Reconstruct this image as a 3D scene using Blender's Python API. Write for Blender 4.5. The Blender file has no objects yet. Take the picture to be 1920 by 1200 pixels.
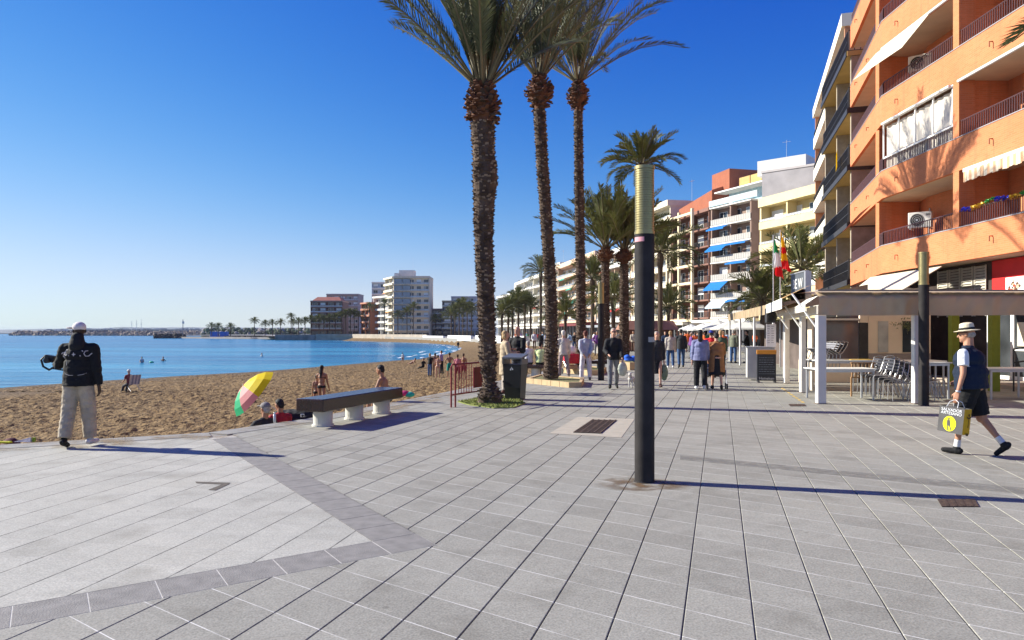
import bpy, bmesh, math, random
from mathutils import Vector, Matrix, noise
from mathutils.bvhtree import BVHTree
R = math.radians
random.seed(7)
SC = bpy.context.scene
COL = SC.collection

# ------------------------------------------------------------------ camera, sky, sun, exposure
F_PX = 1400.0; HC = 1.62; HZ = 624.0; CX = 960.0
cam_d = bpy.data.cameras.new('camera'); cam = bpy.data.objects.new('camera', cam_d); COL.objects.link(cam)
cam.location = (0, 0, HC); cam.rotation_euler = (R(90), 0, 0)
cam_d.sensor_width = 36; cam_d.lens = F_PX / 1920 * 36; cam_d.shift_y = 24 / 1920
cam_d.clip_start = 0.05; cam_d.clip_end = 30000
SC.camera = cam

SUN_EL = R(28.5); SUN_AZ = math.atan2(-1.0, 0.265)          # azimuth measured from +Y towards +X (negative = left)
w = bpy.data.worlds.new('World'); SC.world = w; w.use_nodes = True
nt = w.node_tree; bg = nt.nodes['Background']
sky = nt.nodes.new('ShaderNodeTexSky'); sky.sky_type = 'NISHITA'; sky.sun_disc = False
sky.sun_elevation = SUN_EL; sky.sun_rotation = SUN_AZ
sky.altitude = 0; sky.air_density = 1.0; sky.dust_density = 0.0; sky.ozone_density = 6.0
sep = nt.nodes.new('ShaderNodeSeparateColor'); cmb = nt.nodes.new('ShaderNodeCombineColor'); nt.links.new(sky.outputs[0], sep.inputs[0])
K_SKY = 0.13 * 2 ** 0.65
def _wm(op, a, b):
    k = nt.nodes.new('ShaderNodeMath'); k.operation = op
    for i, v in enumerate((a, b)):
        if hasattr(v, 'links'): nt.links.new(v, k.inputs[i])
        else: k.inputs[i].default_value = v
    return k.outputs[0]
for i, (ga, gk, lim) in enumerate(((2.95, 3.7, .80), (2.0, 1.17, 1.25), (.60, .75, None))):          # colour response of the clear winter sky, channel by channel
    v = _wm('MULTIPLY', _wm('POWER', _wm('MULTIPLY', sep.outputs[i], K_SKY), ga), gk)
    if lim: v = _wm('DIVIDE', v, _wm('ADD', _wm('MULTIPLY', v, 1 / lim), 1.0))
    nt.links.new(_wm('MULTIPLY', v, 1 / K_SKY), cmb.inputs[i])
nt.links.new(cmb.outputs[0], bg.inputs[0]); bg.inputs[1].default_value = 0.13 * 2 ** -0.25
sd = bpy.data.lights.new('sun', 'SUN'); so = bpy.data.objects.new('sun', sd); COL.objects.link(so)
sd.energy = 5.0; sd.angle = R(0.5); sd.color = (1.0, 0.96, 0.84)
to_sun = Vector((math.sin(SUN_AZ) * math.cos(SUN_EL), math.cos(SUN_AZ) * math.cos(SUN_EL), math.sin(SUN_EL)))
so.rotation_euler = to_sun.to_track_quat('Z', 'Y').to_euler(); so.location = (-20, 5, 20)
SC.view_settings.view_transform = 'Standard'; SC.view_settings.look = 'None'
SC.view_settings.exposure = 0.9; SC.view_settings.gamma = 1.0
SC.cycles.max_bounces = 6; SC.cycles.transparent_max_bounces = 8

def G(px, py, z=0.0):
    Y = F_PX * (HC - z) / (py - HZ)
    return Vector(((px - CX) / F_PX * Y, Y, z))
def at(px, Y): return (px - CX) / F_PX * Y
def zat(py, Y): return HC - (py - HZ) / F_PX * Y

# ------------------------------------------------------------------ materials
MATS = {}
def M(name, col, rough=0.75, var=0.12, scale=4.0, bump=0.0, bscale=30.0, spec=0.4, metal=0.0, col2=None, stretch=None, trans=0.0, two=False):
    if name in MATS: return MATS[name]
    m = bpy.data.materials.new(name); m.use_nodes = True; MATS[name] = m
    n = m.node_tree.nodes; l = m.node_tree.links; b = n['Principled BSDF']
    b.inputs['Roughness'].default_value = rough; b.inputs['Metallic'].default_value = metal
    b.inputs['Specular IOR Level'].default_value = spec
    tc = n.new('ShaderNodeTexCoord'); src = tc.outputs['Object']
    if stretch:
        mp = n.new('ShaderNodeMapping'); mp.inputs['Scale'].default_value = stretch
        l.new(src, mp.inputs[0]); src = mp.outputs[0]
    nz = n.new('ShaderNodeTexNoise'); nz.inputs['Scale'].default_value = scale; nz.inputs['Detail'].default_value = 5
    l.new(src, nz.inputs['Vector'])
    mix = n.new('ShaderNodeMix'); mix.data_type = 'RGBA'
    rmp = n.new('ShaderNodeMapRange'); rmp.inputs[1].default_value = 0.3; rmp.inputs[2].default_value = 0.7
    l.new(nz.outputs[0], rmp.inputs[0]); l.new(rmp.outputs[0], mix.inputs[0])
    c2 = col2 if col2 else tuple(min(1, c * (1 + var)) for c in col)
    c1 = col if col2 else tuple(c * (1 - var) for c in col)
    mix.inputs[6].default_value = (*c1, 1); mix.inputs[7].default_value = (*c2, 1)
    l.new(mix.outputs[2], b.inputs['Base Color'])
    if bump > 0:
        n2 = n.new('ShaderNodeTexNoise'); n2.inputs['Scale'].default_value = bscale; n2.inputs['Detail'].default_value = 4
        l.new(src, n2.inputs['Vector'])
        bp = n.new('ShaderNodeBump'); bp.inputs['Strength'].default_value = bump; bp.inputs['Distance'].default_value = 0.02
        l.new(n2.outputs[0], bp.inputs['Height']); l.new(bp.outputs[0], b.inputs['Normal'])
    if trans > 0:
        tr = n.new('ShaderNodeBsdfTranslucent'); ms = n.new('ShaderNodeMixShader'); ms.inputs[0].default_value = trans
        l.new(mix.outputs[2], tr.inputs[0]); l.new(b.outputs[0], ms.inputs[1]); l.new(tr.outputs[0], ms.inputs[2])
        l.new(ms.outputs[0], n['Material Output'].inputs[0])
    return m

class NB:
    """tiny helper for node maths"""
    def __init__(s, m): s.n = m.node_tree.nodes; s.l = m.node_tree.links
    def new(s, t): return s.n.new(t)
    def m(s, op, a, b=None, c=None):
        k = s.n.new('ShaderNodeMath'); k.operation = op
        for i, v in enumerate((a, b, c)):
            if v is None: continue
            if hasattr(v, 'links'): s.l.new(v, k.inputs[i])
            else: k.inputs[i].default_value = v
        return k.outputs[0]
    def mix(s, f, a, b):
        k = s.n.new('ShaderNodeMix'); k.data_type = 'RGBA'
        for i, v in ((0, f), (6, a), (7, b)):
            if hasattr(v, 'links'): s.l.new(v, k.inputs[i])
            elif i == 0: k.inputs[0].default_value = v
            else: k.inputs[i].default_value = (*v, 1)
        return k.outputs[2]
    def noise(s, vec, scale, det=4):
        k = s.n.new('ShaderNodeTexNoise'); k.inputs['Scale'].default_value = scale; k.inputs['Detail'].default_value = det
        s.l.new(vec, k.inputs['Vector']); return k.outputs[0]
    def rng(s, v, a, b, c=0.0, d=1.0):
        k = s.n.new('ShaderNodeMapRange'); s.l.new(v, k.inputs[0])
        for i, q in ((1, a), (2, b), (3, c), (4, d)): k.inputs[i].default_value = q
        return k.outputs[0]

def grid_material(name, base1, base2, ax, ay, au, bx, by, bu, cross, joint_c, joint_w, longj_c=None, longj_w=0.0, tilevar=0.06):
    """paving: b = (bx*X+by*Y+bu), a = (ax*X+ay*Y+au+cross*b); joints at integers of a (and of b)"""
    m = bpy.data.materials.new(name); m.use_nodes = True; MATS[name] = m; q = NB(m)
    bs = q.n['Principled BSDF']; bs.inputs['Roughness'].default_value = 0.8; bs.inputs['Specular IOR Level'].default_value = 0.3
    g = q.new('ShaderNodeNewGeometry'); sx = q.new('ShaderNodeSeparateXYZ'); q.l.new(g.outputs['Position'], sx.inputs[0])
    X, Y = sx.outputs[0], sx.outputs[1]
    b = q.m('ADD', q.m('ADD', q.m('MULTIPLY', X, bx), q.m('MULTIPLY', Y, by)), bu)
    a = q.m('ADD', q.m('ADD', q.m('MULTIPLY', X, ax), q.m('MULTIPLY', Y, ay)), au)
    a = q.m('ADD', a, q.m('MULTIPLY', b, cross))
    fa, fb = q.m('FLOOR', a), q.m('FLOOR', b)
    cv = q.new('ShaderNodeCombineXYZ'); q.l.new(fa, cv.inputs[0]); q.l.new(fb, cv.inputs[1])
    wn = q.new('ShaderNodeTexWhiteNoise'); wn.noise_dimensions = '3D'; q.l.new(cv.outputs[0], wn.inputs['Vector'])
    P = g.outputs['Position']
    fine = q.noise(P, 75, 4); mid = q.noise(P, 7, 6); big = q.noise(P, 0.7, 4)
    f = q.m('ADD', q.m('MULTIPLY', q.rng(mid, .3, .7), .42), q.m('MULTIPLY', q.rng(big, .3, .7), .33))
    f = q.m('ADD', f, q.m('MULTIPLY', wn.outputs[0], .25))
    col = q.mix(f, base1, base2)
    speck = q.rng(fine, .36, .64, -1, 1)
    tv = q.m('MULTIPLY', q.m('SUBTRACT', wn.outputs[0], .5), tilevar * 2)
    gr2 = q.rng(q.noise(P, 34, 4), .34, .66, -1, 1); gain = q.m('ADD', q.m('ADD', q.m('ADD', 1.0, q.m('MULTIPLY', speck, .17)), q.m('MULTIPLY', gr2, .085)), tv)
    k = q.new('ShaderNodeVectorMath'); k.operation = 'SCALE'; q.l.new(col, k.inputs[0]); q.l.new(gain, k.inputs['Scale']); col = k.outputs[0]
    # stains and chewing-gum spots
    st = q.noise(P, 1.7, 7); stf = q.rng(st, .54, .72, 0, .42); col = q.mix(stf, col, (base1[0] * .58, base1[1] * .56, base1[2] * .53))
    vo = q.new('ShaderNodeTexVoronoi'); vo.inputs['Scale'].default_value = 2.1; q.l.new(P, vo.inputs['Vector'])
    gum = q.m('LESS_THAN', vo.outputs['Distance'], .045); gsel = q.m('GREATER_THAN', q.noise(P, 0.9, 2), .52)
    col = q.mix(q.m('MULTIPLY', q.m('MULTIPLY', gum, gsel), .45), col, (base1[0] * .45, base1[1] * .45, base1[2] * .45))
    def edge(v, wd):
        fr = q.m('FRACT', v); d = q.m('MINIMUM', fr, q.m('SUBTRACT', 1.0, fr)); return q.m('LESS_THAN', d, wd)
    sr = q.noise(P, .45, 5); col = q.mix(q.rng(sr, .55, .70, 0, .20), col, (base2[0] * 1.12, base2[1] * 1.08, base2[2] * 1.0))
    brk = q.rng(q.noise(P, 3.1, 3), .36, .60, .25, .95)
    col = q.mix(q.m('MULTIPLY', edge(a, joint_w), brk), col, joint_c)
    if longj_c: 
        brk2 = q.rng(q.noise(P, 5.0, 3), .34, .58, .5, 1.0)
        col = q.mix(q.m('MULTIPLY', edge(b, longj_w), brk2), col, longj_c)
    q.l.new(col, bs.inputs['Base Color'])
    bp = q.new('ShaderNodeBump'); bp.inputs['Strength'].default_value = .35; bp.inputs['Distance'].default_value = .004
    q.l.new(q.m('ADD', fine, q.m('MULTIPLY', mid, 2.0)), bp.inputs['Height']); q.l.new(bp.outputs[0], bs.inputs['Normal'])
    return m

def brick_material(name, c1, c2, mortar, sx=4.2, lowz=None):
    m = bpy.data.materials.new(name); m.use_nodes = True; MATS[name] = m; q = NB(m)
    bs = q.n['Principled BSDF']; bs.inputs['Roughness'].default_value = .85; bs.inputs['Specular IOR Level'].default_value = .25
    g = q.new('ShaderNodeNewGeometry'); s = q.new('ShaderNodeSeparateXYZ'); q.l.new(g.outputs['Position'], s.inputs[0])
    c = q.new('ShaderNodeCombineXYZ'); q.l.new(q.m('ADD', s.outputs[0], s.outputs[1]), c.inputs[0]); q.l.new(s.outputs[2], c.inputs[1])
    b = q.new('ShaderNodeTexBrick'); b.inputs['Scale'].default_value = 1.0; q.l.new(c.outputs[0], b.inputs['Vector'])
    b.inputs['Brick Width'].default_value = .25; b.inputs['Row Height'].default_value = .065; b.inputs['Mortar Size'].default_value = .007
    b.inputs['Color1'].default_value = (*c1, 1); b.inputs['Color2'].default_value = (*c2, 1); b.inputs['Mortar'].default_value = (*mortar, 1)
    big = q.noise(g.outputs['Position'], .8, 4)
    col = q.mix(q.rng(big, .35, .7, 0, .35), b.outputs['Color'], (c1[0] * .72, c1[1] * .66, c1[2] * .62))
    mpz = q.new('ShaderNodeMapping'); mpz.inputs['Scale'].default_value = (2.2, 2.2, .18); q.l.new(g.outputs['Position'], mpz.inputs[0])
    col = q.mix(q.rng(q.noise(mpz.outputs[0], 1.6, 5), .52, .72, 0, .38), col, (c1[0] * .55, c1[1] * .62, c1[2] * .75))
    q.l.new(col, bs.inputs['Base Color'])
    bp = q.new('ShaderNodeBump'); bp.inputs['Strength'].default_value = .4; bp.inputs['Distance'].default_value = .01
    q.l.new(b.outputs['Fac'], bp.inputs['Height']); bp.invert = True; q.l.new(bp.outputs[0], bs.inputs['Normal'])
    return m

# ------------------------------------------------------------------ mesh builder
class MB:
    def __init__(s): s.v = []; s.f = []; s.mi = []
    def add(s, vs, fs, mi=0):
        o = len(s.v); s.v += [tuple(p) for p in vs]; s.f += [tuple(i + o for i in f) for f in fs]; s.mi += [mi] * len(fs); return s
    def box(s, x0, x1, y0, y1, z0, z1, mi=0, mx=None):
        vs = [Vector((x, y, z)) for z in (z0, z1) for y in (y0, y1) for x in (x0, x1)]
        if mx is not None: vs = [mx @ p for p in vs]
        return s.add(vs, [(0, 2, 3, 1), (4, 5, 7, 6), (0, 1, 5, 4), (2, 6, 7, 3), (0, 4, 6, 2), (1, 3, 7, 5)], mi)
    def rbox(s, x0, x1, y0, y1, z0, z1, r=.02, mi=0, mx=None):
        """box with chamfered vertical edges and top edges"""
        def ring(i, z): return [Vector(p) for p in ((x0 + r + i, y0 + i, z), (x1 - r - i, y0 + i, z), (x1 - i, y0 + r + i, z), (x1 - i, y1 - r - i, z),
                                                    (x1 - r - i, y1 - i, z), (x0 + r + i, y1 - i, z), (x0 + i, y1 - r - i, z), (x0 + i, y0 + r + i, z))]
        rs = [ring(r * .6, z0), ring(0, z0 + r * .6), ring(0, z1 - r * .6), ring(r * .6, z1)]
        vs = [p for q in rs for p in q]
        if mx is not None: vs = [mx @ p for p in vs]
        fs = [tuple(reversed(range(8))), tuple(range(24, 32))]
        for k in range(3):
            for i in range(8): j = (i + 1) % 8; fs.append((k * 8 + i, k * 8 + j, k * 8 + 8 + j, k * 8 + 8 + i))
        return s.add(vs, fs, mi)
    def cyl(s, p0, p1, r0, r1=None, seg=10, mi=0, caps=True):
        r1 = r0 if r1 is None else r1; p0 = Vector(p0); p1 = Vector(p1); d = (p1 - p0)
        if d.length < 1e-7: return s
        d.normalize(); a = Vector((0, 0, 1)) if abs(d.z) < .95 else Vector((1, 0, 0)); u = d.cross(a).normalized(); w_ = d.cross(u)
        vs = []
        for p, r in ((p0, r0), (p1, r1)):
            for i in range(seg): t = 2 * math.pi * i / seg; vs.append(p + u * math.cos(t) * r + w_ * math.sin(t) * r)
        fs = [(i, i + seg, (i + 1) % seg + seg, (i + 1) % seg) for i in range(seg)]
        if caps: fs += [tuple(range(seg)), tuple(reversed(range(seg, 2 * seg)))]
        return s.add(vs, fs, mi)
    def tube(s, pts, r, seg=6, mi=0):
        pts = [Vector(p) for p in pts]; n = len(pts); rr = r if isinstance(r, (list, tuple)) else [r] * n; vs = []; u = None
        for i, p in enumerate(pts):
            d = (pts[min(i + 1, n - 1)] - pts[max(i - 1, 0)]).normalized()
            if u is None: a = Vector((0, 0, 1)) if abs(d.z) < .9 else Vector((1, 0, 0)); u = d.cross(a).normalized()
            u = (u - d * u.dot(d)).normalized(); w_ = d.cross(u)
            for k in range(seg): t = 2 * math.pi * k / seg; vs.append(p + u * math.cos(t) * rr[i] + w_ * math.sin(t) * rr[i])
        fs = [(i * seg + k, i * seg + (k + 1) % seg, (i + 1) * seg + (k + 1) % seg, (i + 1) * seg + k) for i in range(n - 1) for k in range(seg)]
        fs += [tuple(reversed(range(seg))), tuple(range((n - 1) * seg, n * seg))]
        return s.add(vs, fs, mi)
    def caps(s, p0, p1, r0, r1, seg=12, c0=True, c1=True, sy=1.0, mi=0):
        """tapered capsule; flattened along local Y by sy"""
        p0 = Vector(p0); p1 = Vector(p1); d = p1 - p0; L = d.length
        d = d.normalized() if L > 1e-6 else Vector((0, 0, 1))
        a = Vector((0, 1, 0)) if abs(d.y) < .9 else Vector((0, 0, 1)); u = d.cross(a).normalized(); w_ = d.cross(u)
        rings = []
        if c0: rings += [(p0 - d * r0 * math.sin(t), r0 * math.cos(t)) for t in (1.35, .8, .4)]
        rings += [(p0, r0), (p0.lerp(p1, .5), (r0 + r1) / 2), (p1, r1)]
        if c1: rings += [(p1 + d * r1 * math.sin(t), r1 * math.cos(t)) for t in (.4, .8, 1.35)]
        vs = []
        for p, r in rings:
            for k in range(seg): t = 2 * math.pi * k / seg; vs.append(p + u * math.cos(t) * r + w_ * math.sin(t) * r * sy)
        n = len(rings)
        fs = [(i * seg + k, (i + 1) * seg + k, (i + 1) * seg + (k + 1) % seg, i * seg + (k + 1) % seg) for i in range(n - 1) for k in range(seg)]
        fs += [tuple(range(seg)), tuple(reversed(range((n - 1) * seg, n * seg)))]
        return s.add(vs, fs, mi)
    def ell(s, c, rx, ry, rz, mx=None, seg=14, mi=0):
        c = Vector(c); vs = []; nr = 8
        for i in range(1, nr):
            ph = math.pi * i / nr
            for k in range(seg): t = 2 * math.pi * k / seg; vs.append(Vector((rx * math.sin(ph) * math.cos(t), ry * math.sin(ph) * math.sin(t), rz * math.cos(ph))))
        vs += [Vector((0, 0, rz)), Vector((0, 0, -rz))]
        if mx is not None: vs = [mx @ p for p in vs]
        vs = [p + c for p in vs]
        fs = [(i * seg + k, (i + 1) * seg + k, (i + 1) * seg + (k + 1) % seg, i * seg + (k + 1) % seg) for i in range(nr - 2) for k in range(seg)]
        t, b = len(vs) - 2, len(vs) - 1
        fs += [(t, k, (k + 1) % seg) for k in range(seg)] + [(b, (nr - 2) * seg + (k + 1) % seg, (nr - 2) * seg + k) for k in range(seg)]
        return s.add(vs, fs, mi)
    def prism(s, poly, z0, z1, mi=0):
        n = len(poly); vs = [(x, y, z0) for x, y in poly] + [(x, y, z1) for x, y in poly]
        fs = [tuple(reversed(range(n))), tuple(range(n, 2 * n))] + [(i, (i + 1) % n, n + (i + 1) % n, n + i) for i in range(n)]
        return s.add(vs, fs, mi)
    def build(s, name, mats, parent=None, smooth=False, loc=None):
        me = bpy.data.meshes.new(name); me.from_pydata(s.v, [], s.f)
        if not isinstance(mats, (list, tuple)): mats = [mats]
        for m in mats: me.materials.append(m)
        if len(mats) > 1: me.polygons.foreach_set('material_index', s.mi)
        if smooth: me.polygons.foreach_set('use_smooth', [True] * len(me.polygons))
        me.update(); o = bpy.data.objects.new(name, me); COL.objects.link(o)
        if parent is not None: o.parent = parent
        if loc is not None: o.location = loc
        return o

def tag(o, label=None, cat=None, group=None, kind=None):
    if label: o['label'] = label
    if cat: o['category'] = cat
    if group: o['group'] = group
    if kind: o['kind'] = kind
    return o
def empty(name, loc, rz=0.0, label=None, cat=None, group=None, sc=1.0):
    o = bpy.data.objects.new(name, None); COL.objects.link(o); o.location = loc; o.rotation_euler = (0, 0, rz); o.scale = (sc,) * 3
    o.empty_display_size = .1
    return tag(o, label, cat, group)
def kids(o): return [c for c in bpy.data.objects if c.parent == o]
KC = {}
def copy_tree(o, parent=None, tree=None):
    """tree = nested (object, [children]) recorded once"""
    c = tree[0].copy(); COL.objects.link(c)
    if parent: c.parent = parent
    for t in tree[1]: copy_tree(None, c, t)
    return c
def record(o): return (o, [record(c) for c in kids(o)])
def struct(mb, name, mats, smooth=False): return tag(mb.build(name, mats, None, smooth), None, None, None, 'structure')
def text(s, size, mat, parent, mx, name='lettering', ext=.002, align='CENTER'):
    cu = bpy.data.curves.new(name, 'FONT'); cu.body = s; cu.size = size; cu.extrude = ext; cu.align_x = align; cu.align_y = 'CENTER'
    t = bpy.data.objects.new(name, cu); COL.objects.link(t)
    dg = bpy.context.evaluated_depsgraph_get(); me = bpy.data.meshes.new_from_object(t.evaluated_get(dg)); bpy.data.objects.remove(t)
    me.name = name; me.materials.clear(); me.materials.append(mat)
    o = bpy.data.objects.new(name, me); COL.objects.link(o); o.parent = parent; o.matrix_local = mx
    return o
# ------------------------------------------------------------------ the ground, the sea, the beach
D = Vector((0.2684, 0.9633)); N = Vector((0.9633, -0.2684))        # promenade direction and its right-hand normal
APEX = Vector((-0.571, 5.70)); BA = Vector((-0.808, -0.589)).normalized(); BB = Vector((-0.53, 0.848)).normalized()
EDGE = [(-60, -18), (-20, 4.0), (-7.37, 10.75), (-4.9, 12.06), (-3.8, 14.1), (-1.75, 20.4), (3.05, 37.5), (7, 52), (9.3, 70), (9.3, 95),
        (6, 125), (-2, 161), (-13, 208), (-28, 255), (-48, 300), (-72, 345), (-100, 352), (-130, 385), (-150, 470), (-235, 480)]
SHORE = [(-400, 5), (-140, 22), (-60, 38), (-32.8, 47.8), (-30.4, 54.2), (-26.8, 61.6), (-23.1, 67.5), (-21.1, 73.5), (-15.8, 91.3), (-12.9, 100.6),
         (-10.8, 135), (-10.6, 160), (-13, 190), (-18, 222), (-28, 252), (-46, 285), (-62, 308), (-82, 338), (-100, 348)]
SEA_Z = -1.9
def pip(x, y, poly):
    c = False; n = len(poly); j = n - 1
    for i in range(n):
        xi, yi = poly[i]; xj, yj = poly[j]
        if (yi > y) != (yj > y) and x < (xj - xi) * (y - yi) / (yj - yi) + xi: c = not c
        j = i
    return c
def pdist(x, y, pl):
    b = 1e9
    for i in range(len(pl) - 1):
        ax, ay = pl[i]; bx, by = pl[i + 1]; dx, dy = bx - ax, by - ay
        t = max(0, min(1, ((x - ax) * dx + (y - ay) * dy) / (dx * dx + dy * dy)))
        d = (x - ax - dx * t) ** 2 + (y - ay - dy * t) ** 2
        if d < b: b = d
    return math.sqrt(b)
LANDP = EDGE + [(-300, 1200), (-9000, 9000), (9000, 9000), (9000, -300), (-60, -300)]
SEAP = SHORE + [(-100, 352), (-130, 385), (-150, 470), (-400, 2000), (-6000, 9000), (-9000, 5)]
def sand_z(x, y, rough=True):
    de = pdist(x, y, EDGE); dw = pdist(x, y, SHORE)
    if pip(x, y, SEAP): return -1.9 - min(1.5, dw * .12)
    t = de / (de + dw + 1e-6)
    z = -.60 - .85 * (1 - math.exp(-de / 6.0)) - .45 * t
    if rough:
        a = min(1, dw / 3) * min(1, de / 1.5 + .3)
        v = Vector((x, y, 0))
        z += a * (.085 * noise.noise(v * 2.6) + .085 * noise.noise(v * 5.2 + Vector((9, 3, 1))) + .07 * noise.noise(v * .55))
    return z

mat_ground = grid_material('ground_slabs', (.243, .232, .197), (.322, .310, .268), .2684 / .403, .9633 / .403, -3.95 / .403, .9633 / .381, -.2684 / .381, 2.865 / .381,
                           .1535 / .403, (.66, .64, .60), .010)
mat_base = M('grout', (.10, .095, .09), .95, .2, 8)
gm = MB(); gm.add([(x, y, -.014) for x, y in LANDP], [tuple(range(len(LANDP)))])
gobj = struct(gm, 'ground', [M('ground_concrete', (.27, .26, .25), .85, .12, .6, .2, 20)])
bm = bmesh.new(); bm.from_mesh(gobj.data); bmesh.ops.triangulate(bm, faces=bm.faces); bm.to_mesh(gobj.data); bm.free()
for p in gobj.data.polygons:
    if p.normal.z < 0: p.flip()

# promenade slabs: long strips with real open joints, cut to the promenade outline and round the light square
bm = bmesh.new(); S = .381; P0 = -2.865
def pq(p, q): return N * p + D * q
for k in range(-32, 60):
    p0 = P0 + S * k + .0036; p1 = P0 + S * (k + 1) - .0036
    a, b, c, d = pq(p0, -4), pq(p1, -4), pq(p1, 150), pq(p0, 150)
    ch = N * .0035
    top = [bm.verts.new((v.x, v.y, 0)) for v in (a + ch, b - ch, c - ch, d + ch)]; mid = [bm.verts.new((v.x, v.y, -.004)) for v in (a, b, c, d)]; bot = [bm.verts.new((v.x, v.y, -.014)) for v in (a, b, c, d)]
    bm.faces.new(top)
    for lo, hi in ((mid, top), (bot, mid)): bm.faces.new((lo[1], lo[2], hi[2], hi[1])); bm.faces.new((lo[3], lo[0], hi[0], hi[3]))
cuts = [(APEX, BA), (APEX, BB)] + [(Vector(EDGE[i]), (Vector(EDGE[i + 1]) - Vector(EDGE[i])).normalized()) for i in range(1, 11)]
for pt, d in cuts:
    geom = bm.verts[:] + bm.edges[:] + bm.faces[:]
    bmesh.ops.bisect_plane(bm, geom=geom, dist=1e-5, plane_co=(pt.x, pt.y, 0), plane_no=(-d.y, d.x, 0))
def in_wedge(x, y):
    v = Vector((x, y)) - APEX
    det = BA.x * BB.y - BA.y * BB.x; s = (v.x * BB.y - v.y * BB.x) / det; t = (BA.x * v.y - BA.y * v.x) / det
    return s > -1e-4 and t > -1e-4
kill = []
for f in bm.faces:
    c = f.calc_center_median()
    if in_wedge(c.x, c.y) or not pip(c.x, c.y, LANDP): kill.append(f)
bmesh.ops.delete(bm, geom=kill, context='FACES')
me = bpy.data.meshes.new('promenade_paving'); bm.to_mesh(me); bm.free(); me.materials.append(mat_ground)
o = bpy.data.objects.new('promenade_paving', me); COL.objects.link(o); tag(o, kind='structure')

# the light square: sheet inside the two bands, out to the beach edge
mat_plaza = grid_material('plaza_slabs', (.33, .32, .278), (.44, .427, .375), -.177 * -1 / .39 * .0 + .1772 / .395, .9842 / .395, .1, .9842 / .39, -.1772 / .39, .0, 0.0,
                          (.30, .29, .28), .006, (.09, .085, .08), .017, .035)
BW = .385
inner = APEX + BA * .0 + (BA + BB) * (BW / math.sin(math.acos(BA.dot(BB))))
def isect(p, d, q, e):
    det = d.x * e.y - d.y * e.x; t = ((q.x - p.x) * e.y - (q.y - p.y) * e.x) / det; return p + d * t
Eb0, Eb1 = Vector(EDGE[2]), Vector(EDGE[3])
pb = isect(inner, BB, Eb0, (Eb1 - Eb0)); far_a = inner + BA * 22
poly = [inner, pb, Vector(EDGE[2]), Vector(EDGE[1]), far_a]
pm = MB(); pm.add([(v.x, v.y, 0.0) for v in poly], [tuple(reversed(range(5)))]); pz = struct(pm, 'light_paving', [mat_plaza])
for p in pz.data.polygons:
    if p.normal.z < 0: p.flip()
# bands of darker slabs
bandm = M('band_stone', (.225, .212, .195), .8, .16, 9, .3, 90)
bandj = M('band_joint', (.50, .48, .44), .9, .15, 20)
bd = MB(); L = BW / math.sin(math.acos(BA.dot(BB)))
def bandrow(o0, d, e, n, off):
    for k in range(n):
        a = o0 + d * (off + k * .387 + .004); b = o0 + d * (off + (k + 1) * .387 - .004)
        i0, i1 = .006, L - .006
        q = [a + e * i0, b + e * i0, b + e * i1, a + e * i1]
        bd.prism([(v.x, v.y) for v in (q if (d.x * e.y - d.y * e.x) > 0 else q[::-1])], -.012, 0)
bandrow(APEX, BA, BB, 44, .0); bandrow(APEX, BB, BA, 17, L)
struct(bd, 'paving_band', [bandm])
jb = MB()
for o0, d, e, LL in ((APEX, BA, BB, 17), (APEX, BB, BA, 7.2)):
    q = [o0, o0 + d * LL, o0 + d * LL + e * L, o0 + e * L]; jb.add([(v.x, v.y, -.0012 if d == BA else -.006) for v in q], [(0, 1, 2, 3)])
jo = struct(jb, 'paving_band_joint', [bandj])
for p in jo.data.polygons:
    if p.normal.z < 0: p.flip()
# kerb stones along the beach, a real step down to the sand
kb = MB(); kw = .42
for i in range(1, 15):
    a, b = Vector(EDGE[i]), Vector(EDGE[i + 1]); d = (b - a).normalized(); n_ = Vector((d.y, -d.x)); Ls = (b - a).length; st = .8 if a.y < 50 else 6.0
    k = 0
    while k * st < Ls:
        u0 = k * st + .004; u1 = min((k + 1) * st, Ls) - .002
        q = [a + d * u0 - n_ * .03, a + d * u0 + n_ * kw, a + d * u1 + n_ * kw, a + d * u1 - n_ * .03]
        kb.prism([(v.x, v.y) for v in q], -1.6, .006); k += 1
struct(kb, 'kerb', [M('kerb_stone', (.27, .26, .24), .85, .14, 5, .3, 60)])

# sea
sm = bpy.data.materials.new('sea_water'); sm.use_nodes = True; q = NB(sm); bs = q.n['Principled BSDF']
g = q.new('ShaderNodeNewGeometry'); P = g.outputs['Position']; s = q.new('ShaderNodeSeparateXYZ'); q.l.new(P, s.inputs[0])
mp = q.new('ShaderNodeMapping'); mp.inputs['Scale'].default_value = (.16, 1, 1); mp.inputs['Rotation'].default_value = (0, 0, -.25); q.l.new(P, mp.inputs[0])
n1 = q.noise(mp.outputs[0], .035, 5); n2 = q.noise(mp.outputs[0], .35, 6)
dist = q.rng(s.outputs[1], 45, 330, 0, 1)
deep = q.mix(q.rng(n1, .38, .62), (.006, .075, .19), (.016, .18, .335))
near = q.mix(q.rng(n1, .38, .62), (.014, .15, .28), (.05, .31, .43))
col = q.mix(dist, near, deep)
col = q.mix(q.rng(n2, .48, .68, 0, .55), col, (.07, .34, .52)); col = q.mix(q.rng(n2, .46, .32, 0, .6), col, (.004, .06, .17))
q.l.new(col, bs.inputs['Base Color']); bs.inputs['Roughness'].default_value = .2; bs.inputs['IOR'].default_value = 1.33
w1 = q.noise(mp.outputs[0], 1.6, 6); w2 = q.noise(mp.outputs[0], .22, 3)
bp = q.new('ShaderNodeBump'); bp.inputs['Strength'].default_value = 1.0; bp.inputs['Distance'].default_value = .42
q.l.new(q.m('ADD', w1, q.m('MULTIPLY', w2, 2.2)), bp.inputs['Height']); q.l.new(bp.outputs[0], bs.inputs['Normal'])
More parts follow.
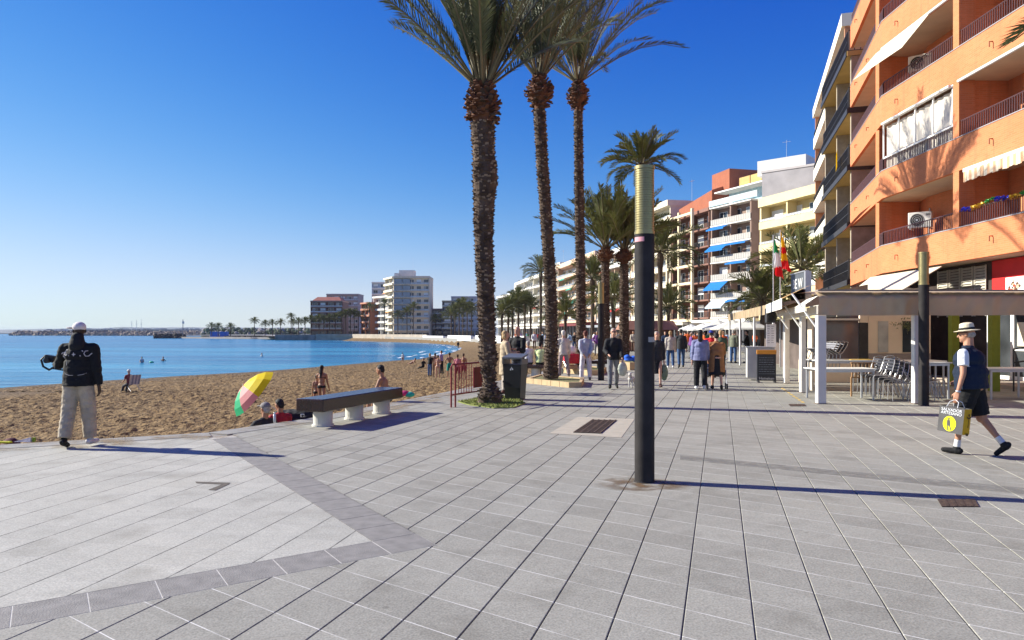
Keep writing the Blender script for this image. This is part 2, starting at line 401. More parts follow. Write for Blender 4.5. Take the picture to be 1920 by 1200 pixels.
se = MB(); se.add([(-9000, -300, SEA_Z), (60, -300, SEA_Z), (60, 9000, SEA_Z), (-9000, 9000, SEA_Z)], [(0, 1, 2, 3)]); struct(se, 'sea', [sm])

# sand
sd_ = bpy.data.materials.new('sand'); sd_.use_nodes = True; q = NB(sd_); bs = q.n['Principled BSDF']; bs.inputs['Roughness'].default_value = .95; bs.inputs['Specular IOR Level'].default_value = .15
g = q.new('ShaderNodeNewGeometry'); P = g.outputs['Position']; s = q.new('ShaderNodeSeparateXYZ'); q.l.new(P, s.inputs[0])
a1 = q.noise(P, 3.2, 6); a2 = q.noise(P, .5, 4); a3 = q.noise(P, 26, 4); a4 = q.noise(P, 2.6, 7)
c = q.mix(q.rng(a1, .35, .65), (.125, .074, .032), (.255, .170, .082)); c = q.mix(q.rng(a2, .4, .65, 0, .5), c, (.17, .115, .06))
c = q.mix(q.rng(a3, .35, .65, 0, .3), c, (.38, .265, .14))
c = q.mix(q.rng(a4, .52, .68, 0, .45), c, (.075, .050, .028)); c = q.mix(q.rng(a4, .42, .30, 0, .5), c, (.33, .225, .115))  # shading of unmodelled sand lumps put into the colour as dark and pale spots
wet = q.rng(s.outputs[2], -1.80, -1.93, 0, 1); c = q.mix(wet, c, (.13, .10, .075))
q.l.new(c, bs.inputs['Base Color'])
bp = q.new('ShaderNodeBump'); bp.inputs['Strength'].default_value = 1.0; bp.inputs['Distance'].default_value = .26
q.l.new(q.m('ADD', q.noise(P, 4.2, 5), q.m('MULTIPLY', a3, .10)), bp.inputs['Height']); q.l.new(bp.outputs[0], bs.inputs['Normal'])
def sand_grid(x0, x1, y0, y1, st, dz=0.0, hole=None, rough=True):
    nx = int((x1 - x0) / st) + 1; ny = int((y1 - y0) / st) + 1; mb = MB(); idx = {}
    for j in range(ny):
        y = y0 + j * st
        for i in range(nx):
            x = x0 + i * st
            if hole and any(h[0] < x < h[1] and h[2] < y < h[3] for h in hole): continue
            inl = pip(x, y, LANDP); de = pdist(x, y, EDGE) if inl else 0
            if inl and de > .4 + st: continue
            if not inl and x < -75 and y > 60: continue
            z = -.75 if inl else sand_z(x, y, rough) + dz
            idx[(i, j)] = len(mb.v); mb.v.append((x, y, z))
    for (i, j), a in idx.items():
        b, c_, d_ = idx.get((i + 1, j)), idx.get((i + 1, j + 1)), idx.get((i, j + 1))
        if b is not None and c_ is not None and d_ is not None: mb.f.append((a, b, c_, d_)); mb.mi.append(0)
    return mb
nb = sand_grid(-26, 4, 3, 44, .105); o = nb.build('sand_near_promenade', [sd_], None, True); tag(o, kind='structure')
mbg = sand_grid(-40, 11, 43.8, 96, .24); o = mbg.build('sand_middle', [sd_], None, True); tag(o, kind='structure')
fb = sand_grid(-146, 14, -22, 354, 2.0, -.03, [(-24.1, 2.1, 4.9, 42.1), (-38.1, 9.1, 45.9, 94.1)], False); o = fb.build('sand_beach', [sd_], None, True); tag(o, kind='structure')

# foam along the far part of the shore
fo = MB(); fm = M('foam', (.78, .80, .82), .6, .08, 2.0)
random.seed(3)
for row in range(3):
    pts = [Vector(p) for p in SHORE[9:18]]
    for i in range(len(pts) - 1):
        a, b = pts[i], pts[i + 1]; n_ = Vector((-(b - a).y, (b - a).x)).normalized(); K = 10
        for k in range(K):
            if random.random() < (.25, .55, .7)[row]: continue
            o0 = row * 2.6 + random.uniform(-.3, .5); wdt = random.uniform(.25, .9)
            p0, p1 = a.lerp(b, k / K), a.lerp(b, (k + 1) / K)
            q_ = [p0 + n_ * o0, p1 + n_ * (o0 + random.uniform(-.4, .4)), p1 + n_ * (o0 + wdt), p0 + n_ * (o0 + wdt * random.uniform(.3, 1))]
            fo.add([(v.x, v.y, SEA_Z + .02 + .004 * row) for v in q_], [(3, 2, 1, 0)])
tag(fo.build('surf_foam', [fm]), kind='stuff')
for p in bpy.data.objects['surf_foam'].data.polygons:
    if p.normal.z < 0: p.flip()

# stone details set in the paving
def sheet(name, pts, z, mats, kind='structure', label=None, cat=None):
    mb = MB(); mb.add([(x, y, z) for x, y in pts], [tuple(range(len(pts)))]); o = mb.build(name, mats)
    for p in o.data.polygons:
        if p.normal.z < 0: p.flip()
    if kind: tag(o, kind=kind)
    else: tag(o, label, cat)
    return o
pale = M('pale_stone', (.40, .36, .29), .85, .1, 6, .2, 60)
q4 = [G(1030, 813), G(1165, 821), G(1190, 786), G(1083, 782)]
sheet('pale_paving_surround', [(v.x, v.y) for v in q4], .004, [pale])
drain = empty('drain_grate', G(1112, 800, .005), 0, 'dark rusty drain grate set in pale stone slabs behind the foreground column', 'grate')
gr = MB(); qa = [G(1075, 811, .006), G(1126, 813, .006), G(1156, 788, .006), G(1111, 787, .006)]; c0 = drain.location
rust = M('rusty_iron', (.09, .06, .045), .8, .3, 20, .3, 60, metal=.4)
gr.prism([((p - c0).x, (p - c0).y) for p in qa], 0, .002); gr.build('pit', [M('pit_black', (.01, .01, .01), .9, .1)], drain)
bars = MB()
for i in range(13):
    t0 = i / 13 + .01; t1 = t0 + .042; a, b = qa[0].lerp(qa[3], t0) - c0, qa[0].lerp(qa[3], t1) - c0; c_, d_ = qa[1].lerp(qa[2], t1) - c0, qa[1].lerp(qa[2], t0) - c0
    bars.prism([(a.x, a.y), (d_.x, d_.y), (c_.x, c_.y), (b.x, b.y)], .002, .012)
for i in range(5):
    t0 = i / 4 * .94; t1 = t0 + .06; a, b = qa[0].lerp(qa[1], t0) - c0, qa[0].lerp(qa[1], t1) - c0; d_, c_ = qa[3].lerp(qa[2], t0) - c0, qa[3].lerp(qa[2], t1) - c0
    bars.prism([(a.x, a.y), (b.x, b.y), (c_.x, c_.y), (d_.x, d_.y)], .002, .014)
bars.build('grate_bars', [rust], drain)
def cover(px0, px1, py0, py1, label, z=.003):
    a, b, c_, d_ = G(px0, py1), G(px1, py1), G(px1 - (px1 - px0) * .12, py0), G(px0 - (px1 - px0) * .12, py0)
    mb = MB(); m0 = (a + c_) / 2; mb.prism([((p - m0).x, (p - m0).y) for p in (a, b, c_, d_)], 0, .005)
    for t in (.15, .38, .61, .84):
        e, f_, g_, h_ = a.lerp(b, t - .05), a.lerp(b, t + .05), d_.lerp(c_, t + .05), d_.lerp(c_, t - .05)
        mb.prism([((p - m0).x * .94, (p - m0).y * .94) for p in (e, f_, g_, h_)], .005, .008)
    tag(mb.build('manhole_cover', [rust], None, False, (m0.x, m0.y, z)), label, 'cover')
cover(1766, 1836, 937, 951, 'rusty rectangular access cover in the paving at the right, beside the shadow of the column')
cover(1482, 1512, 758, 762, 'small dark access cover in the paving near the white terrace post')
# grass round the first palm
gp = [G(858, 754), G(893, 748), G(958, 742), G(985, 757), G(964, 765), G(926, 766), G(880, 760)]
gb = MB(); cg = sum(gp, Vector()) / len(gp); random.seed(5)
gb.prism([(v.x, v.y) for v in gp], 0.001, .02)
gpl = [(v.x, v.y) for v in gp]
for k in range(5200):
    x = random.uniform(min(v[0] for v in gpl) - .05, max(v[0] for v in gpl) + .05); y = random.uniform(min(v[1] for v in gpl) - .05, max(v[1] for v in gpl) + .05)
    if not pip(x, y, gpl): continue
    a = random.uniform(0, 6.28); h = random.uniform(.02, .05); dx, dy = math.cos(a) * .009, math.sin(a) * .009
    gb.add([(x - dx, y - dy, .02), (x + dx, y + dy, .02), (x + random.uniform(-.02, .02), y + random.uniform(-.02, .02), .02 + h)], [(0, 1, 2)])
tag(gb.build('grass_patch', [M('grass', (.16, .20, .035), .8, .3, 14, col2=(.27, .29, .08))]), kind='stuff')
# damp dirt stain round the foot of the foreground column, a thin film with an uneven outline
def stain(name, cx_, cy_, rx, ry, rot, colr, z, n=40, sd=1):
    random.seed(sd); pts = []
    for i in range(n):
        t = 2 * math.pi * i / n; r = 1 + .28 * noise.noise(Vector((math.cos(t) * 1.3 + sd, math.sin(t) * 1.3, 0))) + .12 * noise.noise(Vector((math.cos(t) * 5, math.sin(t) * 5, sd)))
        x, y = rx * r * math.cos(t), ry * r * math.sin(t); pts.append((cx_ + x * math.cos(rot) - y * math.sin(rot), cy_ + x * math.sin(rot) + y * math.cos(rot)))
    return sheet(name, pts, z, [colr])
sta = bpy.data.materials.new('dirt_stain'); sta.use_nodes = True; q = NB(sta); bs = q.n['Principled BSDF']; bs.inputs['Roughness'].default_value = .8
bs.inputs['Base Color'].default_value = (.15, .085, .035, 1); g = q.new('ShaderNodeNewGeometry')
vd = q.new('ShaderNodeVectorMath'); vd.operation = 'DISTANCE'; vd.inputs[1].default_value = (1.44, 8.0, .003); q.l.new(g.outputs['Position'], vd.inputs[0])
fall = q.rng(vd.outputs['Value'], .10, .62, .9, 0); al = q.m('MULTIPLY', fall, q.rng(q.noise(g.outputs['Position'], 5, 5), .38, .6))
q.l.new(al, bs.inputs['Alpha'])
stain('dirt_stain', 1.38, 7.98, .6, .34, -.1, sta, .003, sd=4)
sl = bpy.data.materials.new('grey_strip_film'); sl.use_nodes = True; q = NB(sl); bs = q.n['Principled BSDF']; bs.inputs['Roughness'].default_value = .85
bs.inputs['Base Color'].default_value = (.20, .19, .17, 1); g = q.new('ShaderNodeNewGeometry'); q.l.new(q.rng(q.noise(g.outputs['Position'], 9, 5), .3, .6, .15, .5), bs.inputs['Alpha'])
a, b, c_, d_ = G(1275, 862), G(1275, 854), G(1930, 916), G(1930, 928); sheet('grey_strip', [(v.x, v.y) for v in (a, d_, c_, b)], .003, [sl])  # thin patchy grey strip crossing the paving to the right
# sand blown over the kerb on to the paving
sdm = bpy.data.materials.new('blown_sand'); sdm.use_nodes = True; q = NB(sdm); bs = q.n['Principled BSDF']; bs.inputs['Roughness'].default_value = .95; bs.inputs['Base Color'].default_value = (.30, .22, .13, 1)
g = q.new('ShaderNodeNewGeometry'); q.l.new(q.m('MULTIPLY', q.rng(q.noise(g.outputs['Position'], 2.2, 5), .44, .66, 0, .75), q.rng(q.noise(g.outputs['Position'], 40, 3), .38, .6, .25, 1)), bs.inputs['Alpha'])
for k, (i, t, rx) in enumerate(((1, .55, 1.6), (1, .8, 1.2), (2, .2, 1.4), (2, .8, 1.0), (3, .6, .9), (4, .25, 1.5), (4, .6, 1.3), (4, .95, 1.4), (5, .1, 1.6), (5, .25, 1.4), (5, .42, 1.8))):
    a, b = Vector(EDGE[i]), Vector(EDGE[i + 1]); d = (b - a).normalized(); c = a.lerp(b, t) + Vector((d.y, -d.x)) * .42; stain('sand_drift', c.x, c.y, rx, .5, math.atan2(d.y, d.x), sdm, .0085 + .0004 * k, sd=k + 3)
# open service slot in the light square
a = [G(366, 903, .002), G(432, 905, .002), G(428, 909, .002), G(368, 906, .002)]
crk = M('crack_dark', (.10, .085, .07), .95, .3, 20)
sheet('paving_crack', [(v.x, v.y) for v in a], .003, [crk]); a = [G(418, 908), G(430, 908), G(404, 920), G(390, 919)]; sheet('paving_crack', [(v.x, v.y) for v in a], .0035, [crk])
# ------------------------------------------------------------------ building kit
glassd = M('window_glass', (.035, .045, .055), .06, .3, 1.5, spec=.7)
glassl = M('curtain_glass', (.30, .30, .29), .12, .25, 2.0, spec=.6)
whitep = M('white_paint', (.78, .77, .74), .55, .05, 2)
alum = M('aluminium', (.55, .55, .56), .35, .06, 8, metal=.6)
darkm = M('dark_metal', (.035, .033, .035), .5, .2, 10)
cream = M('cream_render', (.74, .66, .50), .85, .07, 1.2, .1, 20)
yellowr = M('yellow_render', (.74, .62, .33), .85, .07, 1.0, .1, 20)
whiter = M('white_render', (.74, .70, .62), .85, .06, 1.0, .1, 20)
greyr = M('grey_render', (.40, .37, .37), .9, .14, .5, .2, 10)
brownr = M('brown_render', (.17, .075, .05), .85, .15, 1.5, .1, 20)
redbr = brick_material('red_brick', (.42, .135, .07), (.36, .11, .06), (.30, .14, .09))
orbr = brick_material('orange_brick', (.66, .232, .098), (.57, .195, .080), (.60, .26, .135))
peach = M('peach_render', (.74, .50, .34), .85, .07, 1.0, .1, 20)
ochre = M('ochre_render', (.52, .36, .13), .85, .1, 1.0)
bluea = M('blue_awning_canvas', (.015, .22, .62), .8, .08, 5, trans=.25)
greena = M('green_awning_canvas', (.05, .42, .33), .8, .08, 5, trans=.25)
reda = M('red_awning_canvas', (.55, .05, .05), .8, .08, 5, trans=.25)
yela = M('yellow_awning_canvas', (.75, .42, .03), .8, .08, 5, trans=.25)
creama = M('cream_awning_canvas', (.78, .72, .56), .8, .05, 5, trans=.2)
railg = M('glass_rail', (.45, .62, .66), .15, .1, 3, spec=.6)
WMESH = {}
def window_obj(w_, h, kind, frame, parent, loc):
    """frame, pane and (some) a half-lowered blind; meshes shared by size and kind"""
    key = (round(w_, 2), round(h, 2), kind, frame.name)
    if key not in WMESH:
        fr = MB(); t = .07
        fr.box(0, w_, -.06, .0, 0, t).box(0, w_, -.06, 0, h - t, h).box(0, t, -.06, 0, t, h - t).box(w_ - t, w_, -.06, 0, t, h - t).box(w_ / 2 - .03, w_ / 2 + .03, -.05, 0, t, h - t)
        fo_ = fr.build('window', [frame]); me1 = fo_.data; bpy.data.objects.remove(fo_)
        pn = MB(); pn.box(t, w_ / 2 - .03, -.02, -.005, t, h - t).box(w_ / 2 + .03, w_ - t, -.02, -.005, t, h - t)
        if kind == 1: pn.box(t, w_ - t, -.045, -.035, h * .45, h - t, 1)
        if kind == 2: pn.box(t, w_ * .5, -.03, -.022, t, h - t, 1)
        po = pn.build('pane', [glassd, glassl if kind == 2 else whitep]); me2 = po.data; bpy.data.objects.remove(po)
        WMESH[key] = (me1, me2)
    me1, me2 = WMESH[key]
    o = bpy.data.objects.new('window', me1); COL.objects.link(o); o.parent = parent; o.location = loc
    p = bpy.data.objects.new('pane', me2); COL.objects.link(p); p.parent = o
    return o
def rail_mb(L, h, kind, y=0.0, z=0.0, step=.13):
    mb = MB()
    if kind == 'wide': step = .24; kind = 'bars'; mb.box(0, L, y - .02, y + .02, z + h * .5, z + h * .5 + .03)
    if kind == 'bars':
        mb.box(0, L, y - .02, y + .02, z + h - .04, z + h).box(0, L, y - .015, y + .015, z + .05, z + .08)
        n = int(L / step)
        for i in range(n + 1): x = i * L / n; hw = .02 if step > .2 else .012; mb.box(x - hw, x + hw, y - hw, y + hw, z, z + h - .04)
    elif kind == 'glass':
        n = max(1, int(L / 1.6))
        for i in range(n): mb.box(i * L / n + .04, (i + 1) * L / n - .04, y - .01, y + .01, z + .05, z + h - .05, 1)
        mb.box(0, L, y - .025, y + .025, z + h - .05, z + h)
        for i in range(n + 1): mb.box(i * L / n - .02, i * L / n + .02, y - .02, y + .02, z, z + h - .05)
    else:
        n = max(2, int(L / .5))
        for i in range(n): mb.box(i * L / n + .03, (i + 1) * L / n - .03, y - .015, y + .015, z + .06, z + h - .06)
        mb.box(0, L, y - .025, y + .025, z + h - .05, z + h)
    return mb
def awning_mb(w_, proj, drop, thick=.03):
    mb = MB(); mb.add([(0, 0, 0), (w_, 0, 0), (w_, -proj, -drop), (0, -proj, -drop), (0, 0, -thick), (w_, 0, -thick), (w_, -proj, -drop - thick), (0, -proj, -drop - thick)],
                      [(3, 2, 1, 0), (4, 5, 6, 7), (2, 3, 7, 6), (0, 1, 5, 4), (1, 2, 6, 5), (3, 0, 4, 7)])
    mb.box(0, w_, -proj - .02, -proj, -drop - .22, -drop + .03)
    return mb
def block(label, P0, P1, depth, n, fh, zg, wall, band, railm, rkind='bars', band_h=.45, slab=.22, rail_h=.6, prot=0.0, recess=1.4, bay=3.0, frame=None,
          awn=(), piers=True, pierm=None, ground=None, roof_h=1.0, extras=None, end_windows=0, cat='building', group=None, name='apartment_building', shade_ceiling=None, win_w=.62, bays_skip=()):
    P0 = Vector(P0); P1 = Vector(P1); d = P1 - P0; L = d.length
    rt = empty(name, (P0.x, P0.y, 0), math.atan2(d.y, d.x), label, cat, group)
    top = zg + n * fh; frame = frame or whitep
    wb = MB(); wb.box(0, L, recess, depth, 0, top); wb.build('wall', [wall], rt)
    pm_ = pierm or wall
    if piers:
        for x0, x1 in ((-.003, .28), (L - .28, L + .003)) + (((L / 2 - .13, L / 2 + .13),) if L > 9 else ()):
            mb = MB(); mb.box(x0, x1, .16, recess - .003, 0, top); mb.build('party_wall', [pm_], rt)
    for k in range(n):
        z = zg + k * fh; mb = MB(); mb.box(.0, L, -prot, recess - .004, z, z + slab)
        if band_h > slab: mb.box(.0, L, -prot, -prot + .12, z + slab, z + band_h)
        bo = mb.build('balcony', [band] if not shade_ceiling else [band], rt)
        if rail_h > 0: rail_mb(L - .1, rail_h, rkind, -prot + .06, z + max(band_h, slab)).build('railing', [railm, railg] if rkind == 'glass' else [railm], bo, False, (.05, 0, 0))
        nb_ = max(1, int(L / bay)); bw = L / nb_
        for i in range(nb_):
            window_obj(round(bw * win_w, 1), min(2.15, fh - slab - .35), random.choice((0, 0, 1, 2)), frame, rt, (i * bw + bw * (1 - win_w) / 2, recess - .003, z + slab + .02))
    rb = MB(); rb.box(-.1, L + .1, -prot - .05, depth, top + .003, top + .25)
    if roof_h > 0: rb.box(-.1, L + .1, -prot - .05, -prot + .12, top + .25, top + .25 + roof_h).box(-.1, .05, -prot + .12, depth, top + .25, top + .25 + roof_h).box(L - .05, L + .1, -prot + .12, depth, top + .25, top + .25 + roof_h)
    rb.build('roof', [band], rt)
    for k, u0, w_, m_, pr, dr in awn:
        awning_mb(w_, pr, dr).build('awning', [m_], rt, False, (u0, -prot, zg + k * fh - .06))
    g0 = MB(); nb_ = max(2, int(L / 3.2)); bw = L / nb_
    for i in range(nb_ + 1): g0.box(i * bw - .15, i * bw + .15, recess - .3, recess - .004, 0, zg - .003)
    g0.build('pillar', [pm_], rt)
    sh = MB()
    for i in range(nb_): sh.box(i * bw + .16, (i + 1) * bw - .16, recess - .12, recess - .05, .3, zg - .8)
    sh.build('shopfront', [glassd], rt)
    if end_windows:
        for k in range(n):
            for j in range(end_windows):
                o_ = window_obj(1.2, 1.3, random.choice((0, 1)), frame, rt, (L + .003, recess + 2 + j * (depth - recess - 3) / end_windows, zg + k * fh + 1.0)); o_.rotation_euler = (0, 0, R(90))
    return rt
def add_box(parent, name, m_, *a):
    mb = MB(); mb.box(*a); return mb.build(name, [m_] if not isinstance(m_, list) else m_, parent)
def antenna(parent, x, y, z, h=3.0):
    mb = MB(); mb.cyl((x, y, z), (x, y, z + h), .03, .02, 6).cyl((x - .6, y, z + h * .9), (x + .6, y, z + h * .9), .015, .015, 5)
    for i in range(5): mb.cyl((x - .5 + i * .25, y - .3, z + h * .9), (x - .5 + i * .25, y + .3, z + h * .9), .012, .012, 4)
    return mb.build('antenna', [alum], parent)

# ------------------------------------------------------------------ orange brick building (nearest, right)
FAC = [Vector(p) for p in ((17.45, 38.5), (15.42, 31.6), (15.13, 30.55), (15.13, 11.0))]
def offset(pts, d):
    out = []
    for i, p in enumerate(pts):
        ns = []
        if i > 0: e = (pts[i] - pts[i - 1]).normalized(); ns.append(Vector((-e.y, e.x)))
        if i < len(pts) - 1: e = (pts[i + 1] - pts[i]).normalized(); ns.append(Vector((-e.y, e.x)))
        m_ = sum(ns, Vector((0, 0))).normalized(); out.append(p + m_ * (d / m_.dot(ns[0])))
    return out
def ribbon(pts, d0, d1, z0, z1, mb=None, mi=0):
    mb = mb or MB(); A, B = offset(pts, d0), offset(pts, d1); n = len(pts)
    vs = [(p.x, p.y, z0) for p in A] + [(p.x, p.y, z0) for p in B] + [(p.x, p.y, z1) for p in A] + [(p.x, p.y, z1) for p in B]
    fs = []
    for i in range(n - 1):
        fs += [(i, i + 1, 2 * n + i + 1, 2 * n + i), (n + i, 3 * n + i, 3 * n + i + 1, n + i + 1), (2 * n + i, 2 * n + i + 1, 3 * n + i + 1, 3 * n + i), (i, n + i, n + i + 1, i + 1)]
    fs += [(0, 2 * n, 3 * n, n), (n - 1, 2 * n - 1, 4 * n - 1, 3 * n - 1)]
    return mb.add(vs, fs, mi)
OB = empty('apartment_building', (0, 0, 0), 0, 'orange brick apartment building with long curved balcony bands at the right edge', 'building')
FH = 3.06; ZB = 4.05; BH = 1.12
soffit = M('soffit_render', (.62, .52, .38), .9, .08, 1.5)
railmar = M('maroon_rail', (.10, .05, .055), .5, .15, 10)
ribbon(FAC, 1.75, 12, 0, ZB + 6 * FH + 1, MB()).build('wall', [orbr], OB)
def prail(pts, off, z0, h, m_, parent, name='railing'):
    mb = MB(); A = offset(pts, off)
    for i in range(len(A) - 1):
        a, b = A[i], A[i + 1]; L = (b - a).length; n = max(1, int(L / .115)); d = (b - a).normalized()
        mb.tube([(a.x, a.y, z0 + h), (b.x, b.y, z0 + h)], .022, 5); mb.tube([(a.x, a.y, z0 + .06), (b.x, b.y, z0 + .06)], .014, 4)
        for k in range(n + 1): p = a + d * (L * k / n); mb.box(p.x - .011, p.x + .011, p.y - .011, p.y + .011, z0 + .0, z0 + h)
    return mb.build(name, [m_], parent)
PIERS = [(15.13, 25.45, .34), (15.13, 17.4, .34), (15.42, 31.52, .30)]
spoutm = M('spout_brown', (.30, .11, .05), .7, .1, 8)
for k in range(7):
    z = ZB + k * FH; mb = MB(); ribbon(FAC, 0.0, .14, z, z + BH, mb, 0); ribbon(FAC, .142, 1.748, z + .02, z + .22, mb, 1)
    bnd = mb.build('balcony_band', [orbr, soffit], OB)
    prail(FAC, .07, z + BH + .002, .56, railmar, bnd)
    cp = MB(); ribbon(FAC, -.02, .16, z + BH, z + BH + .03, cp); cp.build('coping', [M('grey_coping', (.35, .32, .32), .7, .1, 8)], bnd)
    for y in (29.3, 23.5, 20.2):
        sp = MB(); sp.tube([(15.13, y, z + .62), (15.02, y, z + .62), (15.02, y, z + .45)], .022, 5); sp.build('drain_spout', [spoutm], bnd)
    for t in (.25, .7):
        p = FAC[1].lerp(FAC[0], t); sp = MB(); sp.tube([(p.x, p.y, z + .62), (p.x - .1, p.y + .03, z + .62), (p.x - .1, p.y + .03, z + .48)], .022, 5); sp.build('drain_spout', [spoutm], bnd)
    for (x, y, w_) in PIERS:
        add_box(OB, 'pier', orbr, x + .003, x + .55, y - w_ / 2, y + w_ / 2, z + BH + .035, z + FH - .003)
        add_box(OB, 'dividing_wall', orbr, x + .553, x + 1.748, y - .08, y + .08, z + .225, z + FH + .018)
    e0, e1 = FAC[0], offset(FAC, 1.74)[0]; pp = MB(); dd = (FAC[1] - FAC[0]).normalized() * .2
    q_ = [e0 + Vector((.16, 0)), e1, e1 + dd, e0 + dd + Vector((.16, 0))]; 
# ground floor of the orange building
redp = M('red_paint', (.62, .02, .02), .6, .08, 2); brnb = brick_material('brown_brick', (.24, .10, .06), (.19, .08, .05), (.22, .12, .08))
gx = 16.2
add_box(OB, 'red_wall', redp, gx, gx + .5, 23.0, 25.2, 2.2, 4.04)
add_box(OB, 'brick_panel', brnb, gx, gx + .5, 20.9, 22.95, 2.0, 4.04)
add_box(OB, 'white_pillar', whitep, gx - .5, gx + .3, 19.9, 20.6, 0, 4.04)
add_box(OB, 'brick_panel', redbr, gx - .1, gx + .4, 20.75, 23.1, 2.0, 2.85)
pic = MB(); pic.box(gx - .04, gx, 23.55, 24.45, 2.65, 3.42)
pf = pic.build('food_picture', [whitep], OB)
pm2 = MB(); random.seed(11)
for i in range(40):
    a = random.uniform(0, 6.28); r_ = random.uniform(0, .3); pm2.ell((gx - .045, 24.0 + r_ * math.cos(a), 3.03 + r_ * math.sin(a)), .012, random.uniform(.03, .07), random.uniform(.03, .06), None, 8, random.randint(0, 2))
pm2.build('dish', [M('food_red', (.35, .05, .02), .5, .3, 20), M('food_brown', (.13, .06, .03), .6, .3, 20), M('food_cream', (.65, .5, .3), .6, .2, 20)], pf)
sh = MB()                                                            # louvred shutters
for y0 in (25.5, 26.25, 27.0, 27.75):
    sh.box(gx - .02, gx + .02, y0, y0 + .05, 2.2, 3.95).box(gx - .02, gx + .02, y0 + .62, y0 + .67, 2.2, 3.95)
    for i in range(17): zc = 2.25 + i * .1; sh.add([(gx - .03, y0 + .05, zc), (gx - .03, y0 + .62, zc), (gx + .03, y0 + .62, zc + .09), (gx + .03, y0 + .05, zc + .09)], [(0, 1, 2, 3)])
sh.build('louvred_shutter', [M('shutter_grey', (.52, .48, .40), .6, .1, 6)], OB)
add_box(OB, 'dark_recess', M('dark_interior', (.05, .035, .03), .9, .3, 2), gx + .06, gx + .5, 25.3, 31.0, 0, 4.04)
# shop glazing seen through the terrace
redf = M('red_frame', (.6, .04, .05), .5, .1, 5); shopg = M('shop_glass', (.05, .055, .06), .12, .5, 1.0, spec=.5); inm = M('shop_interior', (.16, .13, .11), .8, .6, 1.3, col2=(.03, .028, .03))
random.seed(44); yy = 25.0; i = 0
while yy > 15.2:
    wd_ = (1.25, .85, 1.05, .95, 1.3)[i % 5]; y0, y1 = yy, yy - wd_; fr = MB(); t = .07
    fr.box(gx - .3, gx - .22, y1, y1 + t, .12, 2.35).box(gx - .3, gx - .22, y0 - t, y0, .12, 2.35).box(gx - .3, gx - .22, y1 + t, y0 - t, 2.25, 2.35).box(gx - .3, gx - .22, y1 + t, y0 - t, .12, .24)
    if i % 2: fr.box(gx - .29, gx - .23, y1 + t, y0 - t, 1.05, 1.11)
    wf = fr.build('shop_window', [redf if i in (3,) else whitep], OB)
    pn = MB(); pn.box(gx - .27, gx - .25, y1 + t, y0 - t, .24, 2.25); pn.build('pane', [shopg], wf)
    if i in (1, 4, 6): ps = MB(); ps.box(gx - .285, gx - .272, y1 + .2, y0 - .2, 1.2, 1.95); ps.build('window_poster', [(M('poster_red', (.62, .12, .10), .7, .2, 6), cream, M('poster_orange', (.6, .3, .12), .7, .3, 6))[i % 3]], wf)
    yy -= wd_ + .03; i += 1
hr = MB()
for dz in (0, .35): hr.tube([(14.6, 17.6, .75 + dz), (14.3, 18.3, .95 + dz), (13.6, 18.9, 1.0 + dz), (12.9, 19.2, .85 + dz)], .022, 6)
for p_ in ((14.6, 17.6, .75), (13.6, 18.9, 1.0), (12.9, 19.2, .85)): hr.tube([(p_[0], p_[1], .11), (p_[0], p_[1], p_[2] + .35)], .02, 6)
hr.build('step_handrail', [darkm], OB)
for (px_, Y) in ((1792, 22.6), (1868, 20.6)):
    add_box(OB, 'green_column', M('olive_green', (.21, .25, .03), .7, .1, 8), at(px_, Y) - .11, at(px_, Y) + .11, Y, Y + .2, 0, 2.5)
add_box(OB, 'plinth', M('plinth_stone', (.40, .33, .27), .8, .1, 4), 14.2, gx - .32, 15.0, 25.2, 0.001, .11)
# large cream awning over the pergola
aw = MB(); A_, B_ = Vector((15.02, 31.3, 3.95)), Vector((15.02, 26.1, 3.95)); C_, D2 = Vector((13.0, 26.1, 2.75)), Vector((13.5, 31.3, 2.75))
aw.add([A_, B_, C_, D2, A_ - Vector((0, 0, .03)), B_ - Vector((0, 0, .03)), C_ - Vector((0, 0, .03)), D2 - Vector((0, 0, .03))], [(0, 1, 2, 3), (7, 6, 5, 4), (0, 4, 5, 1), (1, 5, 6, 2), (2, 6, 7, 3), (3, 7, 4, 0)])
aw.add([C_ + Vector((-.01, 0, .03)), D2 + Vector((-.01, 0, .03)), D2 + Vector((-.01, 0, -.28)), C_ + Vector((-.01, 0, -.28))], [(0, 1, 2, 3)])
aw.build('awning', [creama], OB)
# enclosed veranda (floor 2, far bay), sun sail (floor 3), rolled striped awning (near bay)
fr = MB(); z = ZB + FH + BH + .04; x = 15.13
y0, y1 = 25.65, 30.5
fr.box(x + .02, x + .07, y0, y1, z + FH - BH - .12, z + FH - BH - .045).box(x + .02, x + .07, y0, y1, z + .44, z + .50)
for i in range(5): yy = y0 + .02 + (y1 - y0 - .06) * i / 4; fr.box(x + .02, x + .07, yy, yy + .05, z + .50, z + FH - BH - .12)
vf = fr.build('veranda_glazing', [whitep], OB)
cu = MB()
n = 40
for i in range(n): ya, yb = y0 + (y1 - y0) * i / n, y0 + (y1 - y0) * (i + 1) / n; xa, xb = x + .16 + .03 * math.sin(i * 1.9), x + .16 + .03 * math.sin((i + 1) * 1.9); cu.add([(xa, ya, z - .1), (xb, yb, z - .1), (xb, yb, z + 1.75), (xa, ya, z + 1.75)], [(0, 1, 2, 3)])
cu.build('curtain', [M('curtain_cloth', (.66, .60, .52), .9, .06, 4)], vf)
add_box(OB, 'awning_cassette', whitep, 15.03, 15.11, 17.6, 24.9, ZB + FH - .14, ZB + FH - .02)
stripe = bpy.data.materials.new('striped_valance'); stripe.use_nodes = True; q = NB(stripe); g = q.new('ShaderNodeNewGeometry'); s = q.new('ShaderNodeSeparateXYZ'); q.l.new(g.outputs['Position'], s.inputs[0])
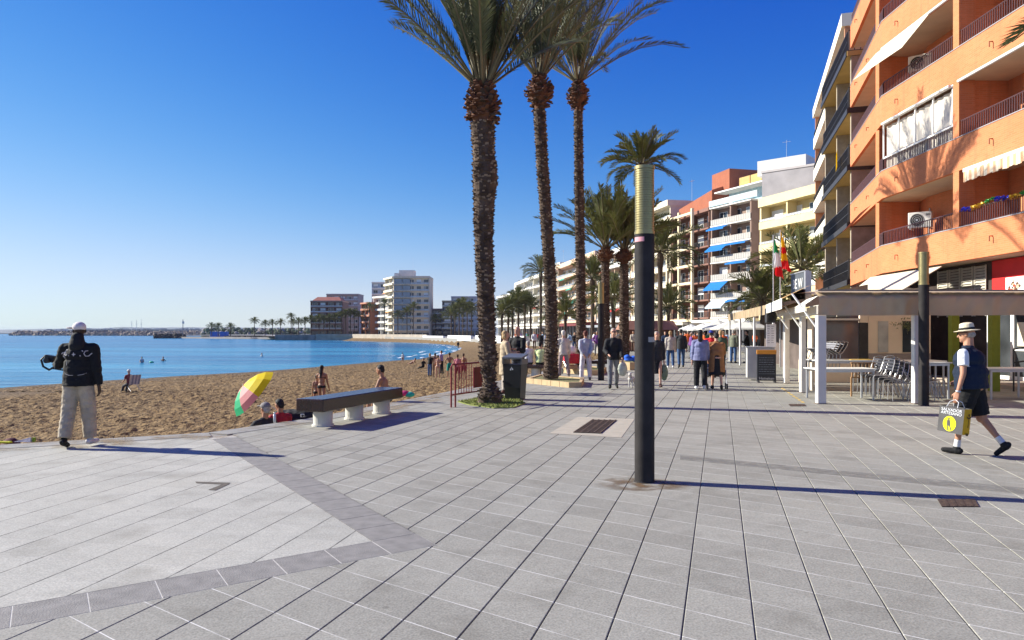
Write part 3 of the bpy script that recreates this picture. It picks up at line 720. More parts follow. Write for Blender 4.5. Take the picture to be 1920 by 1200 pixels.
q.l.new(q.mix(q.m('LESS_THAN', q.m('FRACT', q.m('MULTIPLY', s.outputs[1], 3.2)), .45), (.74, .63, .46), (.62, .36, .20)), q.n['Principled BSDF'].inputs['Base Color'])
va = MB()
for i in range(48):
    ya = 17.6 + i * 7.2 / 48; yb = ya + 7.2 / 48; xa = 14.99 + .012 * math.sin(i); zb = ZB + FH - .45 - .05 * abs(math.sin(i * .9))
    va.add([(xa, ya, ZB + FH - .14), (xa, yb, ZB + FH - .14), (xa, yb, zb), (xa, ya, zb)], [(0, 1, 2, 3)])
va.build('awning_valance', [stripe], OB)
sa = MB(); zt = ZB + 3 * FH - .02
sa.add([(15.10, 26.9, zt), (15.10, 31.0, zt), (14.1, 30.9, zt - 1.15), (14.4, 27.6, zt - 1.05)], [(0, 1, 2, 3)]); sa.build('awning', [creama], OB)
for k, ya, yb in ((3, 25.7, 30.4), (2, 17.6, 25.2), (2, 25.7, 30.4), (4, 25.7, 30.4)):
    rl = MB(); rl.tube([(15.06, ya, ZB + k * FH - .06), (15.06, yb, ZB + k * FH - .06)], .055, 8); rl.build('awning_roller', [whitep], OB)
pinka = MB(); pinka.add([(FAC[0].x - .05, FAC[0].y - .2, ZB + FH), (FAC[1].x - .05, FAC[1].y + .3, ZB + FH), (FAC[1].x - .5, FAC[1].y + .4, ZB + FH - .35), (FAC[0].x - .5, FAC[0].y - .1, ZB + FH - .35)], [(0, 1, 2, 3)])
pinka.build('awning', [M('pink_canvas', (.62, .33, .27), .8, .08, 5)], OB)
# air conditioners with fan, casing and bracket
def aircon(loc, rz, parent, label=None):
    mb = MB(); mb.rbox(-.42, .42, -.15, .15, 0, .62, .02)
    b = mb.build('air_conditioner', [M('ac_white', (.70, .68, .64), .5, .06, 6)], parent, False, loc); b.rotation_euler = (0, 0, rz)
    if label: b['label'] = label
    fan = MB(); fan.cyl((-.1, -.16, .31), (-.1, -.152, .31), .25, .25, 24); fan.build('fan_grille', [darkm], b)
    hb = MB(); hb.cyl((-.1, -.175, .31), (-.1, -.16, .31), .04, .04, 12)
    for r_ in (.1, .17, .24): hb.tube([(-.1 + r_ * math.cos(t * .3142), -.165, .31 + r_ * math.sin(t * .3142)) for t in range(21)], .006, 4)
    hb.build('fan_hub', [alum], b)
    vn = MB()
    for i in range(4): vn.box(.22, .38, -.156, -.151, .46 + i * .025, .472 + i * .025)
    vn.build('vent', [darkm], b)
    br = MB(); br.box(-.36, -.32, -.15, .35, -.05, -.005).box(.32, .36, -.15, .35, -.05, -.005); br.build('bracket', [whitep], b)
    return b
aircon((16.25, 29.7, ZB + BH + .62), R(-40), OB); aircon((16.2, 29.6, ZB + 2 * FH + BH + .7), R(-40), OB); aircon((15.95, 21.9, ZB + FH + BH + .85), R(-50), OB)
# balcony doors and windows of the orange building
for k in range(6):
    z = ZB + k * FH + .23
    for y in (27.2, 23.0, 20.0, 14.5):
        o_ = window_obj(1.4, 2.1, 1 if (k + int(y)) % 2 else 0, whitep, OB, (16.872, y + .7, z)); o_.rotation_euler = (0, 0, R(-90))
dr = MB()
for j in range(2):
    dr.box(16.83, 16.85, 27.25 + j * .62, 27.82 + j * .62, ZB + .25, ZB + 2.35)
    for i in range(18): dr.box(16.81, 16.83, 27.3 + j * .62, 27.77 + j * .62, ZB + .35 + i * .11, ZB + .41 + i * .11)
dr.build('shuttered_door', [whitep], OB)
pp = MB(); pp.tube([(16.84, 30.1, ZB + 2.6), (16.8, 30.1, ZB + 1.5), (16.8, 29.8, ZB + 1.2)], .025, 6); pp.build('pipe', [alum], OB)
# tinsel garland hanging on a railing (rests on it: a thing of its own)
random.seed(21); tn = MB()
ti = [M('tinsel_blue', (.02, .03, .45), .35, .2, 30, metal=.3), M('tinsel_gold', (.55, .33, .03), .35, .2, 30, metal=.3), M('tinsel_green', (.03, .22, .04), .35, .2, 30, metal=.3)]
seq = [0, 1, 2, 0, 1, 2, 2, 0, 1]
for i in range(900):
    y = 25.2 - random.random() * 5.2; mi = seq[min(8, int((25.2 - y) / .6))]; z = ZB + BH + .60 + .05 * math.sin(y * 3); a = random.uniform(0, 6.28); r_ = random.uniform(.04, .1)
    tn.add([(15.16, y, z), (15.16 + r_ * math.cos(a), y + random.uniform(-.04, .04), z + r_ * math.sin(a)), (15.16 + r_ * math.cos(a + .4), y + .03, z + r_ * math.sin(a + .4))], [(0, 1, 2)], mi)
tag(tn.build('tinsel_garland', ti), 'blue, gold and green tinsel garland draped along the maroon balcony railing', 'garland')

# ------------------------------------------------------------------ the row of buildings down the promenade
bb = block('brown panelled block with protruding black barred balconies and ochre soffits, beside the orange brick building', (20.45, 49.2), (17.95, 39.9), 12, 4, 3.05, 4.2, M('dark_brown_wall', (.13, .07, .045), .8, .2, 2), ochre, darkm,
           'wide', .22, .22, 1.1, 0, 1.8, 3.0, None, (), True, M('louvre_beige', (.36, .30, .22), .8, .15, 3), roof_h=0)
rail_mb(9.5, 1.1, 'wide', -.0, 16.66).build('roof_railing', [darkm], bb)
for k in range(5): add_box(bb, 'steel_edge', darkm, -.02, 9.65, -.06 if k < 4 else -.11, -.004 if k < 4 else -.054, 4.17 + k * 3.05, 4.46 + k * 3.05)
for k in range(5):
    mb = MB(); mb.box(9.66, 9.7, -.02, 1.3, 4.2 + k * 3.05, 4.5 + k * 3.05).tube([(9.68, .02, 4.5 + k * 3.05), (9.68, .02, 5.55 + k * 3.05), (9.68, 1.2, 5.55 + k * 3.05)], .03, 5)
    for j in range(4): mb.box(9.66, 9.7, .3 + j * .3, .34 + j * .3, 4.5 + k * 3.05, 5.55 + k * 3.05)
    mb.build('end_railing', [darkm], bb)
rl = MB()
block('cream block with solid white balcony fronts and brick piers, behind the black barred balconies', (28.9, 71.6), (22.2, 50.2), 14, 6, 3.05, 3.9, M('orange_pier', (.58, .27, .14), .85, .1, 2), M('ivory_render', (.80, .74, .60), .85, .06, 1.2), darkm, 'bars', 1.0, .25, .55, 0, 1.5, 3.4, None, (), True, M('orange_pier2', (.58, .27, .14), .85, .1, 2), roof_h=.6)
block('pale yellow terraced block with deep solid balcony bands, behind the flags', (32.4, 98), (35.8, 88), 13, 5, 2.95, 3.3, M('yellow_wall', (.66, .52, .25), .85, .08, 1), yellowr, alum, 'panel', .95, .25, .35, 0, 1.6, 3.2, None, (), True, yellowr, roof_h=.9)
b3b = empty('apartment_building', (36.5, 109, 0), math.atan2(-5, 5.5), 'tall grey rendered block with a bare party wall, rising behind the pale yellow block', 'building')
add_box(b3b, 'wall', greyr, 0, 16, 0, 12, 0, 24.9); add_box(b3b, 'roof_coping', M('coping_pale', (.55, .5, .48), .8, .05, 1), -.1, 16.1, -.1, .2, 24.903, 25.2)
add_box(b3b, 'roof_room', whiter, -1.6, 5.6, 2.0, 9, 24.95, 27.2); antenna(b3b, 2, 4, 27.2, 3.0)
for i in range(3): o_ = add_box(b3b, 'roof_vent', darkm, 7 + i * 2.5, 7.4 + i * 2.5, 2, 2.4, 25.2, 26.0)
b4 = block('white block with glass balcony fronts and rows of blue awnings', (32.1, 121), (35.9, 112.4), 14, 6, 2.95, 3.9, M('b4_wall', (.27, .18, .14), .85, .1, 1), whiter, M('light_rail', (.42, .39, .35), .5, .08, 5), 'panel', .2, .2, .95, 0, 1.5, 3.1, None,
           ((5, 0.2, 4.2, bluea, 1.0, .45), (4, .2, 4.2, bluea, 1.25, .9), (4, 4.6, 4.4, bluea, .7, .2), (3, 4.5, 4.6, bluea, .8, .25), (2, .1, 4.2, bluea, 1.5, 1.2), (1, 4.5, 4.4, bluea, .7, .25), (1, .3, 3.9, M('pale_blue_canvas', (.45, .55, .62), .8, .06, 4), 1.3, 1.1)), roof_h=0)
mb = rail_mb(11.0, 1.0, 'glass', -.2, 21.85); mb.build('terrace_railing', [whitep, railg], b4)
add_box(b4, 'penthouse', greyr, 1.5, 12.5, 2.6, 10, 21.85, 24.6); add_box(b4, 'penthouse_roof', whitep, .8, 12.0, .2, 2.55, 24.0, 24.2)
add_box(b4, 'penthouse_window', railg, 1.6, 9.2, 2.55, 2.58, 22.0, 24.0)
for i in range(4): add_box(b4, 'terrace_fence', ochre, 3 + i * 2.6, 5.4 + i * 2.6, 3.4, 3.5, 24.6, 26.4 - .003)
b5 = block('brown brick block with a cream concrete grid frame in front', (28.6, 134), (31.9, 121.3), 14, 6, 2.93, 3.9, brownr, M('brown_slab', (.24, .12, .09), .85, .1, 1), darkm, 'bars', .25, .25, .85, 0, 1.4, 3.1, None, (), True, brownr, roof_h=.3)
fr = MB(); Lf = 9.6
for u in (0, 4.5, 9.2): fr.box(u, u + .42, -1.1, -.7, 3.4, 22.4)
for k in range(7): z = 3.9 + k * 2.93 + (.0 if k else -.4); fr.box(.42, 4.5, -1.05, -.75, z, z + .4).box(4.92, 9.2, -1.05, -.75, z, z + .4)
fr.build('grid_frame', [M('frame_cream', (.78, .66, .43), .85, .05, 1)], b5)
ph = MB(); ph.add([(1, 1, 21.9), (12.5, 1, 21.9), (12.5, 8, 21.9), (1, 8, 21.9), (1, 1, 23.6), (12.5, 1, 25.0), (12.5, 8, 27.4), (1, 8, 25.6)], [(3, 2, 1, 0), (4, 5, 6, 7), (0, 1, 5, 4), (1, 2, 6, 5), (2, 3, 7, 6), (3, 0, 4, 7)])
ph.build('sloped_penthouse', [redbr], b5); add_box(b5, 'roof_room', redbr, 9, 14.5, 3, 10, 25.0, 28.2); antenna(b5, 2, 3, 25, 4)
block('cream block with narrow balconies beyond the brown brick block', (24.6, 152), (28.4, 134.6), 14, 7, 2.95, 3.9, cream, cream, alum, 'panel', .9, .25, .3, .4, 1.4, 3.2, None, ((6, 1, 4, yela, .8, .4), (3, 8, 4, yela, .8, .4)), roof_h=.8)
block('white block with red and orange awnings behind the palm trunks', (19.9, 172), (24.4, 152.6), 14, 5, 2.95, 3.9, M('warm_wall', (.60, .42, .28), .85, .08, 1), whiter, alum, 'panel', .9, .25, .3, .4, 1.4, 3.2, None,
      ((4, 2, 5, reda, .9, .5), (3, 9, 5, reda, .9, .5), (2, 3, 5, yela, .9, .5), (1, 10, 5, reda, .9, .5)), roof_h=.8)
b8 = block('long peach block with green awnings and flat roof behind the palm trunks', (13.0, 212), (19.6, 172.6), 14, 5, 3.05, 4.2, M('peach_wall', (.50, .36, .24), .85, .08, 1), peach, alum, 'panel', .55, .3, .55, .5, 1.5, 3.3, None,
           ((4, 6, 6, greena, .6, .3), (3, 14, 6, greena, .6, .3), (2, 20, 6, greena, 1.2, 1.0), (1, 10, 5, greena, 1.2, .9)), roof_h=.9)
b9 = block('cream block with stepped terraces and a white roof room beyond the peach block', (6.8, 241), (12.8, 212.8), 14, 5, 3.0, 3.9, cream, whiter, alum, 'bars', .5, .25, .5, .5, 1.5, 3.4, None, ((2, 4, 5, reda, .8, .5),), roof_h=.7)
add_box(b9, 'roof_room', whiter, 16, 21, 3, 8, 19.2, 22.6); add_box(b9, 'roof_room', peach, 6, 12, 3, 8, 19.2, 21); antenna(b9, 18, 5, 22.6, 4)
b10 = block('white block with orange canopy on its roof terrace, farther along the seafront', (1.4, 275), (6.6, 241.8), 14, 5, 3.0, 3.9, whiter, whiter, alum, 'bars', .7, .25, .4, .5, 1.5, 3.4, None, ((4, 12, 8, yela, 1.2, .5),), roof_h=.7)
add_box(b10, 'roof_room', M('grey_roofing', (.3, .3, .32), .8, .1, 1), 18, 30, 3, 8, 19.2, 21.2)
b11 = block('white stepped block at the far end of the lit seafront row', (-6, 312), (1.2, 275.8), 14, 4, 3.0, 3.9, whiter, whiter, alum, 'bars', .7, .25, .4, .5, 1.5, 3.6, None, (), roof_h=.5)
add_box(b11, 'roof_room', whiter, 20, 34, 3, 8, 16.2, 20); add_box(b11, 'roof_room', darkm, 27, 30, 3, 6, 20, 21.5)

# ------------------------------------------------------------------ across the bay
t1 = block('tall pale tower with a white parapet and grey glazed bays across the bay', (-53.9, 340), (-37.6, 340), 16, 8, 3.02, 2.4, M('tower_wall', (.76, .61, .44), .85, .06, 1), M('tower_band', (.76, .60, .43), .85, .06, 1), alum, 'panel', .3, .25, .7, 0, .9, 3.2, None, (), True, M('tower_pier', (.68, .55, .40), .85, .06, 1), roof_h=.7)
for k in range(8):
    for u in (.4, 4.2): add_box(t1, 'glazed_bay', M('bay_glass', (.26, .29, .31), .2, .15, .6, spec=.6), u, u + 3.4, -.15, -.02, 2.9 + k * 3.02, 5.0 + k * 3.02)
add_box(t1, 'roof_room', whiter, 2, 9, 3, 9, 27.2, 30.4); add_box(t1, 'roof_room', whiter, 0, 2, 2, 5, 27.2, 29); antenna(t1, 8.3, 4, 30.4, 6)
block('sunlit side wing with cream balconies on the left flank of the tall pale tower', (-60.3, 353.5), (-54.2, 340.6), 9, 8, 3.02, 2.4, cream, cream, alum, 'panel', .9, .25, .2, .6, 1.3, 3.2, None, ((6, 1, 4, M('orange_canvas', (.6, .25, .06), .8, .08, 5), .8, .4), (3, 6, 5, MATS['orange_canvas'], .8, .4)), True, cream, roof_h=.5)
def far_block(label, px0, px1, Y, ytop, wall, band, n=None, depth=14, **kw):
    z = zat(ytop, Y); n = n or max(2, round(z / 3.1)); zg = 3.2; fh = (z - zg) / (n)
    return block(label, (at(px0, Y), Y), (at(px1, Y), Y), depth, n, fh, zg, wall, band, alum, 'panel', .4, .25, .5, 0, 1.0, 3.2, None, (), True, roof_h=kw.get('roof_h', .4))
block('white block with open balcony loggias beside the tall pale tower across the bay', (-67.2, 361), (-57.6, 347), 12, 5, 3.0, 3.2, whiter, whiter, alum, 'panel', .8, .25, .2, .3, 1.6, 3.2, None, (), True, whiter, roof_h=.6)
far_block('slim blue-grey block with a blank wall and rounded white balconies behind the tower', 697, 724, 372, 531, M('blue_grey', (.36, .42, .52), .8, .05, .6), whiter, 8)
block('narrow rust-red brick block between the white block and the palms across the bay', (-74.3, 367), (-68.3, 357), 12, 4, 3.1, 3.2, M('rust_brick', (.36, .13, .07), .85, .1, 1), M('rust_band', (.45, .2, .12), .85, .1, 1), alum, 'panel', .8, .25, .2, .3, 1.2, 3.2, None, (), True, roof_h=.5)
fb_ = far_block('dark brown block with red tiled roof at the left end of the far seafront', 582, 642, 370, 566, M('dark_brick', (.16, .09, .08), .85, .1, 1), M('pink_band', (.34, .21, .17), .85, .1, 1), 5)
rf = MB(); zr = zat(566, 370); Lr = at(642, 370) - at(582, 370); rf.add([(0, 0, zr), (Lr, 0, zr), (Lr, 12, zr), (0, 12, zr), (2.5, 4, zr + 2.6), (Lr - 2.5, 4, zr + 2.6), (Lr - 2.5, 9, zr + 2.6), (2.5, 9, zr + 2.6)], [(0, 1, 5, 4), (1, 2, 6, 5), (2, 3, 7, 6), (3, 0, 4, 7), (4, 5, 6, 7)])
rf.build('tiled_roof', [M('roof_tile', (.38, .14, .10), .85, .15, 2)], fb_)
far_block('pinkish brown apartment slab behind the red tiled roof across the bay', 612, 672, 405, 553, M('pinkish', (.42, .31, .29), .85, .06, 1), M('pinkish_band', (.46, .35, .32), .85, .06, 1), 6)
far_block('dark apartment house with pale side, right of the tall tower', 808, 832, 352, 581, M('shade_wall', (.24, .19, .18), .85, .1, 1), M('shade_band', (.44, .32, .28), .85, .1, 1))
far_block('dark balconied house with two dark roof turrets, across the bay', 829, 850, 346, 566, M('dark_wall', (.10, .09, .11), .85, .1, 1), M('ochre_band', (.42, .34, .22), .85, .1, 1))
far_block('house with a plain white upper side wall behind the seafront palms', 846, 905, 350, 558, M('lilac_wall', (.52, .52, .58), .85, .06, 1), M('lilac_band', (.50, .47, .48), .85, .06, 1))
# ------------------------------------------------------------------ palms
leafm = M('palm_leaf', (.07, .088, .036), .5, .2, 1.3, col2=(.17, .18, .08), trans=.22, spec=.35)
leafm2 = M('palm_leaf_olive', (.075, .085, .022), .55, .2, 1.0, col2=(.16, .165, .045), trans=.2, spec=.35)  # slightly yellower leaf green, used on the palms farther off
stalkm = M('palm_stalk', (.15, .125, .06), .6, .2, 3)
trunkm = M('palm_trunk', (.045, .028, .019), .95, .3, 3.5, .5, 30, col2=(.13, .088, .06))
bootm = M('palm_collar', (.085, .034, .018), .9, .3, 5, .5, 30, col2=(.20, .09, .045))
def crown_mesh(seed, n=54, Lf=3.6, leaf=60, up=(8, 95), spread=1.0, llen=.42, droop=1.0, thin=False):
    """crown mesh at origin; fronds leave the top of the trunk, leaflets folded in a V"""
    random.seed(seed); mb = MB(); st = MB()
    for k in range(n):
        f = (k + .5) / n; elev = R(up[1] - (up[1] - up[0]) * f ** .9 + random.uniform(-6, 6)); az = k * 2.39996 + random.uniform(-.25, .25)
        Lk = Lf * random.uniform(.82, 1.08) * (.75 + .25 * min(1, f * 2.5)); N_ = 15; pts = []; p = Vector((math.cos(az) * .10, math.sin(az) * .10, 0)); e = elev
        dr = R(random.uniform(38, 70)) * droop * (.45 + .75 * math.cos(min(elev, R(90))))
        for i in range(N_ + 1):
            pts.append(p.copy()); dvec = Vector((math.cos(az) * math.cos(e), math.sin(az) * math.cos(e), math.sin(e))); p = p + dvec * (Lk / N_); e -= dr / N_ * (2.0 * (i / N_) ** 1.2)
        st.tube(pts[::3], [.028 * (1 - i / 6.0) + .005 for i in range(len(pts[::3]))], 4)
        roll = random.uniform(-.6, .6)
        for i in range(leaf):
            t = .20 + .80 * (i + random.random() * .6) / leaf; x = t * N_; j = min(N_ - 1, int(x)); q = pts[j].lerp(pts[j + 1], x - j); d = (pts[j + 1] - pts[j]).normalized()
            sd_ = d.cross(Vector((0, 0, 1)))
            if sd_.length < .05: sd_ = Vector((-math.sin(az), math.cos(az), 0))
            sd_.normalize(); nn = sd_.cross(d).normalized(); sd2 = (sd_ * math.cos(roll) + nn * math.sin(roll)); nn = sd2.cross(d).normalized()
            ll = llen * (math.sin(math.pi * min(1, (t - .08) * .98)) ** .55) * random.uniform(.8, 1.15) + .06; wd = random.uniform(.009, .014) if not thin else .026
            for s_ in (-1, 1):
                a = (d * random.uniform(.75, 1.1) + sd2 * s_ * random.uniform(.55, .9) + nn * random.uniform(.15, .55)).normalized(); wv = a.cross(nn).normalized() * wd
                tip = q + a * ll + Vector((0, 0, -.10 * ll)); mid = q + a * ll * .5
                mb.add([q - wv * .5, q + wv * .5, mid + wv, tip, mid - wv], [(0, 1, 2, 3, 4)])
    return mb, st
def trunk_mesh(pathpts, radii, boots, seed, bsize=.07):
    random.seed(seed); mb = MB(); fine = []; rr = []
    P = [Vector(p) for p in pathpts]; n = 40
    cum = [0]
    for i in range(len(P) - 1): cum.append(cum[-1] + (P[i + 1] - P[i]).length)
    def ev(t):
        s = t * cum[-1]; i = 0
        while i < len(P) - 2 and cum[i + 1] < s: i += 1
        u = (s - cum[i]) / (cum[i + 1] - cum[i]); a = radii[i]; b = radii[i + 1]; uu = u * u * (3 - 2 * u); return P[i].lerp(P[i + 1], u), a + (b - a) * uu
    for i in range(n + 1): p, r_ = ev(i / n); fine.append(p); rr.append(r_ * (1 + .05 * noise.noise(Vector((0, seed, i * .7)))))
    mb.tube(fine, rr, 14)
    H = cum[-1]; rows = int(H / (bsize * .8))
    for j in range(rows):
        t = min(.999, max(0, (j + .5 + random.uniform(-.4, .4)) / rows)); p, r_ = ev(t); per = max(7, int(2 * math.pi * r_ / (bsize * 1.25)))
        if boots < 1 and random.random() > boots: continue
        for k in range(per):
            if random.random() < .06: continue
            a = 2 * math.pi * (k + .5 * (j % 2) + random.uniform(-.18, .18)) / per; o_ = Vector((math.cos(a), math.sin(a), 0)); tg = Vector((-math.sin(a), math.cos(a), 0)); b = bsize * random.uniform(.6, 1.3); out = bsize * random.uniform(.2, .85)
            c = p + o_ * (r_ * .96) + Vector((0, 0, random.uniform(-.35, .35) * bsize))
            mb.add([c - tg * b * .5, c + tg * b * .5, c + tg * b * .42 + Vector((0, 0, b * .55)) + o_ * out, c - tg * b * .42 + Vector((0, 0, b * .55)) + o_ * out, c - tg * b * .3 + Vector((0, 0, b * .62)), c + tg * b * .3 + Vector((0, 0, b * .62))],
                   [(0, 1, 2, 3), (3, 2, 5, 4), (0, 3, 4), (1, 5, 2)], 1 if random.random() < .3 else 0)
    return mb
def collar_mesh(r0, h, seed, rmax, n=170):
    random.seed(seed); mb = MB(); prof = [(0, r0), (.15, r0 * 1.05), (.42, rmax), (.62, rmax * .92), (.85, r0 * .8), (1, r0 * .45)]
    pts = [Vector((0, 0, t * h)) for t, _ in prof]; mb.tube(pts, [r * .88 for _, r in prof], 14)
    for k in range(n):
        t = random.uniform(.08, .95); i = 0
        while prof[i + 1][0] < t: i += 1
        u = (t - prof[i][0]) / (prof[i + 1][0] - prof[i][0]); r_ = prof[i][1] * (1 - u) + prof[i + 1][1] * u
        a = random.uniform(0, 6.283); o_ = Vector((math.cos(a), math.sin(a), 0)); tg = Vector((-math.sin(a), math.cos(a), 0)); b = random.uniform(.05, .11); L = random.uniform(.10, .2)
        c = o_ * r_ * .84 + Vector((0, 0, t * h)); up = random.uniform(-.5, 1.0) if t < .55 else random.uniform(.4, 1.4); dv = (o_ + Vector((0, 0, up))).normalized()
        e = c + dv * L; mb.add([c - tg * b, c + tg * b, e + tg * b * .55, e - tg * b * .55, e + tg * b * .4 + dv.cross(tg) * .03, e - tg * b * .4 + dv.cross(tg) * .03], [(0, 1, 2, 3), (3, 2, 4, 5), (0, 3, 5), (1, 4, 2)], 1 if random.random() < .25 else 0)
    return mb
def near_palm(label, base, top, radii_pts, seed, crown_kw, collar_h, collar_r, bsize=.07, leafmat=None, yaw=0):
    rt = empty('palm_tree', base, 0, label, 'palm tree', 'palm trees along the promenade')
    path, radii = radii_pts; trunk_mesh(path, radii, 1, seed, bsize).build('trunk', [trunkm, M('palm_trunk_light', (.26, .20, .15), .95, .3, 8)], rt)
    tp = Vector(path[-1]); collar_mesh(radii[-1], collar_h, seed, collar_r, 230).build('leaf_base_collar', [bootm, trunkm], rt, False, tp - Vector((0, 0, .05)))
    c, s = crown_mesh(seed, **crown_kw); co = c.build('crown', [leafmat or leafm], rt, False, tp + Vector((0, 0, collar_h - .15))); so_ = s.build('frond_stalks', [stalkm], co)
    co.rotation_euler = (0, 0, yaw)
    return rt
# first palm: base with a waist, bulge near 4.9 m
b1 = G(918, 757)
near_palm('nearest tall palm with a pinched earthen foot in a grass patch, behind the red barrier', b1, 7.1,
          ([(0, 0, 0), (.01, 0, .18), (.0, 0, .46), (-.03, 0, .72), (-.03, 0, 1.0), (-.05, 0, 1.35), (-.09, 0, 2.5), (-.13, 0, 3.6), (-.14, 0, 4.2), (-.12, 0, 4.75), (-.1, 0, 5.1), (-.13, 0, 5.7), (-.16, 0, 6.4)],
           [.27, .28, .135, .16, .205, .185, .195, .205, .22, .245, .285, .25, .27]), 11, dict(n=39, Lf=4.0, leaf=105, up=(40, 93), llen=.46, droop=.55), .95, .33, .072)
b2 = Vector((1.24, 23.9, .16))
near_palm('tall slightly leaning palm rising from the stone edged planter behind the litter bin', b2, 10.2,
          ([(0, 0, 0), (.0, 0, .5), (.03, 0, 1.5), (-.02, 0, 3.2), (-.14, 0, 5.0), (-.28, 0, 7.0), (-.36, 0, 8.6)], [.25, .215, .19, .185, .18, .185, .18]), 23,
          dict(n=34, Lf=4.5, leaf=95, up=(44, 93), llen=.52, droop=.75), 1.15, .42, .078)
b3 = Vector((2.85, 30.8, .16))
near_palm('tallest straight palm, third from the camera, with a wide arching crown', b3, 12.5,
          ([(0, 0, 0), (0, 0, .6), (.0, 0, 2.5), (-.06, 0, 6.0), (-.10, 0, 9.0), (-.12, 0, 10.6)], [.25, .21, .19, .185, .175, .17]), 37, dict(n=36, Lf=4.8, leaf=90, up=(32, 92), llen=.55, droop=1.0), 1.35, .42, .08)
near_palm('stout medium palm with arching fronds, fourth along the beach side', Vector((5.25, 42, .0)), 6.4, ([(0, 0, 0), (0, 0, 1), (0, 0, 3.5), (0, 0, 5.6)], [.29, .25, .235, .22]), 41,
          dict(n=32, Lf=4.0, droop=.8, leaf=58, up=(26, 96), llen=.5, thin=True), .9, .5, .09, leafm2)
near_palm('medium palm with a shaggy crown just left of the foreground column', Vector((6.35, 42.3, .0)), 6, ([(0, 0, 0), (0, 0, 1), (0, 0, 3.0), (0, 0, 5.5)], [.31, .28, .26, .23]), 43,
          dict(n=32, Lf=3.9, droop=.8, leaf=58, up=(34, 96), llen=.5, thin=True), .9, .48, .09, leafm2)
near_palm('tall palm whose crown shows above the gold top of the foreground column', Vector((8.5, 49, .0)), 12, ([(0, 0, 0), (0, 0, 4), (0, 0, 8.0), (0, 0, 11.8)], [.26, .22, .21, .2]), 47,
          dict(n=36, Lf=2.9, leaf=50, up=(-8, 94), llen=.5, thin=True, droop=1.3), .9, .42, .1, leafm2)
near_palm('near palm beyond the right edge with fronds hanging into the upper right corner', Vector((9.75, 10.0, .0)), 6, ([(0, 0, 0), (0, 0, 2), (0, 0, 4.8), (0, 0, 6.15)], [.32, .28, .27, .26]), 53,
          dict(n=56, Lf=2.9, leaf=90, up=(-22, 92), llen=.45, droop=1.25), .5, .36, .1)
# farther palms share crowns and trunks
FC = []
for sd_ in (61, 67, 71):
    c, s = crown_mesh(sd_, n=34, Lf=2.6, leaf=26, up=(-18, 92), llen=.55, thin=True, droop=1.25)
    FC.append((c, s))
ft = trunk_mesh([(0, 0, 0), (0, 0, .5), (0, 0, 1)], [.24, .21, .2], 0, 5)
protos = []
for i, (c, s) in enumerate(FC):
    a = c.build('crown', [leafm2]); b = s.build('frond_stalks', [stalkm]); protos.append((a.data, b.data)); bpy.data.objects.remove(a); bpy.data.objects.remove(b)
mbt = MB(); mbt.tube([(0, 0, z / 12) for z in range(13)], [.27] + [.20 + .02 * math.sin(z * 2) for z in range(1, 11)] + [.30, .2], 8); tdo = mbt.build('trunk', [trunkm]); tdm = tdo.data; bpy.data.objects.remove(tdo)
def far_palm(label, px, pyb, pyt, Y, seed, cw=1.0, x=None):
    """pyb foot row (unused when it is hidden), pyt row where the fronds leave the trunk"""
    x = at(px, Y) if x is None else x; h = zat(pyt, Y); rt = empty('palm_tree', (x, Y, 0), seed * 1.3, label, 'palm tree', 'palm trees along the promenade')
    t = bpy.data.objects.new('trunk', tdm); COL.objects.link(t); t.parent = rt; t.scale = (1, 1, h)
    m1, m2 = protos[seed % 3]; c = bpy.data.objects.new('crown', m1); COL.objects.link(c); c.parent = rt; c.location = (0, 0, h - .1); c.scale = (cw,) * 3
    s = bpy.data.objects.new('frond_stalks', m2); COL.objects.link(s); s.parent = c
far_palm('palm right of the foreground column, in front of the cream grid block', 1238, 0, 470, 62, 1, 1.35)
far_palm('short palm rising over the brown kiosk roof', 1253, 0, 575, 78, 2, 1.15)
far_palm('bushy palm behind the two flags, below the yellow block', 1503, 0, 500, 58, 0, 1.5)
far_palm('low spreading palm left of the two flags', 1430, 0, 560, 60, 1, 1.35)
far_palm('palm crowded behind the flag poles', 1452, 0, 552, 66, 2, 1.1)
far_palm('slim palm between the third and fourth tall trunks', 1111, 0, 520, 78, 1, 1.25)
far_palm('palm half hidden behind the fourth trunk', 1150, 0, 560, 70, 0, 1.2)
far_palm('short palm between the second and third tall trunks', 1060, 0, 590, 90, 2, 1.25)
far_palm('thin tall palm just left of the second tall trunk', 1014, 0, 508, 115, 0, 1.2)
nm = ['leftmost', 'second', 'third', 'fourth', 'fifth', 'sixth']
for i, (px, py) in enumerate(((941, 588), (953, 578), (961, 574), (972, 562), (984, 568), (995, 575))):
    far_palm(nm[i] + ' of the six palms in front of the white blocks beside the nearest trunk', px, 0, py, 128 + i * 2.5, i, 1.15)
for i, (px, py) in enumerate(((846, 590), (853, 583), (861, 576), (868, 572), (876, 584), (884, 580))):
    far_palm(nm[i] + ' of the six palms left of the nearest trunk, by the white side wall', px, 0, py, 268 + i * 3, i, 1.5)
cl = [(560, 604), (572, 602), (583, 600), (598, 598), (607, 600), (618, 597), (629, 596), (640, 592), (648, 588), (657, 587), (664, 588), (672, 592)]
for i, (px, py) in enumerate(cl): far_palm('%s palm from the left in the dense row before the brown blocks' % ['first', 'second', 'third', 'fourth', 'fifth', 'sixth', 'seventh', 'eighth', 'ninth', 'tenth', 'eleventh', 'last'][i], px, 0, py, 362, i, 1.2)
for i, (px, py, Y, l) in enumerate(((693, 577, 332, 'palm before the rust-red brick block across the bay'), (721, 570, 330, 'palm before the white loggia block across the bay'), (746, 592, 330, 'shorter palm before the left corner of the pale tower'),
                                    (763, 585, 330, 'palm before the middle of the pale tower'), (775, 576, 331, 'tallest palm before the right part of the pale tower'), (817, 598, 338, 'palm by the shaded house right of the tower'))): far_palm(l, px, 0, py, Y, i, 1.25)
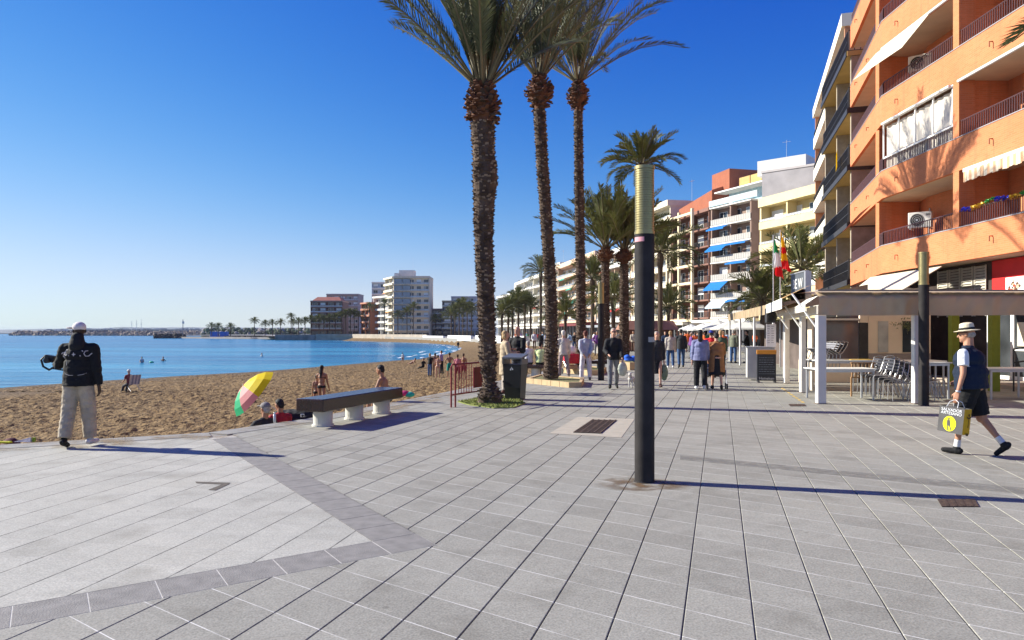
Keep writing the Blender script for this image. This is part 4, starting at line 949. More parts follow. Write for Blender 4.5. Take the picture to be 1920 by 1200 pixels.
for i, (px, py, l) in enumerate(((397, 612, 'palm left of the two blue kiosks on the jetty'), (409, 612, 'palm between the two blue kiosks on the jetty'), (432, 613, 'palm right of the two blue kiosks'), (477, 602, 'lone palm standing high on the jetty promenade'),
                                (497, 607, 'low palm right of the lone jetty palm'), (511, 606, 'dark palm in the middle of the jetty row'), (526, 605, 'palm left of the tall double crown on the jetty'), (546, 594, 'tall palm with a high crown near the jetty root'), (549, 604, 'palm below the tall high crown near the jetty root'))):
    far_palm(l, px, 0, py, 425, i, 1.2)

# ------------------------------------------------------------------ lamp columns
goldm = M('brass_lamp', (.34, .28, .13), .38, .12, 6, metal=.75, spec=.6); blackm = M('column_paint', (.038, .034, .033), .6, .25, 5, .15, 60, spec=.10)
def lamp(base, H, label, gold0, detail=True, sticker=True):
    rt = empty('lamp_column', base, 0, label, 'lamp column', 'lamp columns with black shafts and brass tops'); r_ = .107
    mb = MB(); mb.cyl((0, 0, 0), (0, 0, gold0), r_, r_, 40, caps=False); mb.cyl((0, 0, -.0), (0, 0, .012), r_ + .006, r_ + .006, 40); mb.build('shaft', [blackm], rt, True)
    g_ = MB(); g_.cyl((0, 0, gold0), (0, 0, gold0 + .03), r_ + .003, r_ + .003, 40); g_.cyl((0, 0, H - .035), (0, 0, H), r_ + .004, r_ + .004, 40)
    prof = []; z = gold0 + .03; n = 26
    st = (H - .035 - z) / n
    for i in range(n): prof += [(z + i * st, r_ - .004), (z + i * st + st * .8, r_ - .004), (z + i * st + st * .82, r_ - .012), (z + i * st + st * .98, r_ - .012)]
    prof.append((H - .035, r_ - .004)); seg = 40; vs = []
    for zz, rr in prof:
        for k in range(seg): t = 2 * math.pi * k / seg; vs.append((rr * math.cos(t), rr * math.sin(t), zz))
    g_.add(vs, [(i * seg + k, i * seg + (k + 1) % seg, (i + 1) * seg + (k + 1) % seg, (i + 1) * seg + k) for i in range(len(prof) - 1) for k in range(seg)])
    go = g_.build('lamp_head', [goldm], rt)
    if sticker:
        s_ = MB(); vs = []; ns = 10
        for i in range(ns + 1):
            t = R(180 + 6 + i * 7.2) if sticker == 1 else R(320 - i * 4)
            for zz in ((gold0 - .085, gold0 - .035) if sticker == 1 else (1.16, 1.22)): vs.append(((r_ + .0015) * math.cos(t), (r_ + .0015) * math.sin(t), zz))
        s_.add(vs, [(2 * i, 2 * i + 2, 2 * i + 3, 2 * i + 1) for i in range(ns)]); s_.build('sticker', [M('pink_sticker', (.78, .35, .38), .5, .1, 10)], rt)
    return rt
L1 = lamp(G(1208.5, 903), 3.43, 'large foreground black column with a ribbed brass top and a pink sticker', 2.69)
s_ = MB(); ns = 8; vs = []
for i in range(ns + 1):
    t = R(282 + i * 8)
    for zz in (2.10 + .0, 2.155): vs.append((.1085 * math.cos(t), .1085 * math.sin(t), zz))
s_.add(vs, [(2 * i, 2 * i + 2, 2 * i + 3, 2 * i + 1) for i in range(ns)]); s_.build('sticker', [M('grey_sticker', (.36, .35, .32), .6, .1, 10)], L1, False, (0, 0, -.58))
lamp(G(1732, 760), 3.42, 'black column with a ribbed brass top standing before the canvas terrace at the right', 2.69, sticker=False)
lamp(Vector((3.04, 25.5, 0)), 3.33, 'small distant black column with brass top between the third and fourth palm trunks', 2.62, sticker=False)

# ------------------------------------------------------------------ bench near the sand
woodm = M('dark_bench_wood', (.032, .012, .009), .24, .3, 3, .08, 25, spec=.55, stretch=(3, 3, 3)); legm = M('bench_concrete', (.62, .59, .52), .8, .1, 5, .25, 40)
def bench(label, p_near_right, d, L, W, n_legs=3, H=.5, th=.24, group='slab benches with concrete feet'):
    p0 = Vector(p_near_right); dv = Vector(d).normalized(); rt = empty('bench', (p0.x, p0.y, 0), math.atan2(dv.y, dv.x), label, 'bench', group)
    mb = MB(); mb.rbox(0, L, 0, W, H - th, H, .025); mb.build('seat_slab', [woodm], rt)
    for i in range(n_legs):
        x = .42 + i * (L - .84) / max(1, n_legs - 1); l = MB(); l.cyl((x, W / 2, .0), (x, W / 2, .03), .19, .19, 28); l.cyl((x, W / 2, .03), (x, W / 2, H - th - .002), .165, .17, 28); lo = l.build('leg', [legm], rt, False)
    return rt
pn = Vector((-3.19, 12.52)); bench('long dark wooden slab bench on three pale round concrete feet beside the sand', (-3.17, 12.52), (.878, 2.62), 2.95, .54, 3, .5, .215)
bench('slab bench with two people sitting, beside the second palm planter', (1.35, 27.1), (-.98, .35), 1.6, .55, 2, .46, .12)
bench('empty slab bench behind the small distant column', (4.1, 30.6), (-1, .25), 1.5, .5, 2, .48, .12)
# red barrier
redm = M('barrier_red', (.22, .018, .022), .45, .2, 6, spec=.5)
rb = empty('crowd_barrier', G(846, 764), math.atan2(1.5, .75), 'dark red metal crowd barrier with an infill plate, standing left of the nearest palm trunk', 'barrier')
fr = MB()
Lb = 1.72
fr.tube([(0, 0, 0), (0, 0, .88), (.05, 0, .93), (Lb - .05, 0, .93), (Lb, 0, .88), (Lb, 0, 0)], .02, 8); fr.tube([(0, 0, .27), (Lb, 0, .27)], .018, 6); fr.build('frame', [redm], rb)
p2 = MB(); p2.tube([(.1, -.045, 0), (.1, -.045, .90), (.14, -.04, .92)], .02, 8); p2.build('hinge_post', [redm], rb)
brs = MB()
for i in range(13):
    x = .2 + i * .115
    if not (1.0 < x < 1.42): brs.cyl((x, 0, .27), (x, 0, .93), .009, .009, 6)
brs.build('bars', [redm], rb); pl = MB(); pl.box(.98, 1.42, -.012, .012, .36, .83); pl.build('infill_plate', [redm], rb)
# litter bin
bn = empty('litter_bin', G(966, 749), R(-20), 'tall dark square litter bin with a sloping hood beside the nearest palm', 'litter bin')
bnm = M('bin_steel', (.022, .023, .024), .42, .2, 4, metal=.3, spec=.6); bgm = M('bin_side_grey', (.13, .135, .14), .4, .15, 5, metal=.3)
mb = MB(); mb.add([(-.19, -.19, 0), (.19, -.19, 0), (.19, .19, 0), (-.19, .19, 0), (-.235, -.235, .86), (.235, -.235, .86), (.235, .235, .86), (-.235, .235, .86)], [(3, 2, 1, 0), (4, 5, 6, 7), (0, 1, 5, 4), (1, 2, 6, 5), (2, 3, 7, 6), (3, 0, 4, 7)]); mb.build('body', [bnm], bn)
hd = MB(); hd.add([(-.25, -.25, .99), (.25, -.25, .99), (.25, .25, 1.07), (-.25, .25, 1.07), (-.25, -.25, 1.03), (.25, -.25, 1.03), (.25, .25, 1.11), (-.25, .25, 1.11)], [(3, 2, 1, 0), (4, 5, 6, 7), (0, 1, 5, 4), (1, 2, 6, 5), (2, 3, 7, 6), (3, 0, 4, 7)])
for x in (-.25, .22):
    hd.box(x, x + .03, -.24, .24, .862, .99)
hd.build('hood', [bgm], bn); dp = MB(); dp.box(-.21, .21, -.2445, -.2355, .3, .8); dp.box(-.23, -.17, -.26, -.245, .42, .47)
dp.build('door', [bnm], bn); ic = MB()                                  # small white figure mark under the opening
for x, y_, w_ in ((-.03, .0, .02), (.02, .01, .02), (-.005, .04, .014)): ic.add([(x - w_, -.246, .72 + y_), (x + w_, -.246, .72 + y_), (x, -.246, .77 + y_)], [(0, 1, 2)])
ic.build('emblem', [whitep], bn)
# planters
stonem = M('planter_stone', (.50, .36, .20), .85, .15, 5, .25, 30); soilm = M('planter_grass', (.10, .13, .03), .9, .4, 9, .5, 40, col2=(.22, .18, .10))
def planter(label, pts, h=.16, w_=.16):
    c = sum((Vector(p) for p in pts), Vector((0, 0))) / len(pts); rt = empty('planter', (c.x, c.y, 0), 0, label, 'planter', 'stone edged palm planters')
    q_ = [Vector(p) - c for p in pts]; inn = [p * (1 - w_ / p.length) for p in q_]; n = len(q_); mb = MB()
    for i in range(n):
        a, b, a1, b1 = q_[i], q_[(i + 1) % n], inn[i], inn[(i + 1) % n]; L = (b - a).length; k = max(1, int(L / .45))
        for j in range(k):
            t0, t1 = j / k + .004, (j + 1) / k - .004; pq_ = [a.lerp(b, t0), a.lerp(b, t1), a1.lerp(b1, t1), a1.lerp(b1, t0)]; mb.prism([(v.x, v.y) for v in pq_], 0, h)
    mb.build('kerb_blocks', [stonem], rt); s_ = MB(); s_.prism([(v.x, v.y) for v in inn], 0.001, h - .03); s_.build('soil', [soilm], rt)
planter('pale stone edged planter round the second tall palm', [(.42, 24.1), (1.68, 22.0), (2.05, 22.05), (2.35, 24.3), (1.0, 26.3)])
planter('stone edged planter round the third tall palm', [(1.9, 30.6), (2.9, 28.3), (3.4, 28.35), (3.9, 30.8), (2.9, 33)], .2)
planter('stone planter with blue cloth on it, right of the third palm', [(4.6, 33.2), (5.1, 32.3), (5.9, 32.4), (6.3, 34.0), (5.2, 35.2)], .34)
cl_ = MB(); random.seed(8)
for k in range(7): cl_.ell((5.05 + k * .09, 32.75 + random.uniform(-.1, .1), .42 + random.uniform(0, .14)), random.uniform(.14, .24), .18, random.uniform(.07, .13), None, 10)
tag(cl_.build('cloth_pile', [M('blue_cloth', (.02, .12, .60), .8, .2, 6, .5, 14)], None, True), 'crumpled bright blue cloth piled on a stone planter left of the foreground column', 'cloth')

# ------------------------------------------------------------------ canvas terrace (right)
taupe = M('taupe_canvas', (.50, .37, .225), .85, .10, 1.6, .3, 3.5); postm = M('post_grey', (.64, .62, .58), .55, .08, 3, metal=.1); canw = M('canopy_white', (.70, .66, .58), .85, .06, 3, .3, 6)
tr = empty('terrace_pavilion', (7.05, 17.05, 0), 0, 'open terrace pavilion with taupe canvas valance and grey posts, at the right', 'pavilion')
def tb(name, m_, x0, x1, y0, y1, z0, z1, r_=None):
    mb = MB()
    if r_: mb.rbox(x0 - 7.05, x1 - 7.05, y0 - 17.05, y1 - 17.05, z0, z1, r_)
    else: mb.box(x0 - 7.05, x1 - 7.05, y0 - 17.05, y1 - 17.05, z0, z1)
    return mb.build(name, [m_] if not isinstance(m_, list) else m_, tr)
for x, y, w_ in ((7.05, 17.05, .20), (9.22, 17.05, .14), (11.9, 17.05, .16), (7.86, 20.2, .13), (8.78, 23.9, .16)):
    z1 = 2.02 if y < 18 else 2.3
    tb('post', postm, x - w_ / 2, x + w_ / 2, y - .08, y + .08, .012, z1, .012); tb('post_foot', M('rusty_foot', (.20, .15, .12), .8, .3, 12), x - w_ / 2 - .03, x + w_ / 2 + .03, y - .11, y + .11, .001, .012)
# valance: gathered canvas with folds near the top
vl = MB(); nx, nz = 260, 12; random.seed(2)
for j in range(nz + 1):
    for i in range(nx + 1):
        x = 6.96 + (15.0 - 6.96) * i / nx; t = j / nz; z = 2.57 - t * .545
        fold = (.034 * noise.noise(Vector((x * 5, t * 1.5, 0))) + .12 * max(0, .5 - t) * noise.noise(Vector((x * 11 + t * 8, 3, 1)))) + .006 * noise.noise(Vector((x * 1.2, t * 3, 7)))
        sag = -.012 * math.sin(math.pi * ((x - 6.96) % 2.17) / 2.17) * t
        lean = .17 * max(0, 1 - t / .24) ** .8 * (1 + .5 * noise.noise(Vector((x * 2.2, 0, 4)))); vl.v.append((x - 7.05, -.10 + lean + fold * 1.3, z + sag - .02 * (lean > .1)))
for j in range(nz):
    for i in range(nx): a = j * (nx + 1) + i; vl.f.append((a, a + nx + 1, a + nx + 2, a + 1)); vl.mi.append(0)
vl.build('front_valance', [taupe], tr, True)
tb('top_beam', M('beam_taupe', (.30, .25, .21), .6, .1, 4), 6.94, 15.0, 16.93, 17.12, 2.572, 2.60); tb('lower_beam', postm, 7.15, 15.0, 17.02, 17.10, 2.035, 2.10)
rf = MB(); rf.add([(-.1, .05, 2.58), (7.95, .05, 2.58), (7.95, 6.9, 2.85), (1.75, 6.9, 2.85)], [(0, 1, 2, 3)]); rf.build('canvas_roof', [M('roof_canvas', (.66, .56, .44), .85, .06, 2, trans=.6)], tr)
# left side: white rail, rolled side awnings and diagonal stays
sdv = Vector((8.78 - 7.05, 23.9 - 17.05)).normalized()
def along(s_, off=0.0): return Vector((sdv.x * s_ - sdv.y * off * 1, sdv.y * s_ + sdv.x * off))
mb = MB()
for s0, s1, z0, z1, o0, o1 in ((.15, 7.0, 2.05, 2.25, -.05, .05),):
    a, b, c_, d_ = along(s0, o0), along(s1, o0), along(s1, o1), along(s0, o1); mb.prism([(v.x, v.y) for v in (a, d_, c_, b)][::-1], z0, z1)
mb.build('side_beam', [canw], tr)
for i, (s0, s1) in enumerate(((.25, 2.0), (2.1, 4.3), (4.4, 6.9))):
    mb = MB(); a, b, c_, d_ = along(s0, .30), along(s1, .30), along(s1, .02), along(s0, .02)
    mb.add([(a.x, a.y, 2.28), (b.x, b.y, 2.28), (c_.x, c_.y, 2.48), (d_.x, d_.y, 2.48)], [(0, 1, 2, 3)]); mb.add([(a.x, a.y, 2.29), (b.x, b.y, 2.29), (b.x, b.y, 2.12), (a.x, a.y, 2.12)], [(0, 1, 2, 3)])
    mb.build('side_awning', [canw], tr)
for s0 in (.4, 3.2, 6.2):
    a = along(s0, .04); b = along(s0 + .2, .55); mb = MB(); mb.tube([(a.x, a.y, 1.75), (b.x, b.y, 2.55)], .025, 6); mb.build('stay', [whitep], tr)
mb = MB(); a, b, c_, d_ = along(2.2, .62), along(7.1, .62), along(7.1, -.1), along(2.2, -.1)
mb.add([(a.x, a.y, 2.50), (b.x, b.y, 2.50), (c_.x, c_.y, 2.86), (d_.x, d_.y, 2.86), (a.x, a.y, 2.30), (b.x, b.y, 2.30), (c_.x, c_.y, 2.5), (d_.x, d_.y, 2.5)], [(0, 1, 2, 3), (7, 6, 5, 4)])
mb.build('tan_canopy', [M('tan_canvas', (.46, .28, .11), .85, .2, 3, .3, 5)], tr)
mb = MB(); mb.add([(a.x, a.y, 2.52), (b.x, b.y, 2.52), (b.x, b.y, 2.24), (a.x, a.y, 2.24)], [(0, 1, 2, 3)]); mb.build('canopy_edge', [canw], tr)
# back wall of the terrace: panels, glass, black door
wm = M('terrace_wall', (.72, .60, .46), .85, .08, 1.5); 
YB = 24.35
def bw(name, m_, px0, px1, z0, z1, dy=0.0, th=.06): return tb(name, m_, at(px0, YB), at(px1, YB), YB + dy, YB + dy + th, z0, z1)
bw('back_wall', wm, 1628, 1745, .01, 2.6, .0, .12); bw('back_wall', wm, 1500, 1627.5, .01, .74, .0, .12); bw('back_wall', M('wall_base', (.27, .23, .22), .85, .1, 2), 1628, 1745, .02, .95, -.015, .01)
bw('back_window', M('smoked_glass', (.10, .075, .075), .08, .3, 1.2, spec=.7), 1508, 1609, .76, 2.02, .03, .03); bw('window_frame', postm, 1500, 1611, .742, .775, -.01, .1); bw('window_frame', postm, 1500, 1611, 2.03, 2.09, -.01, .1)
bw('black_door', darkm, 1610.5, 1627, .02, 1.95, -.03, .08); bw('mullion', wm, 1612, 1627, 1.955, 2.4, -.02, .1)
bw('narrow_window', M('pale_glass', (.42, .42, .40), .15, .2, 3, spec=.6), 1646, 1665, .99, 2.0, -.022, .015); bw('narrow_window', glassd, 1692, 1718, .99, 2.0, -.022, .015); bw('window_frame', whitep, 1718.5, 1722, .97, 2.02, -.03, .03)
fo_ = MB(); random.seed(14)
for k in range(260):
    c = Vector((at(1706, YB) + random.gauss(0, .22) - 7.05, YB - .12 + random.uniform(-.06, .06) - 17.05, 1.86 + random.gauss(0, .09))); a = random.uniform(0, 6.28); l_ = random.uniform(.05, .1)
    fo_.add([c, c + Vector((math.cos(a) * l_, random.uniform(-.03, .03), math.sin(a) * l_)), c + Vector((math.cos(a + .5) * l_ * .6, .02, math.sin(a + .5) * l_ * .6))], [(0, 1, 2)])
tag(fo_.build('hanging_plant', [M('plant_green', (.10, .14, .05), .7, .3, 12, col2=(.25, .24, .12))], None, False, (7.05, 17.05, 0)), 'trailing green plant hanging at the window on the terrace back wall', 'plant')
# side glazing of the terrace entrance
for k, (s0, s1, m_) in enumerate(((5.0, 5.9, darkm), (4.0, 4.9, wm), (6.0, 6.7, wm))):
    mb = MB(); a, b, c_, d_ = along(s0, -.35), along(s1, -.35), along(s1, -.40), along(s0, -.40); mb.prism([(v.x, v.y) for v in (a, b, c_, d_)][::-1], .01, 2.04); mb.build('side_panel', [m_], tr)
# sign on the terrace roof
sg = empty('roof_sign', (8.2, 20.8, 2.57), math.atan2(-.996, -.087), 'dark grey roof sign with white letters above the terrace canopy', 'sign')
mb = MB(); mb.box(-1.35, 0, -.04, .04, .0, .76); mb.build('board', [M('sign_grey', (.085, .095, .11), .5, .15, 6)], sg)
mb = MB(); mb.box(-1.39, .04, -.06, .06, .762, .79).box(.003, .12, -.06, .10, -.1, .76); mb.build('frame', [alum], sg)
text('BE W', .40, whitep, sg, Matrix.Translation((-.68, -.045, .45)) @ Matrix.Rotation(R(90), 4, 'X'))
text('.', .5, whitep, sg, Matrix.Translation((-.35, -.045, .20)) @ Matrix.Rotation(R(90), 4, 'X'), 'full_stop')
# yellow dashes on the paving at the terrace edge
yd = MB()
for i in range(9): a, b = Vector((6.75, 17.3)) + sdv * (i * .55), Vector((6.75, 17.3)) + sdv * (i * .55 + .3); n_ = Vector((sdv.y, -sdv.x)) * .035; yd.add([(v.x, v.y, .004) for v in (a - n_, a + n_, b + n_, b - n_)], [(0, 1, 2, 3)])
struct(yd, 'yellow_marking', [M('yellow_paint', (.62, .42, .10), .8, .25, 8)])
# tables and chairs
tabm = M('table_top', (.72, .72, .69), .4, .05, 4); chm = M('chair_aluminium', (.42, .41, .41), .35, .08, 10, metal=.7); chd = M('chair_slat', (.10, .10, .12), .4, .1, 10, metal=.5)
def table(label, x, y, w_, d_, h=.74, rz=0.0, z=0):
    t = empty('table', (x, y, z), rz, label, 'table', 'white terrace tables'); mb = MB(); mb.rbox(-w_ / 2, w_ / 2, -d_ / 2, d_ / 2, h - .03, h, .012); mb.build('table_top', [tabm], t)
    for ys in (-1, 1): ap = MB(); ap.box(-w_ / 2 + .05, w_ / 2 - .05, ys * (d_ / 2 - .055) - .015, ys * (d_ / 2 - .055) + .015, h - .09, h - .032); ap.build('apron', [alum], t)
    for sx_ in (-1, 1):
        for sy_ in (-1, 1): l = MB(); l.rbox(sx_ * (w_ / 2 - .07) - .022, sx_ * (w_ / 2 - .07) + .022, sy_ * (d_ / 2 - .07) - .022, sy_ * (d_ / 2 - .07) + .022, 0, h - .031, .006); l.build('leg', [alum], t)
    return t
CHT = None
def chair(label, loc, rz, tilt=0.0, group='stacking aluminium terrace chairs'):
    global CHT
    if CHT is None:
        c = empty('chair', loc, rz, label, 'chair', group)
        for s_ in (-1, 1):
            f = MB(); x = s_ * .24
            f.tube([(x, -.24, 0), (x, -.23, .40), (x, -.20, .44), (x, .18, .43), (x * .98, .24, .52), (x * .92, .31, .74), (x * .8, .33, .86)], .012, 6); f.build('frame_side', [chm], c)
            l = MB(); l.tube([(x, .34, 0), (x, .26, .22), (x, .19, .42)], .012, 6); l.build('rear_leg', [chm], c)
        b = MB(); b.tube([(-.19, .33, .86), (-.1, .35, .89), (.1, .35, .89), (.19, .33, .86)], .012, 6)
        b.build('top_rail', [chm], c); st_ = MB()
        for i in range(6): st_.box(-.23, .23, -.2 + i * .066, -.15 + i * .066, .43, .442)
        st_.build('seat', [chd], c); bk = MB()
        for i in range(4): zz = .56 + i * .075; bk.box(-.215, .215, .255 + i * .02, .27 + i * .02, zz, zz + .05)
        bk.build('backrest', [chd], c); CHT = record(c)
        c.rotation_euler = (tilt, 0, rz); return c
    c = copy_tree(None, None, CHT); c.location = loc; c.rotation_euler = (tilt, 0, rz); c['label'] = label; c['group'] = group; return c
table('low white table just behind the left terrace post', 8.03, 18.3, 1.5, .75, .76)
table('second white table with a yellow cloth corner, behind the low table', 8.85, 20.1, 1.6, .8, .9); table('white table behind the stacked chairs on the terrace', 10.6, 20.2, 1.9, .8, .88)
table('white terrace table under the elbow of the man with the hat', 12.15, 18.4, 1.25, .8, .76); table('narrow white terrace table next to the right post', 10.3, 18.6, .95, .7, .90)
yc = MB(); yc.rbox(-.3, .3, -.2, .2, 0, .012, .02); tag(yc.build('table_cloth', [M('yellow_cloth', (.75, .5, .08), .8, .1, 8)], None, False, (9.25, 19.95, .901)), 'folded yellow cloth lying on the second white table', 'cloth')
od = ['highest leftmost', 'second highest', 'middle', 'second lowest', 'lowest rightmost']
for k in range(5): chair(od[k] + ' chair of the slanting stack left of the black terrace column', (8.72 + .115 * k, 17.85, .045 * (4 - k)), R(-84), R(0))
for k in range(4): chair(['highest', 'second highest', 'third', 'lowest'][k] + ' chair of the second nested stack, farther back behind the slanting one', (9.0 + .11 * k, 18.9, .045 * (3 - k)), R(-80))
for k in range(4): chair(['first', 'second', 'third', 'last'][k] + ' of four tipped chairs resting upside against the back table', (8.15 + k * .1, 20.25, .72), R(-70), R(-25))
for k in range(4): chair(['lowest', 'second', 'third', 'topmost'][k] + ' of four grey chairs leaning together right of the black column', (9.72 + .13 * k, 17.75 + .08 * k, .0), R(75), R(-8 - 3 * k))
for k in range(3): chair(['left', 'middle', 'right'][k] + ' chair of the trio behind the narrow table near the right post', (10.35 + .14 * k, 19.0, .0), R(110))
wd = MB(); c0 = Vector((8.92, 19.0, 0))
for i in range(7): wd.box(-.28 + i * .09, -.25 + i * .09, -.02, .02, .5, .84)
wd.box(-.3, .32, -.025, .025, .84, .87).box(-.3, .32, -.025, .025, .47, .5).box(-.3, -.27, -.02, .02, 0, .47).box(.29, .32, -.02, .02, 0, .47)
tag(wd.build('wooden_rack', [M('rack_wood', (.30, .17, .08), .7, .2, 8)], None, False, c0), 'small brown wooden rack between the white table and the chair stack', 'rack')
# menu board, banner, loudspeaker box in front of the second pavilion
mbd = empty('menu_board', G(1437, 717, 0), R(-8), 'black chalk menu board with an orange header beside the terrace corner', 'menu board')
mb = MB(); mb.rbox(-.30, .30, -.03, .03, .06, .92, .01); mb.build('chalkboard', [M('chalk_black', (.012, .016, .026), .5, .3, 12)], mbd)
mb = MB(); mb.rbox(-.31, .31, -.04, .04, .922, 1.06, .01); mb.build('header', [M('header_orange', (.50, .20, .02), .5, .15, 6)], mbd)
for x in (-.26, .26): l = MB(); l.box(x - .02, x + .02, -.15, .15, 0, .058); l.build('foot', [darkm], mbd)
rot = Matrix.Rotation(R(90), 4, 'X'); text('Heineken', .125, M('chalk', (.6, .6, .6), .9, .1, 5), mbd, Matrix.Translation((0, -.032, .13)) @ rot)
wr = MB(); random.seed(31); chk = M('chalk_faint', (.14, .17, .22), .9, .3, 9)
for r_ in range(8):
    x = -.24
    while x < .2: w_ = random.uniform(.03, .09); wr.box(x, x + w_, -.0325, -.031, .80 - r_ * .075, .815 - r_ * .075); x += w_ + .02
wr.build('chalk_writing', [chk], mbd)
bx = empty('loudspeaker', (8.30, 24.0, 1.94), R(-8), 'black loudspeaker cabinet mounted at the end of the pavilion', 'loudspeaker'); mb = MB(); mb.rbox(-.145, .145, -.14, .14, 0, .46, .02); mb.build('cabinet', [darkm], bx)
for z, r_ in ((.15, .1), (.34, .055)): l = MB(); l.cyl((0, -.142, z), (0, -.15, z), r_, r_ * .92, 20); l.build('cone', [M('cone_black', (.015, .015, .018), .7, .2, 10)], bx)
bn2 = empty('hanging_poster', (8.33, 24.0, 1.18), R(-8), 'white hanging poster with faint print under the black loudspeaker', 'poster'); mb = MB(); mb.box(-.15, .15, -.01, .01, 0, .72); mb.build('sheet', [M('poster_white', (.72, .70, .74), .7, .08, 6)], bn2)
mb = MB(); random.seed(6)
for i in range(16): z = .64 - (i // 2) * .075; mb.box(-.12 + .12 * (i % 2), -.12 + .12 * (i % 2) + random.uniform(.05, .1), -.0125, -.0105, z, z + .018)
mb.build('print', [M('print_grey', (.3, .28, .34), .8, .2, 9)], bn2)
fzr = empty('ice_cream_freezer', (8.5, 25.6, 0), R(-15), 'grey serving counter behind the black menu board', 'counter'); mb = MB(); mb.rbox(-.45, .45, -.3, .3, .08, 1.12, .03); mb.build('body', [M('counter_grey', (.50, .49, .46), .5, .08, 4)], fzr); mb = MB(); mb.box(-.47, .47, -.32, .32, 1.122, 1.15); mb.build('lid', [alum], fzr)
# second pavilion with tan canopy beyond
sp = empty('terrace_canopy', (9.2, 26.5, 0), 0, 'long tan canvas canopy on thin posts beyond the first terrace', 'canopy'); tanm = M('tan_canvas2', (.34, .25, .15), .85, .25, 2.5, .3, 5)
dv2 = Vector((3.1, 16)).normalized(); nv2 = Vector((dv2.y, -dv2.x))
mb = MB(); pts = [Vector((0, 0)), dv2 * 16.3, dv2 * 16.3 + nv2 * 3.2, nv2 * 3.2]; zs = (2.62, 2.62, 3.3, 3.3)
mb.add([(p.x, p.y, z) for p, z in zip(pts, zs)], [(0, 1, 2, 3)]); mb.build('canvas_roof', [tanm], sp)
mb = MB(); mb.add([(0, 0, 2.66), (pts[1].x, pts[1].y, 2.66), (pts[1].x, pts[1].y, 2.30), (0, 0, 2.30)], [(0, 1, 2, 3)]); mb.add([(0, 0, 2.62), (pts[3].x, pts[3].y, 3.3), (pts[3].x, pts[3].y, 2.9), (0, 0, 2.3)], [(0, 1, 2, 3)]); mb.build('valance', [tanm], sp)
for t in (.0, 5.3, 10.8, 16.2): p = dv2 * t + nv2 * .08; l = MB(); l.rbox(p.x - .04, p.x + .04, p.y - .04, p.y + .04, 0, 2.6, .01); l.build('post', [whitep], sp)
for t in (2.5, 8, 13): p = dv2 * t + nv2 * 3.1; l = MB(); l.box(p.x - .9, p.x + .9, p.y - 2.2, p.y + 2.2, 0, 2.2); l.build('counter_wall', [M('stall_dark', (.12, .09, .08), .8, .3, 1.5)], sp)
# flags
def flag(label, x, y, H, cols, horizontal, zb, zt, ph):
    rt = empty('flag', (x, y, 0), 0, label, 'flag', 'flags on poles beyond the terrace'); mb = MB(); mb.cyl((0, 0, 0), (0, 0, H), .03, .02, 8); mb.build('pole', [alum], rt)
    fl = MB(); nu, nv = 18, 22
    for j in range(nv + 1):
        for i in range(nu + 1):
            u = i / nu; v = j / nv; fall = .55 * v; wd_ = .16 + .5 * v; xx = .03 + u * wd_ * .75; yy = .10 * math.sin(u * 9 + v * 5 + ph) * (.3 + v); z = zt - v * (zt - zb) - u * .35 * (1 - v * .4)
            fl.v.append((xx, yy, z))
    for j in range(nv):
        for i in range(nu):
            a = j * (nu + 1) + i; fl.f.append((a, a + 1, a + nu + 2, a + nu + 1)); t = (j / nv) * .85 + (i / nu) * .15; fl.mi.append(min(len(cols) - 1, int(t * len(cols))))
    fl.build('flag_cloth', cols, rt, True)
gf, wf_, rf_, yf = M('flag_green', (.01, .26, .07), .8, .05, 4, trans=.3), M('flag_white', (.72, .70, .72), .8, .05, 4, trans=.3), M('flag_red', (.72, .015, .02), .8, .05, 4, trans=.3), M('flag_yellow', (.85, .52, .01), .8, .05, 4, trans=.3)
flag('green, white and red flag drooping from the left pole', at(1450, 35), 35, 6.2, [gf, wf_, rf_], True, 4.35, 6.1, 0)
flag('red and yellow flag drooping from the right pole', at(1463, 35.4), 35.4, 6.5, [yf, yf, rf_, yf, rf_, rf_], True, 4.7, 6.4, 2)
fl = MB(); fx, fy = 19.3, 43.5
fl.add([(18.55, 42.6, 11.1), (18.55, 42.6, 12.1), (18.35, 42.3, 11.6), (18.3, 42.2, 10.7)], [(0, 1, 2, 3)]); tag(fl.build('balcony_flag', [yf, rf_]), 'small yellow and red flag hanging from a black barred balcony', 'flag')
# kiosk, parasols and awnings far down the walk
ks = empty('kiosk', (at(1243, 70), 70, 0), R(10), 'small brown wooden kiosk with a sloping roof at the foot of the palms', 'kiosk'); kbm = M('kiosk_brown', (.17, .07, .045), .8, .2, 2); krm = M('kiosk_roof', (.33, .16, .11), .8, .12, 2)
mb = MB(); mb.box(-1.0, .6, -.9, 1.2, 0, 1.9); mb.build('cabin', [kbm], ks); mb = MB(); mb.add([(-1.3, -1.3, 1.9), (1.1, -1.3, 1.9), (1.1, 1.5, 1.9), (-1.3, 1.5, 1.9), (-1.1, -.3, 2.75), (.9, -.3, 2.75), (.9, .6, 2.75), (-1.1, .6, 2.75)], [(3, 2, 1, 0), (4, 5, 6, 7), (0, 1, 5, 4), (1, 2, 6, 5), (2, 3, 7, 6), (3, 0, 4, 7)]); mb.build('roof', [krm], ks)
mb = MB(); mb.box(.85, 1.0, -1.2, -1.05, 0, 1.9); mb.build('roof_post', [krm], ks); mb = MB(); mb.box(-.8, .4, -.93, -.905, 1.0, 1.7); mb.build('hatch', [darkm], ks)
